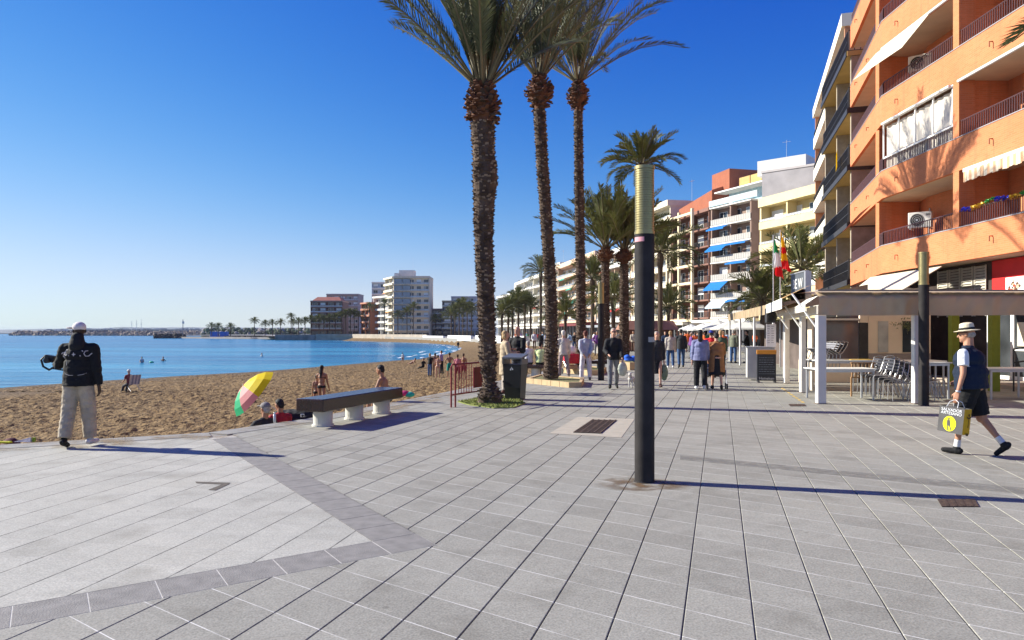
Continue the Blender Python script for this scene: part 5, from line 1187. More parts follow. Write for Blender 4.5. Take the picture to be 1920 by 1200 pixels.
ks2 = empty('kiosk', (at(1186, 66), 66, 0), R(10), 'dark red kiosk half hidden behind the foreground column', 'kiosk'); mb = MB(); mb.box(-.8, .8, -.9, 1.2, 0, 1.9); mb.build('cabin', [kbm], ks2); mb = MB(); mb.add([(-1.1, -1.2, 1.9), (1.1, -1.2, 1.9), (1.1, 1.5, 1.9), (-1.1, 1.5, 1.9), (-.9, -.2, 2.7), (.9, -.2, 2.7), (.9, .6, 2.7), (-.9, .6, 2.7)], [(3, 2, 1, 0), (4, 5, 6, 7), (0, 1, 5, 4), (1, 2, 6, 5), (2, 3, 7, 6), (3, 0, 4, 7)]); mb.build('roof', [krm], ks2)
parm = M('parasol_white', (.78, .76, .70), .8, .05, 3, trans=.25)
def parasol(label, x, y, r_=1.9, h=2.5):
    rt = empty('parasol', (x, y, 0), .3, label, 'parasol', 'white parasols of the far terraces'); mb = MB(); mb.cyl((0, 0, 0), (0, 0, h + .25), .03, .03, 8); mb.build('pole', [alum], rt)
    c = MB(); n = 8; vs = [(0, 0, h + .2)] + [(r_ * math.cos(2 * math.pi * k / n + .39), r_ * math.sin(2 * math.pi * k / n + .39), h - .5) for k in range(n)]; c.add(vs, [(0, 1 + k, 1 + (k + 1) % n) for k in range(n)])
    c.add([v for v in vs[1:]] + [(v[0], v[1], v[2] - .12) for v in vs[1:]], [(k, (k + 1) % n, n + (k + 1) % n, n + k) for k in range(n)]); c.build('canopy', [parm], rt)
    b = MB(); b.cyl((0, 0, 0), (0, 0, .08), .3, .28, 16); b.build('base', [darkm], rt)
for i, (px, Y) in enumerate(((1347, 62), (1374, 60), (1402, 58), (1318, 84), (1296, 92))): parasol(['widest white parasol over the far walkers', 'white parasol right of the widest one, above the far walkers', 'white parasol partly behind the pavilion end', 'smaller white parasol left of the widest one', 'leftmost white parasol near the kiosk'][i], at(px, Y), Y, 1.8)
def canopy(label, p0, p1, dep, z, m_, fr=.25):
    p0, p1 = Vector(p0), Vector(p1); d = p1 - p0; L = d.length; rt = empty('shop_canopy', (p0.x, p0.y, 0), math.atan2(d.y, d.x), label, 'canopy', 'shop canopies under the seafront blocks')
    mb = MB(); mb.box(0, L, 0, dep, z, z + fr); mb.build('canopy_roof', [m_], rt)
    for i in range(int(L / 3) + 1): l = MB(); l.box(i * L / int(L / 3) * .98 + .02, i * L / int(L / 3) * .98 + .1, .1, .18, 0, z - .002); l.build('post', [alum], rt)
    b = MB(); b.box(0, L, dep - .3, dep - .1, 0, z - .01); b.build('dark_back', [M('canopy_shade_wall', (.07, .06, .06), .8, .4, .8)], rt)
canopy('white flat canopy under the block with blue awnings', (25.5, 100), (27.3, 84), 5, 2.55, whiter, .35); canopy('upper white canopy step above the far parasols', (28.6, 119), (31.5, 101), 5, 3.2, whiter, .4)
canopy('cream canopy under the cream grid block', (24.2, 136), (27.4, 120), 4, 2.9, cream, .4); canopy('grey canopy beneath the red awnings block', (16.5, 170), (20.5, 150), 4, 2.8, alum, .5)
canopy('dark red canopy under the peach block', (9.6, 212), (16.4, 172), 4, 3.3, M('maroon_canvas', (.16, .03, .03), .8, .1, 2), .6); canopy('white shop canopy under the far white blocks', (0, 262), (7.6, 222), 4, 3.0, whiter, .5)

# ------------------------------------------------------------------ sea walls, jetty, breakwater, hills
def seg_wall(name, label, pts, z0, z1, th, m_, group=None):
    mb = MB()
    for i in range(len(pts) - 1):
        a, b = Vector(pts[i]), Vector(pts[i + 1]); d = (b - a).normalized(); n_ = Vector((d.y, -d.x)) * th; q_ = [a, a + n_, b + n_, b]; mb.prism([(v.x, v.y) for v in q_][::-1], z0, z1)
    return tag(mb.build(name, [m_]), label, 'wall', group)
seg_wall('low_wall', 'white low wall between the sand and the far palms, right section', [(-1.5, 158), (-9.5, 193)], -.6, .95, .6, whitep)
seg_wall('low_wall', 'white low wall at the back of the far beach, middle section', [(-11.0, 199), (-20, 232)], -.6, .85, .6, whitep); seg_wall('low_wall', 'short white low wall at the far left end of the beach', [(-22, 238), (-34, 272)], -.6, .6, .6, whitep)
seg_wall('low_wall', 'white low wall seen between the nearest palm and the embracing couple', [(2.6, 141), (-1.0, 156)], -.8, 1.0, .6, whitep)
stw = M('sea_wall_stone', (.36, .31, .25), .9, .2, .5, .3, 2)
seg_wall('sea_wall', 'long pale stone sea wall below the buildings across the bay', [(-30, 262), (-50, 304), (-74, 346), (-92, 350)], -2.2, 1.0, 1.0, stw)
seg_wall('sea_wall', 'weathered grey sea wall below the dark brown block across the bay', [(-92.2, 350), (-112, 353)], -2.2, .7, 1.0, M('sea_wall_grey', (.25, .22, .20), .9, .35, .4, .3, 2))
rockm = M('rock_brown', (.20, .155, .125), .95, .3, .3, .5, 2, col2=(.36, .30, .25)); rockd = M('rock_dark', (.05, .045, .045), .95, .3, .3, .5, 2)
def rocks(name, label, cat, p0, p1, wid, z0, h, n, m_, seed, sz):
    random.seed(seed); mb = MB(); p0, p1 = Vector(p0), Vector(p1); d = (p1 - p0).normalized(); n_ = Vector((d.y, -d.x))
    for k in range(n):
        t = random.random(); o_ = random.uniform(-1, 1); c = p0.lerp(p1, t) + n_ * o_ * wid; zz = z0 + h * (1 - abs(o_)) * random.uniform(.6, 1); s_ = sz * random.uniform(.6, 1.3)
        rm = Matrix.Rotation(random.uniform(0, 6), 3, 'Z') @ Matrix.Rotation(random.uniform(0, 6), 3, 'X'); vs = [rm @ Vector((x * s_ * random.uniform(.7, 1), y * s_ * random.uniform(.6, 1), z * s_ * .6)) + Vector((c.x, c.y, zz)) for x, y, z in ((-1, -1, -1), (1, -1, -1), (1, 1, -1), (-1, 1, -1), (-1, -1, 1), (1, -1, 1), (1, 1, 1), (-1, 1, 1))]
        mb.add(vs, [(3, 2, 1, 0), (4, 5, 6, 7), (0, 1, 5, 4), (1, 2, 6, 5), (2, 3, 7, 6), (3, 0, 4, 7)])
    return tag(mb.build(name, [m_]), label, cat)
rocks('rock_mound', 'dark rock mound at the tip of the short jetty', 'rocks', (at(290, 470), 470), (at(345, 475), 475), 4, -2.2, 2.6, 260, rockd, 4, 1.1)
rocks('rock_shore', 'dark rocks along the foot of the jetty', 'rocks', (at(420, 470), 470), (at(562, 400), 400), 2, -2.0, .9, 420, rockd, 9, .9)
jt = MB(); jp = [(at(340, 476), 472), (at(562, 400), 398), (at(575, 420), 440), (at(340, 500), 500)]; jt.prism(jp, -1.9, -.9); struct(jt, 'jetty', [M('jetty_concrete', (.30, .27, .24), .9, .15, .3)])
rocks('breakwater', 'long rocky breakwater across the bay, running to the left', 'breakwater', (-640, 960), (-270, 840), 7, -2.0, 4.8, 3400, rockm, 12, 2.0)
seg_wall('harbour_wall', 'pale harbour wall on top of the long breakwater', [(-560, 955), (-150, 832)], 0, 5.8, 2, M('harbour_wall_grey', (.36, .31, .27), .9, .1, .1))
for i, px in enumerate((402, 420)):
    Y = 470; kb_ = empty('beach_kiosk', (at(px, Y), Y - 1, -.9), 0, ['left bright blue kiosk on the jetty', 'right bright blue kiosk on the jetty'][i], 'kiosk', 'blue kiosks on the jetty'); mb = MB(); mb.box(-2.2, 2.2, 0, 3, 0, 3.0); mb.build('cabin', [M('kiosk_blue', (.01, .12, .52), .6, .08, 2)], kb_); mb = MB(); mb.box(-2.4, 2.4, -.2, 3.2, 3.0, 3.2); mb.build('roof', [M('kiosk_blue_roof', (.02, .2, .6), .6, .08, 2)], kb_)
mst = empty('light_mast', (at(343, 474), 474, -.9), 0, 'tall thin light mast at the tip of the jetty', 'mast'); mb = MB(); mb.cyl((0, 0, 0), (0, 0, 11), .3, .2, 8); mb.build('pole', [M('mast_grey', (.22, .22, .24), .6, .1, 2)], mst); mb = MB(); mb.box(-.3, .7, -.4, .4, 8.3, 9.8); mb.build('lamp_panel', [alum], mst)
for i, px in enumerate((243, 252, 261)):
    ms_ = empty('harbour_mast', (at(px, 900), 905, 0), 0, ['left', 'middle', 'right'][i] + ' of three thin masts above the long breakwater', 'mast', 'masts beyond the breakwater'); mb = MB(); mb.cyl((0, 0, 0), (0, 0, 16 + i), .3, .2, 6); mb.build('pole', [alum], ms_); mb = MB(); mb.box(-1, 1, -.1, .1, 12, 12.3); mb.build('yard', [alum], ms_)
hl = MB(); random.seed(2); hv = []; n = 240
for i in range(n + 1):
    px = -260 + i * 5.2; Y = 2600; x = at(px, Y); h = 12 + 9 * max(0, min(1, (px + 50) / 250)) + 3.5 * noise.noise(Vector((i * .13, 0, 0))) + 1.5 * noise.noise(Vector((i * .6, 0, 3)))
    hv += [(x, Y - 60, -3), (x, Y, h * .8), (x, Y + 120, h), (x, Y + 500, h * .9)]
hl.add(hv, [(4 * i + j, 4 * i + 4 + j, 4 * i + 5 + j, 4 * i + 1 + j) for i in range(n) for j in range(3)]); struct(hl, 'far_hills', [M('hill_bluegreen', (.12, .15, .17), .95, .25, .02, col2=(.22, .25, .27))], True)
tn_ = MB(); random.seed(17)
for k in range(420):
    px = random.uniform(85, 600); Y = 2450 + random.uniform(-90, 90); x = at(px, Y); w_ = random.uniform(4, 15); z = random.uniform(1, 11); h = random.uniform(3, 7); tn_.box(x, x + w_, Y, Y + 8, z - 3, z + h * .9, random.choice((0, 0, 1, 2)))
tag(tn_.build('distant_town', [M('town_white', (.50, .50, .50), .9, .1, .1), M('town_grey', (.32, .33, .35), .9, .1, .1), M('town_dark', (.13, .16, .15), .9, .1, .1)]), 'low pale distant town strung along the shore beyond the breakwater', 'town', kind='stuff')
tg_ = MB(); random.seed(19)
for k in range(900):
    px = random.uniform(380, 600); Y = 700 + random.uniform(-40, 40); x = at(px, Y); z = random.uniform(-1, 5); s_ = random.uniform(1, 2.6); tg_.ell((x, Y, z), s_, s_, s_ * .8, None, 6, random.choice((0, 0, 1)))
tag(tg_.build('harbour_greenery', [M('far_green', (.10, .12, .07), .9, .3, .3), M('far_grey', (.34, .30, .28), .9, .2, .3)]), 'belt of far low trees and boats behind the jetty', 'trees', kind='stuff')
# overhead wire across the bay
# white ribbed weather: small railings along the jetty promenade
rl = rail_mb(60, 1.0, 'bars', 0, 0, .6).build('railing', [alum]); rl.location = (at(565, 395), 394, 0); rl.rotation_euler = (0, 0, math.atan2(-40, 50)); tag(rl, 'thin railing on the far seafront promenade below the dark brown block', 'railing')
# ------------------------------------------------------------------ people
Z = Vector((0, 0, 1))
def skel(p):
    J = {}; l = R(p.get('lean', 3)); up = Vector((0, math.sin(l), math.cos(l))); J['up'] = up; P = Vector((0, 0, 0)); J['P'] = P; tw = R(p.get('twist', 0)); sw = p.get('shw', .175)
    xs = Vector((math.cos(tw), math.sin(tw), 0))
    J['neck'] = P + up * .50; hy, hp = p.get('head', (0, 0)); hd = Vector((-math.sin(R(hy)) * math.sin(R(hp)), math.cos(R(hy)) * math.sin(R(hp)), math.cos(R(hp))))
    J['head'] = J['neck'] + (up * .55 + Z * .45).normalized() * .06 + hd * .135; J['hyaw'] = R(hy); J['hpitch'] = R(hp)
    for s, n in ((-1, 'L'), (1, 'R')):
        pi, kn, ab = p.get('leg' + n, (0, 2, 3)); a = R(pi); k = R(pi - kn); sp = math.sin(R(ab)) * s
        h = P + Vector((s * .088, 0, -.03)); th = Vector((sp, math.sin(a), -math.cos(a))).normalized(); kn_ = h + th * .425; sh_ = Vector((sp * .3, math.sin(k), -math.cos(k))).normalized(); an = kn_ + sh_ * .405
        J['hip' + n], J['knee' + n], J['ank' + n] = h, kn_, an; fp = R(p.get('foot' + n, 0)); J['fd' + n] = Vector((s * .14, math.cos(fp), -math.sin(fp))).normalized(); J['fu' + n] = Vector((0, math.sin(fp), math.cos(fp)))
        pi, ab, el, inw = p.get('arm' + n, (0, 8, 12, 0)); a = R(pi); e = R(pi + el); S_ = P + up * .438 + xs * (s * sw)
        ud = Vector((math.sin(R(ab)) * s, math.sin(a) * math.cos(R(ab)), -math.cos(a) * math.cos(R(ab)))).normalized(); E = S_ + ud * .285; fd = Vector((math.sin(R(ab)) * s * .6 - s * inw, math.sin(e), -math.cos(e))).normalized(); W = E + fd * .25
        J['sh' + n], J['el' + n], J['wr' + n], J['hd' + n] = S_, E, W, fd
    return J
def hand(mb, W, d, s, curl, detail, r=1.0):
    side = d.cross(Vector((0, 1, 0)));  side = side.normalized() if side.length > .2 else Vector((1, 0, 0)); pn = d.cross(side).normalized()
    if detail == 0: mb.caps(W, W + d * .13, .028, .026, 8, sy=.8); mb.caps(W + d * .02, W + d * .07 + Vector((-s * .035, .02, 0)), .014, .010, 6); return
    fw = Vector((0, 1, 0)) if abs(d.y) < .8 else Vector((0, 0, 1)); across = (fw - d * fw.dot(d)).normalized(); palmn = d.cross(across).normalized() * s      # across the knuckles, palm normal towards the body
    for t in (-.024, -.008, .008, .024): mb.caps(W + across * t * .7, W + d * .085 + across * t, .017, .015, 8)
    for i, t in enumerate((.030, .010, -.010, -.028)):
        L = (.036, .042, .039, .031)[i]; q = W + d * .088 + across * t; a = R(curl * .6); dd = d; rr = .0092
        for j in range(3):
            dn = (dd * math.cos(a) - palmn * math.sin(a)).normalized(); q2 = q + dn * L * (1, .72, .55)[j]; mb.caps(q, q2, rr, rr * .9, 7); q, dd, a, rr = q2, dn, R(curl), rr * .9
    q = W + d * .025 + across * .03; q2 = q + (across * .7 + d * .7 - palmn * .25).normalized() * .04; q3 = q2 + (d * .85 + across * .15 - palmn * .5).normalized() * .03; mb.caps(q, q2, .013, .011, 7); mb.caps(q2, q3, .011, .009, 7)
def head_mx(J): return Matrix.Rotation(J['hyaw'], 3, 'Z') @ Matrix.Rotation(-J['hpitch'], 3, 'X')
def body_mb(p, detail):
    J = skel(p); g = p.get('girth', 0); mb = MB(); up = J['up']; P = J['P']; H = J['head']; mx = head_mx(J)
    def hp(x, y, z): return H + mx @ Vector((x, y, z))
    mb.ell(hp(0, -.008, .018), .076, .095, .098, mx); mb.ell(hp(0, .022, -.045), .056, .068, .068, mx); mb.caps(J['neck'] - up * .04, hp(0, -.02, -.05), .060 + g * .2, .055, 10)
    mb.caps(hp(0, .092, -.002), hp(0, .108, -.030), .010, .014, 8); mb.caps(hp(-.032, .082, .028), hp(.032, .082, .028), .013, .013, 8); mb.caps(hp(-.022, .082, -.062), hp(.022, .082, -.062), .010, .010, 8); mb.ell(hp(0, .070, -.088), .026, .024, .022, mx)
    for s in (-1, 1): mb.ell(hp(s * .078, -.005, -.005), .012, .020, .032, mx)
    mb.ell(P + up * .02, .145 + g, .108 + g, .12); mb.ell(P + up * .17, .128 + g, .096 + g * 1.2, .16); mb.ell(P + up * .34, .152 + g * .7, .108 + g * .8, .17); mb.caps(J['shL'].lerp(J['shR'], .1), J['shL'].lerp(J['shR'], .9), .062, .062, 10)
    mb.caps(J['neck'] + up * .0, J['shL'].lerp(J['shR'], .2), .048, .05, 8); mb.caps(J['neck'], J['shL'].lerp(J['shR'], .8), .048, .05, 8)
    for s, n in ((-1, 'L'), (1, 'R')):
        mb.caps(J['hip' + n], J['knee' + n], .082 + g * .5, .054 + g * .2, 12); k, a = J['knee' + n], J['ank' + n]; mb.caps(k, a, .051, .034, 12); mb.caps(k.lerp(a, .12) - Vector((0, .012, 0)), k.lerp(a, .5) - Vector((0, .008, 0)), .048, .042, 10)
        fd, fu = J['fd' + n], J['fu' + n]; mb.caps(a - fu * .035 - fd * .03, a - fu * .052 + fd * .13, .034, .024, 10, sy=.8)
        mb.caps(J['sh' + n], J['el' + n], .050, .038, 10); mb.caps(J['el' + n], J['wr' + n], .038, .026, 10); hand(mb, J['wr' + n], J['hd' + n], s, p.get('curl', 28), detail)
    return mb
def top_mb(p, kind):
    J = skel(p); g = p.get('girth', 0); c = {'tee': .012, 'vest': .022, 'jacket': .026, 'shirt': .018, 'coat': .034, 'bikini': .006}[kind]; mb = MB(); up = J['up']; P = J['P']
    if kind == 'bikini':
        mb.caps(P + up * .33 + Vector((-.13, .0, 0)), P + up * .33 + Vector((.13, .0, 0)), .045, .045, 10); mb.ell(P + up * .33, .158 + g, .118 + g, .035); return mb
    mb.ell(P + up * .17, .135 + g + c, .103 + g * 1.2 + c, .17); mb.ell(P + up * .34, .158 + g * .7 + c, .114 + g * .8 + c, .175); mb.caps(J['shL'].lerp(J['shR'], .08), J['shL'].lerp(J['shR'], .92), .062 + c * .7, .062 + c * .7, 12)
    mb.caps(J['neck'] - up * .01, J['shL'].lerp(J['shR'], .22), .062 + c * .6, .062 + c * .6, 8); mb.caps(J['neck'] - up * .01, J['shL'].lerp(J['shR'], .78), .062 + c * .6, .062 + c * .6, 8)
    if kind in ('vest', 'jacket', 'coat'): mb.caps(J['neck'] - up * .02, J['neck'] + up * .035, .068 + c * .3, .066 + c * .3, 12, True, False)
    hem = {'tee': -.02, 'vest': -.05, 'jacket': -.10, 'shirt': -.10, 'coat': -.42}[kind]
    if p.get('sit') and kind != 'coat': hem = -.04
    if p.get('sit') and kind == 'coat': hem = -.10
    r1 = .162 + g + c if kind != 'coat' else .215 + g
    mb.caps(P + up * .26, P + Vector((0, 0, hem)) if kind != 'coat' else P + Vector((0, .01, hem)), .148 + g + c, r1 + .004, 16, False, False, .76)
    for n in 'LR':
        S_, E, W = J['sh' + n], J['el' + n], J['wr' + n]
        if kind in ('jacket', 'coat', 'shirt'): mb.caps(S_, E, .054 + c, .044 + c, 12); mb.caps(E, E.lerp(W, .96), .044 + c, .034 + c * .9, 12, True, False)
        elif kind == 'tee': mb.caps(S_, S_.lerp(E, .62), .054 + c, .058 + c, 12, True, False)
    return mb
def bottom_mb(p, kind):
    J = skel(p); g = p.get('girth', 0); mb = MB(); up = J['up']; P = J['P']
    if kind == 'briefs':
        mb.ell(P + up * -.0, .152 + g, .116 + g, .085)
        for n in 'LR': h, k = J['hip' + n], J['knee' + n]; mb.caps(h, h.lerp(k, .12), .088 + g * .5, .088, 12, True, False)
        return mb
    if kind == 'skirt': mb.caps(P + up * .1, P + Vector((0, 0, -.50)), .14 + g, .20 + g, 16, True, False, .85); return mb
    mb.ell(P + up * .03, .155 + g, .118 + g, .13); wide = p.get('wide', .018)
    for n in 'LR':
        h, k, a = J['hip' + n], J['knee' + n], J['ank' + n]
        if kind == 'shorts': mb.caps(h, h.lerp(k, .92), .094 + g * .5, .088 + g * .3, 12, True, False)
        else: mb.caps(h, k, .090 + g * .5 + wide * .4, .058 + wide, 12); mb.caps(k, k.lerp(a, .97), .058 + wide, .046 + wide, 12, True, False)
        if kind == 'cargo':
            m_ = h.lerp(k, .78); s = -1 if n == 'L' else 1; mb.ell(m_ + Vector((s * .072, 0, 0)), .03, .075, .10)
    return mb
def shoe_mb(p, n):
    J = skel(p); a, fd, fu = J['ank' + n], J['fd' + n], J['fu' + n]; mb = MB()
    mb.caps(a - fu * .045 - fd * .035, a - fu * .056 + fd * .155, .047, .036, 12, sy=.85); mb.caps(a - fu * .0, a - fu * .05, .045, .048, 10); mb.caps(a - fu * .074 - fd * .03, a - fu * .076 + fd * .15, .032, .028, 10, sy=.6); return mb
def hair_mb(p, style):
    J = skel(p); H = J['head']; mx = head_mx(J); mb = MB()
    def hp(x, y, z): return H + mx @ Vector((x, y, z))
    if style == 'bald': mb.ell(hp(0, -.035, -.01), .082, .075, .055, mx); return mb
    mb.ell(hp(0, -.022, .036), .085, .092, .090, mx); mb.ell(hp(0, -.055, -.02), .072, .055, .07, mx)
    if style == 'long': mb.caps(hp(0, -.07, 0), hp(0, -.095, -.17) , .072, .075, 12, sy=.55); mb.caps(hp(0, -.095, -.15), hp(0, -.115, -.32), .075, .04, 12, sy=.5)
    if style == 'bob': mb.caps(hp(-.06, -.03, .0), hp(-.066, -.03, -.09), .04, .034, 10); mb.caps(hp(.06, -.03, .0), hp(.066, -.03, -.09), .04, .034, 10); mb.ell(hp(0, -.06, -.05), .078, .05, .08, mx)
    if style == 'bun': mb.ell(hp(0, -.09, .07), .04, .04, .04, mx)
    return mb
def hat_mb(p, style):
    J = skel(p); H = J['head']; mx = head_mx(J); mb = MB()
    def hp(x, y, z): return H + mx @ Vector((x, y, z))
    ax = mx @ Z
    if style == 'cap':
        mb.ell(hp(0, -.012, .048), .090, .106, .078, mx); b = p.get('brim', 0); bm_ = mx @ Matrix.Rotation(R(b), 3, 'Z'); c = H + mx @ Vector((0, 0, .045)) + bm_ @ Vector((0, .115, 0)); mb.ell(c, .078, .085, .014, bm_)
    elif style == 'straw':
        mb.caps(hp(0, -.01, .04), hp(0, -.01, .135), .100, .084, 20, False, False); mb.ell(hp(0, -.01, .133), .083, .088, .026, mx, 20); mb.ell(hp(0, -.01, .045), .155, .168, .011, mx, 24)
    elif style == 'knit': mb.ell(hp(0, -.015, .05), .095, .105, .09, mx)
    return mb
BAKE = []; PM = {}
def pmesh(key, mbf, mat_, vox, name, smooth=3, wrinkle=0.0):
    if key not in PM:
        o = mbf().build(name, [mat_]); BAKE.append((o, vox, smooth, wrinkle)); PM[key] = o.data

        PM[key] = o; o['_proto'] = 1
        return o
    s = PM[key]; c = bpy.data.objects.new(name, s.data); COL.objects.link(c)
    COPIES.append((c, s)); return c
COPIES = []
SKIN = M('skin_light', (.52, .29, .20), .55, .1, 6, spec=.35); SKIN2 = M('skin_tan', (.36, .175, .10), .55, .1, 6, spec=.35); SKIN3 = M('skin_dark', (.035, .020, .015), .5, .1, 6, spec=.35)
CM = {}
def cloth(col, tex=.18):
    key = tuple(round(c, 3) for c in col)
    if key not in CM: CM[key] = M('cloth_%d' % len(CM), col, .85, tex, 9, .35, 26)
    return CM[key]
HAIRC = {'grey': (.36, .33, .30), 'white': (.62, .58, .52), 'black': (.012, .010, .010), 'brown': (.06, .032, .018), 'blond': (.42, .28, .13), 'red': (.12, .03, .02)}
POSES = {
 'stand': dict(legL=(1, 2, 3), legR=(-2, 3, 4), armL=(2, 8, 14, 0), armR=(-2, 8, 12, 0)),
 'walk': dict(legL=(20, 6, 2), legR=(-16, 16, 2), footR=32, footL=-6, armL=(-18, 7, 16, 0), armR=(20, 7, 22, 0), lean=4),
 'walk2': dict(legR=(16, 5, 2), legL=(-13, 14, 2), footL=24, armR=(-14, 8, 14, 0), armL=(15, 8, 20, 0), lean=5),
 'stroll': dict(legL=(8, 3, 2), legR=(-8, 8, 3), footR=14, armL=(-6, 7, 12, 0), armR=(8, 7, 16, 0)),
 'hips': dict(legL=(3, 2, 5), legR=(-3, 3, 5), armL=(-12, 32, 62, .85), armR=(-12, 32, 62, .85)),
 'hold': dict(legL=(2, 2, 3), legR=(-2, 3, 4), armL=(15, 8, 85, .5), armR=(12, 8, 80, .5)),
 'back': dict(legL=(1, 2, 6), legR=(-2, 3, 6), armL=(-28, 8, 10, .55), armR=(-28, 8, 10, .55)),
 'sitL': dict(legL=(86, 78, 6), legR=(84, 80, 6), armL=(20, 10, 45, .3), armR=(18, 10, 50, .3), lean=8, sit=1),
 'sitfloor': dict(legL=(72, 30, 8), legR=(80, 52, 8), armL=(28, 14, 30, .2), armR=(-28, 18, 8, 0), lean=-8, sit=1),
 'push': dict(legL=(12, 4, 3), legR=(-10, 12, 3), footR=18, armL=(28, 8, 48, .05), armR=(28, 8, 48, .05), lean=14, head=(0, 22)),
}
def person(label, loc, face, pose='stand', top=('jacket', (.03, .03, .035)), bottom=('trousers', (.03, .03, .04)), hair=('short', 'grey'), hat=None, shoes=(.03, .03, .03), H=1.70, vox=.016, skin=None, group=None, sitz=None, detail=0, wr=.006, extra=None, name='person', girth=None):
    """face = heading angle in degrees, 0 = away from the camera (+Y), 90 = to the left"""
    p = dict(POSES[pose]) if isinstance(pose, str) else dict(pose)
    if extra: p.update(extra)
    if girth is not None: p['girth'] = girth
    key = repr(sorted(p.items())); skin = skin or SKIN; s = H / 1.75
    J = skel(p); 
    if p.get('sit'): zoff = (sitz if sitz is not None else .45) / s + .10
    else: zoff = -min(J['ankL'].z - .095 * J['fuL'].z - max(0, .15 * -J['fdL'].z), J['ankR'].z - .095 * J['fuR'].z - max(0, .15 * -J['fdR'].z))
    rt = empty(name, Vector(loc), R(face), label, 'person', group, s)
    def part(nm, k, fn, m_, sm=3, w_=0.0):
        o = pmesh((key, k, vox, detail), fn, m_, vox, nm, sm, w_); o.parent = rt; o.location = (0, 0, zoff)
        MATFIX.append((o, m_)); return o
    part('body', 'body', lambda: body_mb(p, detail), skin, 2)
    if top:
        if top[0] == 'vest+tee': part('shirt', 'tee', lambda: top_mb(p, 'tee'), cloth((.78, .78, .78)), 3, wr * .6); part('vest', 'vest', lambda: top_mb(p, 'vest'), cloth(top[1]), 3, wr)
        else: part({'tee': 'shirt', 'bikini': 'swimwear'}.get(top[0], top[0]), top[0], lambda: top_mb(p, top[0]), cloth(top[1]), 3, wr)
    if bottom: part({'cargo': 'trousers', 'briefs': 'swimwear'}.get(bottom[0], bottom[0]), bottom[0], lambda: bottom_mb(p, bottom[0]), cloth(bottom[1]), 3, wr)
    if shoes:
        for n in 'LR': part('shoe', 'shoe' + n, lambda n=n: shoe_mb(p, n), cloth(shoes if not isinstance(shoes, dict) else shoes[n]), 2)
    if hair: part('hair', 'hair' + hair[0], lambda: hair_mb(p, hair[0]), M('hair_' + hair[1], HAIRC[hair[1]], .7, .3, 30, .5, 60), 2, .004)
    if hat: part('hat', 'hat' + hat[0], lambda: hat_mb(p, hat[0]), M('hat_%d_%d_%d' % tuple(int(c * 99) for c in hat[1]), hat[1], .8, .1, 12, .2, 60), 1)

    return rt, J, zoff
MATFIX = []
def clean(rt):
    if '_top' in rt: del rt['_top']
W_, BK, NV, BG, GY, JN = (.72, .71, .70), (.012, .012, .014), (.012, .03, .075), (.50, .43, .33), (.20, .20, .21), (.04, .09, .20)
def gz(px, py, z=0.0): return G(px, py, z)
# the two walkers nearest the camera
pL = dict(legL=(-6, 10, 3), legR=(7, 3, 4), footL=16, armL=(22, 26, 68, -.45), armR=(-4, 9, 10, 0), lean=3, head=(30, 4), wide=.042, shw=.20, girth=.022, brim=45)
rt, J, zo = person('person in black jacket with white script and pale cap, standing at the sand edge', gz(147, 838), 4, pL, ('jacket', (.006, .006, .0065)), ('cargo', (.40, .33, .235)), None, ('cap', (.66, .60, .58)), {'L': (.012, .012, .012), 'R': (.62, .58, .56)}, 1.735, .0085, SKIN3, None, None, 1, .009)
s_ = MB(); H = J['head']; s_.ell(H + Vector((0, -.04, -.10)), .082, .08, .07); s_.caps(H + Vector((0, -.05, -.10)), J['neck'] + Vector((0, -.05, -.03)), .085, .12, 12)
o = s_.build('hood', [cloth((.012, .012, .013))], rt, True, (0, 0, zo)); BAKE.append((o, .012, 3, .006))
HEROL = (rt, J, zo)
hand_p = J['wrL'] + J['hdL'] * .12
rg = MB(); c0 = hand_p + Vector((0, 0, zo)); 
mx = Matrix.Translation(c0) @ Matrix.Rotation(R(10), 4, 'Y')
rg.rbox(-.07, .07, -.05, .05, -.05, .05, .012, 0, mx @ Matrix.Translation((-.10, .04, .06))); rg.tube([c0 + Vector((-.02, 0, -.05)), c0 + Vector((-.10, .03, -.09)), c0 + Vector((-.19, .04, -.04)), c0 + Vector((-.22, .04, .06)), c0 + Vector((-.16, .04, .12)), c0 + Vector((-.05, .03, .10))], .016, 8)
rg.cyl(c0 + Vector((-.10, .03, .05)), c0 + Vector((-.10, -.06, .05)), .035, .04, 14); rg.tube([c0 + Vector((.0, 0, .03)), c0 + Vector((-.03, 0, -.07)), c0 + Vector((.14, .02, -.10))], .012, 6)
wpos = lambda rt_, v: (rt_.matrix_basis @ v)
cr = rg.build('camera_rig', [M('rig_black', (.02, .02, .022), .45, .2, 20)]); cr.matrix_world = rt.matrix_basis; tag(cr, 'small dark camera rig held out by the person in the pale cap', 'camera')

pR = dict(legL=(14, 8, 3), legR=(-12, 26, 2), footR=40, footL=-4, armL=(-4, 14, 16, .0), armR=(-14, 16, 75, .5), lean=5, head=(12, 6), girth=.075, shw=.21, wide=.02)
rt, J, zo = person('man in a straw hat, navy vest and black shorts walking left with a carrier bag', gz(1822, 852), 42, pR, ('vest+tee', (.006, .014, .034)), ('shorts', (.008, .008, .009)), ('bald', 'grey'), ('straw', (.70, .60, .42)), (.012, .012, .013), 1.72, .0085, M('skin_sun', (.44, .215, .13), .55, .1, 6, spec=.35), None, None, 1, .007)
bd_ = MB(); H = J['head']; mxh = head_mx(J); c = H + mxh @ Vector((0, -.01, .058)); bd_.caps(c, c + mxh @ Vector((0, 0, .03)), .1015, .0985, 24, False, False); o = bd_.build('hat_band', [cloth(BK)], rt, True, (0, 0, zo)); 
sk = MB()
for n in 'LR': a = J['ank' + n]; sk.caps(a + (J['knee' + n] - a).normalized() * .12, a, .041, .040, 12)
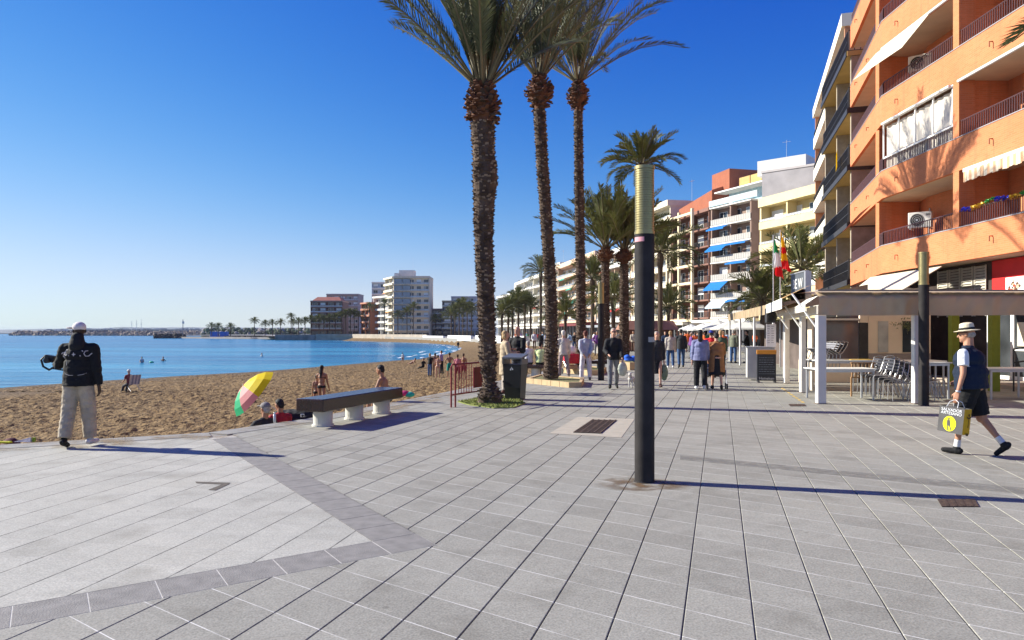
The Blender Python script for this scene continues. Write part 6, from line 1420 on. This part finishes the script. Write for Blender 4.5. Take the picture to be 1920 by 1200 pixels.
for n in 'LR': a = J['ank' + n]; s2 = MB(); s2.caps(a + (J['knee' + n] - a).normalized() * .09, a, .0405, .042, 14); s2.build('sock', [cloth(W_)], rt, True, (0, 0, zo))
wt = MB(); wr_ = J['wrL']; wt.caps(wr_ - J['hdL'] * .02, wr_ + J['hdL'] * .005, .034, .033, 14, False, False); wt.build('wristwatch', [alum], rt, True, (0, 0, zo))
gl = MB()
for s in (-1, 1): p_ = H + mxh @ Vector((s * .078, .03, .02)); gl.tube([H + mxh @ Vector((s * .082, -.02, .022)), H + mxh @ Vector((s * .078, .09, .024))], .005, 5); gl.ell(H + mxh @ Vector((s * .035, .105, .015)), .030, .006, .02, mxh, 10)
gl.build('sunglasses', [cloth(BK)], rt, False, (0, 0, zo))
# carrier bag
hp_ = rt.matrix_basis @ (J['wrL'] + J['hdL'] * .11 + Vector((0, 0, zo)))
bagm = M('bag_grey', (.085, .08, .078), .6, .2, 5); bagy = M('bag_yellow', (.62, .36, .0), .6, .08, 5); byl = M('bag_logo_yellow', (.86, .80, .0), .6, .05, 5)
bg_ = empty('carrier_bag', (hp_.x, hp_.y, hp_.z - .095), R(14), 'grey and yellow carrier bag with an emblem, held by the man in the straw hat', 'bag')
mb = MB(); w2, d2, h2 = .162, .082, .335
mb.add([(-w2, -d2, -h2), (w2, -d2, -h2), (w2, -d2, 0), (-w2, -d2, 0), (-w2, d2, -h2), (w2, d2, -h2), (w2, d2, 0), (-w2, d2, 0)], [(0, 1, 2, 3), (5, 4, 7, 6), (4, 0, 3, 7), (0, 4, 5, 1)], 0); mb.add([(w2, -d2, -h2), (w2, d2, -h2), (w2, d2, 0), (w2, -d2, 0), (w2 + .02, 0, -h2 * .55)], [(0, 1, 4), (1, 2, 4), (2, 3, 4), (3, 0, 4)], 1)
mb.box(-w2, w2, -d2 + .002, d2 - .002, -.012, -.01)
bob = mb.build('bag_body', [bagm, bagy], bg_); bg_.rotation_euler = (R(-2), R(5), R(-60))
hb = MB()
for yy in (-d2, d2): hb.tube([(-.07, yy, 0), (-.055, yy * .5, .07), (0, yy * .25, .10), (.055, yy * .5, .07), (.07, yy, 0)], .005, 6)
hb.build('handle', [cloth(W_)], bg_)
em = MB(); n = 24; ring = [(-.012 + .085 * math.cos(2 * math.pi * k / n), -d2 - .002, -.218 + .10 * math.sin(2 * math.pi * k / n)) for k in range(n)]; em.add(ring, [tuple(range(n))]); emo = em.build('emblem', [byl], bg_)
fg = MB(); fy = -d2 - .004
def q2(pts): fg.add([(x - .012, fy, z * .9 - .218) for x, z in pts], [tuple(range(len(pts)))])
q2([(-.02, .05), (-.005, .05), (-.002, .085), (-.022, .085)]); q2([(-.034, .05), (.004, .05), (.016, -.03), (-.03, -.03)]); q2([(-.024, -.03), (-.010, -.03), (-.012, -.085), (-.022, -.085)]); q2([(.0, -.03), (.014, -.03), (.030, -.08), (.018, -.082)]); q2([(-.022, -.085), (.03, -.085), (.034, -.095), (-.024, -.095)])
fg.build('emblem_figure', [bagm], emo)
rr = Matrix.Rotation(R(90), 4, 'X'); text('SALVADOR', .053, M('bag_white', (.85, .85, .85), .6, .03, 5), bg_, Matrix.Translation((0, -d2 - .003, -.038)) @ rr); text('ARTESANO', .053, MATS['bag_white'], bg_, Matrix.Translation((0, -d2 - .003, -.082)) @ rr)
ro = Matrix.Rotation(R(90), 4, 'Z') @ rr; sl_ = MB(); n = 16; cz = -.09
sl_.add([(w2 + .022, -.05 + .1 * k / n, cz - .028 * math.sin(math.pi * k / n) - .012) for k in range(n + 1)] + [(w2 + .022, .05 - .1 * k / n, cz - .015 * math.sin(math.pi * k / n)) for k in range(n + 1)], [tuple(range(2 * n + 2))]); sl_.box(w2 + .020, w2 + .0235, -.012, .012, cz + .0, cz + .03)
for k in range(9): sl_.box(w2 + .018, w2 + .0235, -.006, .006, -.24 + k * .012, -.233 + k * .012)
sl_.box(w2 + .012, w2 + .0225, -.02, .02, -.345, -.315); sl_.build('side_print', [M('bag_brown', (.10, .06, .01), .7, .1, 5)], bg_)

# promenade people, middle distance
PE = []
def P_(*a, **k): r = person(*a, **k); PE.append(r); return r
V = .013
P_('woman in a long beige coat with fair hair, embracing a man behind the litter bin', gz(946, 738), -75, 'hold', ('coat', (.42, .33, .22)), ('trousers', (.40, .34, .28)), ('bob', 'blond'), None, (.09, .03, .02), 1.66, V)
P_('man in a black pullover facing us behind the litter bin, beside a beige coat', gz(971, 735), 150, 'hold', ('jacket', BK), ('trousers', (.06, .06, .07)), ('bald', 'grey'), None, BK, 1.78, V)
P_('elderly person in a pale shirt sitting on the slab bench beside the second palm', Vector((.62, 27.5, 0)), 30, 'sitL', ('shirt', W_), ('trousers', (.05, .05, .05)), ('short', 'grey'), None, BK, 1.66, .018, sitz=.46)
P_('person in a yellow-green top sitting on the slab bench, nearest the second palm', Vector((1.02, 27.35, 0)), -20, 'sitL', ('tee', (.55, .62, .30)), ('trousers', (.03, .03, .03)), ('short', 'black'), None, BK, 1.62, .018, sitz=.46)
rt, J, zo = P_('elderly man in a pale beige shirt and taupe trousers leaning on a white cane', gz(1057, 709), 10, dict(legL=(3, 3, 7), legR=(-9, 8, 5), footR=10, armL=(8, 12, 28, .1), armR=(0, 9, 14, 0), lean=7), ('shirt', (.58, .52, .45)), ('trousers', (.28, .21, .20)), ('short', 'white'), None, (.12, .1, .1), 1.70, V)
cn = MB(); h_ = rt.matrix_basis @ (J['wrL'] + J['hdL'] * .08 + Vector((0, 0, zo))); cn.cyl((h_.x - .02, h_.y + .03, 0), (h_.x, h_.y, h_.z), .011, .012, 8).cyl((h_.x, h_.y - .06, h_.z + .01), (h_.x, h_.y + .06, h_.z + .01), .014, .014, 8); tag(cn.build('cane', [whitep]), 'thin white cane held by the elderly man in the beige shirt', 'cane')
P_('person in pale jacket and white trousers, hands behind the back, by the third palm', gz(1098, 713), 5, dict(POSES['back'], wide=.03), ('jacket', (.42, .44, .52)), ('trousers', (.62, .58, .62)), ('short', 'red'), None, (.1, .09, .1), 1.68, V)
rt, J, zo = P_('man in a black jacket and grey trousers walking towards us with a shopping bag', gz(1150, 729), 176, dict(POSES['walk2'], armR=(4, 14, 60, .5)), ('jacket', (.014, .014, .016)), ('trousers', (.17, .17, .18)), ('short', 'grey'), None, BK, 1.74, V, extra=dict(head=(0, 0)))
g2 = MB(); H = J['head']; mxh = head_mx(J)
for s in (-1, 1): g2.ell(H + mxh @ Vector((s * .034, .098, .012)), .028, .010, .018, mxh, 10)
g2.build('sunglasses', [cloth(BK)], rt, False, (0, 0, zo))
def softbag(label, loc, w_, h_, col, col2=None):
    b = empty('shopping_bag', loc, .3, label, 'bag'); m_ = MB(); m_.ell((0, 0, -h_ * .5), w_, w_ * .5, h_ * .5); m_.caps((0, 0, -h_ * .3), (0, 0, 0), w_ * .7, .02, 10, False, True, .5); o_ = m_.build('bag_body', [M('bagm_%d' % (int(col[1] * 1000)), col, .5, .2, 10, .6, 12)], b, True); BAKE.append((o_, .02, 1, .012))
    t = MB(); t.tube([(-.03, 0, -.02), (0, 0, .05), (.03, 0, -.02)], .006, 5); t.build('handle', [cloth(W_)], b); return b
h_ = rt.matrix_basis @ (J['wrL'] + J['hdL'] * .1 + Vector((0, 0, zo))); softbag('pale green shopping bag hanging from the hand of the man in the black jacket', (h_.x, h_.y, h_.z - .03), .15, .42, (.45, .47, .38))
rt, J, zo = P_('woman in a black cardigan and skirt, partly hidden by the foreground column', gz(1231, 727), 172, 'walk', ('jacket', (.03, .028, .03)), ('skirt', BK), ('short', 'grey'), None, (.05, .02, .02), 1.66, V)
h_ = rt.matrix_basis @ (J['wrL'] + J['hdL'] * .1 + Vector((0, 0, zo))); softbag('translucent plastic bag with green vegetables carried by the woman in the black skirt', (h_.x, h_.y, h_.z - .02), .13, .5, (.16, .22, .15))
P_('fair haired woman in a beige jacket and jeans, holding hands, walking away', gz(1257, 691), -8, 'stroll', ('jacket', (.46, .41, .35)), ('trousers', JN), ('short', 'blond'), None, W_, 1.68, .018)
P_('man in a black jacket and jeans beside the woman in the beige jacket, walking away', gz(1277, 690), -8, 'walk2', ('jacket', (.03, .032, .035)), ('trousers', JN), ('short', 'black'), None, BK, 1.78, .018)
P_('woman with long dark hair in a lavender cardigan and black trousers, walking away', gz(1313, 731), -12, dict(POSES['stroll'], wide=.03, girth=.03), ('jacket', (.19, .20, .34)), ('trousers', BK), ('long', 'black'), None, W_, 1.68, .0115, extra=None)
rt, J, zo = P_('stooped elderly woman in a long rust-brown coat pushing a walking frame', gz(1344, 731), -10, dict(POSES['push'], girth=.03), ('coat', (.30, .135, .05)), ('skirt', BK), ('short', 'black'), None, BK, 1.62, .0115)
wf = empty('walking_frame', rt.location + Vector((.10, .42, 0)), R(-10), 'four wheeled walking frame pushed by the stooped woman in the brown coat', 'walker'); mb = MB()
for s in (-.27, .27): mb.tube([(s, -.25, .86), (s, -.05, .88), (s, .0, .80), (s, .12, .07)], .013, 6); mb.tube([(s, 0, .55), (s, -.32, .07)], .013, 6)
mb.tube([(-.27, .0, .6), (.27, .0, .6)], .012, 6); mb.build('frame', [alum], wf)
for s in (-.27, .27):
    for y in (-.32, .12): w1_ = MB(); w1_.cyl((s - .018, y, .085), (s + .018, y, .085), .085, .085, 16); w1_.build('wheel', [darkm], wf)
mb = MB(); mb.rbox(-.22, .22, -.1, .1, .35, .58, .03); mb.build('basket', [darkm], wf)
P_('person in a bright red jacket and blue cap just beyond the woman in lavender', Vector((7.15, 26.8, 0)), -10, 'stroll', ('jacket', (.60, .01, .02)), ('trousers', NV), ('short', 'black'), ('cap', (.02, .04, .30)), BK, 1.68, .018)
P_('person in a dark green jacket beyond the woman in the brown coat', Vector((8.05, 28.8, 0)), -10, 'walk', ('jacket', (.07, .12, .07)), ('trousers', (.05, .06, .05)), ('short', 'blond'), None, BK, 1.72, .018)
P_('man in an olive jacket and jeans standing near the far parasols', gz(1375, 681), -40, 'stand', ('jacket', (.16, .17, .12)), ('trousers', JN), ('short', 'grey'), None, BK, 1.76, .02)
P_('person in a black jacket standing beside the terrace counter with a white tea towel', gz(1401, 680), 60, 'hold', ('jacket', BK), ('trousers', (.16, .14, .16)), ('short', 'black'), None, BK, 1.74, .02)
# dog
dg = empty('dog', gz(1184, 727), R(160), 'small white and grey dog standing left of the foreground column', 'dog'); d_ = MB()
d_.caps((0, -.16, .25), (0, .12, .27), .075, .085, 12); d_.caps((0, .12, .29), (0, .2, .38), .055, .045, 10); d_.ell((0, .23, .41), .05, .06, .048); d_.caps((0, .26, .40), (0, .33, .385), .028, .02, 8)
for s in (-1, 1):
    d_.caps((s * .045, .12, .22), (s * .045, .13, .02), .026, .018, 8); d_.caps((s * .05, -.17, .23), (s * .05, -.13, .14), .038, .024, 8); d_.caps((s * .05, -.13, .14), (s * .05, -.20, .08), .02, .016, 8); d_.caps((s * .05, -.2, .08), (s * .05, -.18, .02), .016, .017, 8); d_.ell((s * .035, .205, .455), .018, .012, .03)
d_.caps((0, -.22, .28), (0, -.31, .40), .018, .010, 8); o = d_.build('body', [M('dog_fur', (.45, .42, .38), .9, .3, 7, .4, 40, col2=(.62, .60, .57))], dg, True); BAKE.append((o, .011, 2, .003))
c_ = MB(); c_.caps((0, .14, .315), (0, .165, .345), .060, .052, 12, False, False); c_.build('collar', [redm], dg)
# red pushchair
pc = empty('pushchair', Vector((2.32, 29.3, 0)), R(20), 'red pushchair with a white hood standing between the second and third palm', 'pushchair'); mb = MB(); mb.rbox(-.24, .24, -.3, .3, .42, .8, .05); mb.build('seat', [M('pram_red', (.50, .02, .04), .7, .1, 5)], pc, True)
mb = MB(); mb.ell((0, .1, .93), .26, .26, .2); mb.build('hood', [whitep], pc, True); mb = MB()
for s in (-.24, .24): mb.tube([(s, -.45, 1.0), (s, .0, .45), (s, .35, .12)], .014, 6); mb.tube([(s, .2, .5), (s, -.3, .12)], .014, 6)
mb.build('frame', [alum], pc)
for s in (-.24, .24):
    for y in (-.3, .35): w1_ = MB(); w1_.cyl((s - .02, y, .12), (s + .02, y, .12), .12, .12, 16); w1_.build('wheel', [darkm], pc)
mb = MB(); mb.rbox(-.2, .2, -.2, .2, .2, .36, .03); mb.build('basket', [cloth((.45, .30, .18))], pc)

# ------------------------------------------------------------------ people on the sand
def SZ(x, y): return sand_z(x, y) 
def on_sand(px, Y): x = at(px, Y); return Vector((x, Y, SZ(x, Y)))
def S_(label, px, Y, face, *a, **k):
    v = on_sand(px, Y); return P_(label, v, face, *a, **k)
S_('man in a grey cap and black shirt sitting on the sand against the promenade step', 492, 13.85, 58, dict(POSES['sitfloor'], legL=(82, 12, 6), legR=(84, 20, 6), armL=(30, 20, 20, 0), shw=.19, girth=.03), ('tee', (.02, .02, .024)), ('shorts', GY), ('short', 'grey'), ('cap', (.20, .18, .17)), None, 1.74, .011, SKIN2, sitz=.13, detail=1)
S_('dark haired woman in a red top sitting beside the man in the grey cap', 523, 14.15, 40, dict(POSES['sitfloor'], armR=(20, 10, 60, .3), head=(20, 15)), ('shirt', (.33, .012, .025)), ('trousers', BK), ('short', 'black'), None, BK, 1.64, .011, SKIN2, sitz=.20)
v = Vector((-2.93, 17.6, 0)); P_('bare chested dark haired man sitting on the promenade edge beyond the long bench', v, 78, dict(POSES['sitL'], lean=18, head=(0, 12)), None, ('shorts', NV), ('short', 'black'), None, None, 1.70, .012, SKIN2, sitz=.0)
S_('young woman with long black hair and black shorts standing on the sand, back to us', 603, 27.0, -10, dict(POSES['stroll'], armL=(30, 10, 60, .3)), ('bikini', BK), ('briefs', BK), ('long', 'black'), None, None, 1.62, .013, SKIN2)
S_('younger girl in black swimwear standing left of the long haired young woman', 594, 27.4, 10, dict(POSES['stand'], shw=.15, armR=(25, 10, 70, .3)), ('bikini', BK), ('briefs', BK), ('bun', 'black'), None, None, 1.36, .013, SKIN2)
S_('fair haired woman in a black top and blue jeans standing on the beach', 806, 53, -30, 'hold', ('tee', BK), ('trousers', (.03, .07, .17)), ('bob', 'blond'), None, BK, 1.66, .02)
S_('sunburnt woman in a pale bikini standing in the beach group, back to us', 821, 51, 0, 'hold', ('bikini', (.62, .35, .25)), ('briefs', (.62, .35, .25)), ('short', 'brown'), None, None, 1.62, .02, SKIN)
S_('second bather in an orange bikini just left of the sunburnt woman', 816, 53, 20, 'stand', ('bikini', (.6, .25, .12)), ('briefs', (.6, .25, .12)), ('short', 'black'), None, None, 1.68, .02, SKIN2)
S_('man in a lilac shirt and black trousers at the right of the beach group', 828, 57, 70, 'stand', ('tee', (.34, .27, .48)), ('trousers', BK), ('short', 'brown'), None, BK, 1.74, .02)
S_('bare chested man in green swimming shorts beyond the red barrier', 843, 50, 10, 'hips', None, ('shorts', (.01, .26, .20)), ('short', 'black'), None, None, 1.74, .02, SKIN2)
S_('person in a pink shirt standing behind the red barrier', 858, 46, 0, 'hold', ('tee', (.60, .20, .22)), ('shorts', (.30, .05, .07)), ('short', 'brown'), None, None, 1.66, .02, SKIN2)
S_('person with a yellow-black strap top right of the pink shirt, behind the barrier', 869, 47, -10, 'stand', ('bikini', (.35, .25, .03)), ('shorts', (.28, .05, .06)), ('short', 'brown'), None, None, 1.60, .02, SKIN2)
S_('person in a black shirt sitting on the sand left of the beach group', 793, 68, 60, 'sitfloor', ('tee', BK), ('trousers', BK), ('short', 'brown'), None, None, 1.66, .02, SKIN2, sitz=.1)
S_('child in a white shirt standing at the water edge', 755, 84, 0, 'stand', ('tee', (.60, .68, .70)), ('shorts', (.45, .30, .22)), ('short', 'black'), None, None, 1.2, .02, SKIN2)
S_('sunbather lying on a pale towel near the water', 771, 80, 90, dict(POSES['sitfloor'], lean=-60), ('bikini', GY), ('briefs', GY), ('short', 'brown'), None, None, 1.6, .022, SKIN2, sitz=.06)
S_('small dark figure walking on the far beach below the white wall', 859, 170, 0, 'walk', ('jacket', BK), ('trousers', BK), ('short', 'brown'), None, BK, 1.75, .03)
S_('person in dark clothes far across at the foot of the sea wall', 738, 300, 40, 'walk', ('jacket', BK), ('trousers', NV), ('short', 'black'), None, BK, 1.9, .04)
S_('distant pair member in a brown top at the sea wall foot', 754, 298, 200, 'sitfloor', ('jacket', (.2, .12, .08)), ('trousers', BK), ('short', 'black'), None, None, 1.9, .04, sitz=.1)
S_('tiny walker in blue on the far sand below the tower', 806, 288, 60, 'walk2', ('jacket', NV), ('trousers', GY), ('short', 'brown'), None, BK, 1.8, .04)
# bathers
for lab, px, Y, face, arms in (('dark haired bather with a white top standing in the water at the left', 266, 88, 200, 'hold'), ('bather with raised elbows right of the first one', 306, 93, 180, 'hips'), ('lone bather farther right in the water', 491, 112, 160, 'stand'), ('bather swimming in front of the far sea wall', 713, 215, 200, 'stand')):
    zt = {266: -1.0, 306: -1.15, 491: -1.2, 713: -1.35}[px]
    P_(lab, Vector((at(px, Y), Y, SEA_Z + zt)), face, arms, ('tee', (.5, .5, .5)) if px in (266, 491) else None, ('briefs', BK), ('short', 'black'), None, None, 1.70, .025, SKIN2)
fl_ = MB(); fl_.ell((0, 0, .05), .28, .18, .12); tag(fl_.build('float', [M('float_green', (.02, .45, .22), .5, .1, 5)], None, True, (at(284, 88), 88, SEA_Z)), 'small green swimming float between the two left bathers', 'float')
# beach chair with reader
bc = empty('beach_chair', on_sand(250, 42.5), R(50), 'striped pale folding beach chair near the water, seen from behind', 'beach chair'); mb = MB()
bcz = .0
for s in (-.28, .28): mb.tube([(s, -.35, .95), (s, .05, .02)], .014, 6); mb.tube([(s, .35, .42), (s, -.35, .02)], .014, 6)
mb.build('frame', [alum], bc); mb = MB()
for i in range(6): x = -.27 + i * .09; mb.add([(x, -.36, .95), (x + .09, -.36, .95), (x + .09, -.12, .38), (x, -.12, .38)], [(0, 1, 2, 3)], i % 2); mb.add([(x, -.12, .38), (x + .09, -.12, .38), (x + .09, .36, .42), (x, .36, .42)], [(0, 1, 2, 3)], i % 2)
mb.build('seat_fabric', [cloth((.55, .55, .62)), cloth((.25, .28, .42))], bc)
v = on_sand(243, 42.4); P_('person in a white cap and dark red top sitting in the striped beach chair', v, 60, dict(POSES['sitL'], legL=(70, 50, 5), legR=(74, 52, 5)), ('tee', (.20, .05, .05)), ('trousers', (.05, .05, .06)), ('short', 'grey'), ('cap', (.7, .66, .6)), W_, 1.70, .02, SKIN2, sitz=.40)
# small beach umbrella, tilted
ub = empty('beach_umbrella', on_sand(490, 15.6), 0, 'small tilted beach umbrella with yellow, pink, green and orange panels stuck in the sand', 'umbrella')
C_ = Vector((at(478, 15.6), 15.6, zat(739, 15.6))) - ub.location; ax = Vector((-.66, -.34, .60)).normalized(); rad = .58
u_ = ax.cross(Vector((0, 1, 0))).normalized(); v_ = ax.cross(u_); um = MB(); colsU = [M('umb_yellow', (.85, .66, .0), .6, .05, 5, trans=.35), M('umb_green', (.03, .50, .22), .6, .05, 5, trans=.35), M('umb_pink', (.75, .28, .28), .6, .05, 5, trans=.35), M('umb_orange', (.80, .42, .04), .6, .05, 5, trans=.35), M('umb_olive', (.30, .34, .14), .6, .05, 5, trans=.35), M('umb_red', (.60, .05, .08), .6, .05, 5, trans=.35)]
sec = [1, 2, 0, 0, 4, 5, 3, 2]
for k in range(8):
    for j in range(4):
        vs = []
        for (jj, kk) in ((j, k), (j + 1, k), (j + 1, k + .5), (j, k + .5), (j + 1, k + 1), (j, k + 1)):
            t = jj / 4; a = 2 * math.pi * (kk + .35) / 8; r_ = rad * math.sin(t * 1.25) / math.sin(1.25) * (.965 if kk % 1 else 1); hh = .30 * (math.cos(t * 1.25) - math.cos(1.25)) / (1 - math.cos(1.25)); vs.append(C_ + ax * hh + (u_ * math.cos(a) + v_ * math.sin(a)) * r_)
        um.add(vs, [(0, 1, 2, 3), (3, 2, 4, 5)], sec[k])
um.build('canopy', colsU, ub, True); mb = MB(); mb.tube([C_ + ax * .32, C_ - ax * .9, Vector((0, 0, -.1))], .012, 6); mb.build('pole', [whitep], ub); rbm = MB()
for k in range(8): a = 2 * math.pi * (k + .35) / 8; rbm.tube([C_ + ax * .26, C_ + (u_ * math.cos(a) + v_ * math.sin(a)) * rad * .97], .004, 4)
rbm.build('ribs', [alum], ub)
# bags beside the bench
b = on_sand(548, 14.9); mb = MB(); mb.caps((-.22, 0, .22), (.3, .05, .25), .22, .24, 14); o = mb.build('beach_bag', [cloth((.014, .014, .016))], None, True, (b.x, b.y, b.z + .3)); tag(o, 'black fabric bag behind the near end of the long bench', 'bag'); BAKE.append((o, .03, 2, .03))
mb = MB(); mb.cyl((0, 0, 0), (0, 0, .16), .024, .024, 10).cyl((0, 0, .16), (0, 0, .19), .012, .012, 8); tag(mb.build('water_bottle', [M('bottle_plastic', (.55, .58, .62), .15, .1, 10)], None, True, G(515, 793, .0)), 'clear plastic water bottle between the seated man and woman', 'bottle')
cam_b = empty('small_camera', G(567, 782, 0), .4, 'small grey and black toy-sized camera on the paving under the bench end', 'camera'); mb = MB(); mb.rbox(-.035, .035, -.02, .02, 0, .06, .006); mb.build('case', [alum], cam_b); mb = MB(); mb.cyl((0, -.045, .03), (0, -.021, .03), .022, .022, 12); mb.build('lens', [darkm], cam_b)
mb = MB(); random.seed(4)
for k, mi in ((0, 0), (1, 1), (2, 2), (3, 0), (4, 1)): mb.ell((-.25 + k * .12, random.uniform(-.05, .05), .06 + .03 * (k % 2)), .13, .1, .07, None, 10, mi)
b = G(762, 744, 0); o = mb.build('towel_pile', [cloth((.45, .03, .14)), cloth((.02, .33, .28)), cloth((.03, .03, .05))], None, True, (b.x - .15, b.y + .05, -.0)); tag(o, 'heap of pink, green and black beach towels on the promenade edge right of the bench', 'towels')
b = G(10, 835); mb = MB(); mb.ell((-.12, .35, -.04), .15, .12, .17); o = mb.build('rucksack', [cloth((.10, .02, .03))], None, True, (b.x - .1, b.y + .1, -.08)); tag(o, 'dark maroon rucksack at the left edge beyond the kerb', 'bag')
mb = MB(); mb.rbox(-.32, .02, -.04, .03, 0, .025, .01); o = mb.build('yellow_mat', [cloth((.50, .48, .02))], None, False, (b.x - .05, b.y + .18, .008)); tag(o, 'rolled yellow-green mat lying on the kerb at the left edge', 'mat')
b = G(38, 832); mb = MB(); mb.add([(-.25, 0, 0), (.12, -.05, 0), (.12, .1, 0), (-.2, .12, 0), (.10, 0, .09), (.02, .08, .06)], [(0, 1, 4), (1, 2, 4), (2, 5, 4), (2, 3, 5), (3, 0, 5), (0, 4, 5)]); mb.box(.13, .17, .0, .05, 0, .08, 1); mb.v = [(x * .75, y * .75, z * .8) for x, y, z in mb.v]; o = mb.build('towel_and_bottle', [cloth((.42, .38, .42)), cloth((.22, .30, .03))], None, False, (b.x, b.y + .12, .008)); tag(o, 'pale towel with a green bottle at the kerb near the left edge', 'towel')

# ------------------------------------------------------------------ far crowd on the promenade
random.seed(99)
tops = [('navy', NV), ('black', BK), ('white', W_), ('grey', GY), ('red', (.45, .02, .02)), ('orange', (.75, .14, .03)), ('beige', BG), ('blue', (.03, .12, .40)), ('green', (.04, .16, .07)), ('pale blue', (.35, .48, .62)), ('brown', (.14, .08, .05)), ('purple', (.16, .05, .22))]
bots = [('black', BK), ('blue', JN), ('beige', BG), ('grey', GY), ('white', W_), ('brown', (.12, .07, .05))]
spots = []
for i in range(26): Y = random.uniform(46, 96); px = random.uniform(1262, 1432); spots.append((px, Y, 'walkers under the far parasols'))
for i in range(30): Y = random.uniform(62, 125); px = random.uniform(1000, 1190); spots.append((px, Y, 'walkers and sitters on the palm lined promenade'))
for i in range(16): Y = random.uniform(48, 80); px = random.uniform(985, 1195); spots.append((px, Y, 'visitors around the palm planters'))
for i in range(12): Y = random.uniform(118, 150); px = random.uniform(945, 1040); spots.append((px, Y, 'walkers behind the white low wall'))
used = set(); wh = {'visitors around the palm planters': 'around the palm planters', 'walkers under the far parasols': 'under the far parasols', 'walkers and sitters on the palm lined promenade': 'between the palm trunks', 'walkers behind the white low wall': 'behind the white low wall'}
poses = ['walk', 'stroll', 'stand', 'walk2', 'hips', 'hold']; hs = [('short', 'black'), ('short', 'grey'), ('bob', 'blond'), ('short', 'brown'), ('long', 'brown')]
fixed = {0: (1290, 62, 5), 1: (1304, 58, 5), 2: (1284, 66, 5), 3: (1247, 52, 0), 4: (1319, 60, 5), 5: (1356, 46, 5)}
for i, (px, Y, gname) in enumerate(spots):
    ti_ = None
    if i in fixed: px, Y, ti_ = fixed[i]
    for _ in range(200):
        t = tops[ti_] if ti_ is not None else random.choice(tops); b = random.choice(bots); h = random.choice(hs); k = (t[0], b[0], h[1], gname)
        if k not in used: break
    used.add(k); x = at(px, Y)
    ps = random.choice(poses)
    person('%s haired walker in a %s top and %s trousers, %s' % (h[1], t[0], b[0], wh[gname]), (x, Y, 0), random.choice((0, -15, 170, 185, 90, -90, 40)), ps, ('jacket', t[1]), ('trousers', b[1]), h, None, BK, random.uniform(1.6, 1.8), .028, random.choice((SKIN, SKIN2)), gname, wr=0)

# ------------------------------------------------------------------ the air over the bay
hm = bpy.data.materials.new('air'); hm.use_nodes = True; hn = hm.node_tree.nodes; hn.remove(hn['Principled BSDF']); pv = hn.new('ShaderNodeVolumePrincipled')
pv.inputs['Color'].default_value = (.80, .88, 1, 1); pv.inputs['Density'].default_value = .00006; pv.inputs['Anisotropy'].default_value = 0
hm.node_tree.links.new(pv.outputs[0], hn['Material Output'].inputs['Volume'])
hz = MB(); hz.box(-9200, 9200, -400, 9200, -4.2, 46); tag(hz.build('haze', [hm]), kind='stuff')

# ------------------------------------------------------------------ bake the body and clothing surfaces
for o, vox, sm_, wr_ in BAKE:
    md = o.modifiers.new('r', 'REMESH'); md.mode = 'VOXEL'; md.voxel_size = vox; md.use_smooth_shade = True
    ms = o.modifiers.new('s', 'SMOOTH'); ms.factor = .5; ms.iterations = sm_
dg = bpy.context.evaluated_depsgraph_get()
NEW = []
for o, vox, sm_, wr_ in BAKE: NEW.append(bpy.data.meshes.new_from_object(o.evaluated_get(dg)))
for (o, vox, sm_, wr_), me in zip(BAKE, NEW):
    o.modifiers.clear(); me.name = o.name
    if wr_ > 0:
        nrm = [v.normal.copy() for v in me.vertices]
        for v, n_ in zip(me.vertices, nrm):
            p = v.co; a = noise.noise(Vector((p.x * 7, p.y * 7, p.z * 16))) + .6 * noise.noise(Vector((p.x * 16, p.y * 16, p.z * 30 + 5))); v.co = p + n_ * a * wr_
    me.polygons.foreach_set('use_smooth', [True] * len(me.polygons)); o.data = me
    if '_proto' in o: del o['_proto']
for c, s in COPIES:
    c.data = s.data

for o, m_ in MATFIX:
    if o.data.materials and o.material_slots:
        o.material_slots[0].link = 'OBJECT'; o.material_slots[0].material = m_
    else:
        o.data.materials.append(m_)
# white script on the back of the black jacket, laid on the baked surface
rt, J, zo = HEROL; jk = [c for c in kids(rt) if c.name.startswith('jacket')][0]
bv = BVHTree.FromPolygons([v.co.copy() for v in jk.data.vertices], [tuple(p.vertices) for p in jk.data.polygons])
def on_back(x, z):
    h = bv.ray_cast(Vector((x, -1, z)), Vector((0, 1, 0))); return (h[0] + Vector((0, -.004, 0))) if h[0] else None
lt = MB(); zc = .36
strokes = [[(-.215, .0), (-.19, .02), (-.165, .015), (-.19, -.01), (-.21, -.04), (-.17, -.035)], [(-.20, -.05), (-.16, -.03), (-.15, -.06)], [(-.10, .055), (-.125, .06), (-.14, .03), (-.135, -.01), (-.11, -.02), (-.095, .0)], [(-.145, .035), (-.16, .01)],
           [(.0, .02), (.0, -.03)], [(-.02, -.005), (.022, -.005)], [(.10, .05), (.115, .035)], [(.16, .045), (.135, .04), (.125, .005), (.14, -.03), (.17, -.03)], [(.17, -.03), (.195, -.005), (.215, .01)], [(-.075, -.02), (-.065, -.025)], [(.08, -.02), (.09, -.03)],
           [(-.10, -.10), (-.105, -.16)], [(-.12, -.28), (-.06, -.30), (.0, -.30)], [(.06, -.30), (.12, -.29), (.16, -.27)]]
for i, st_ in enumerate(strokes):
    pts = [on_back(x, z + zc) for x, z in st_]; pts = [p for p in pts if p is not None]
    if len(pts) > 1: lt.tube(pts, .0065 if i < 11 else .0025, 5)
lt.build('lettering', [cloth((.55, .52, .50))], jk)
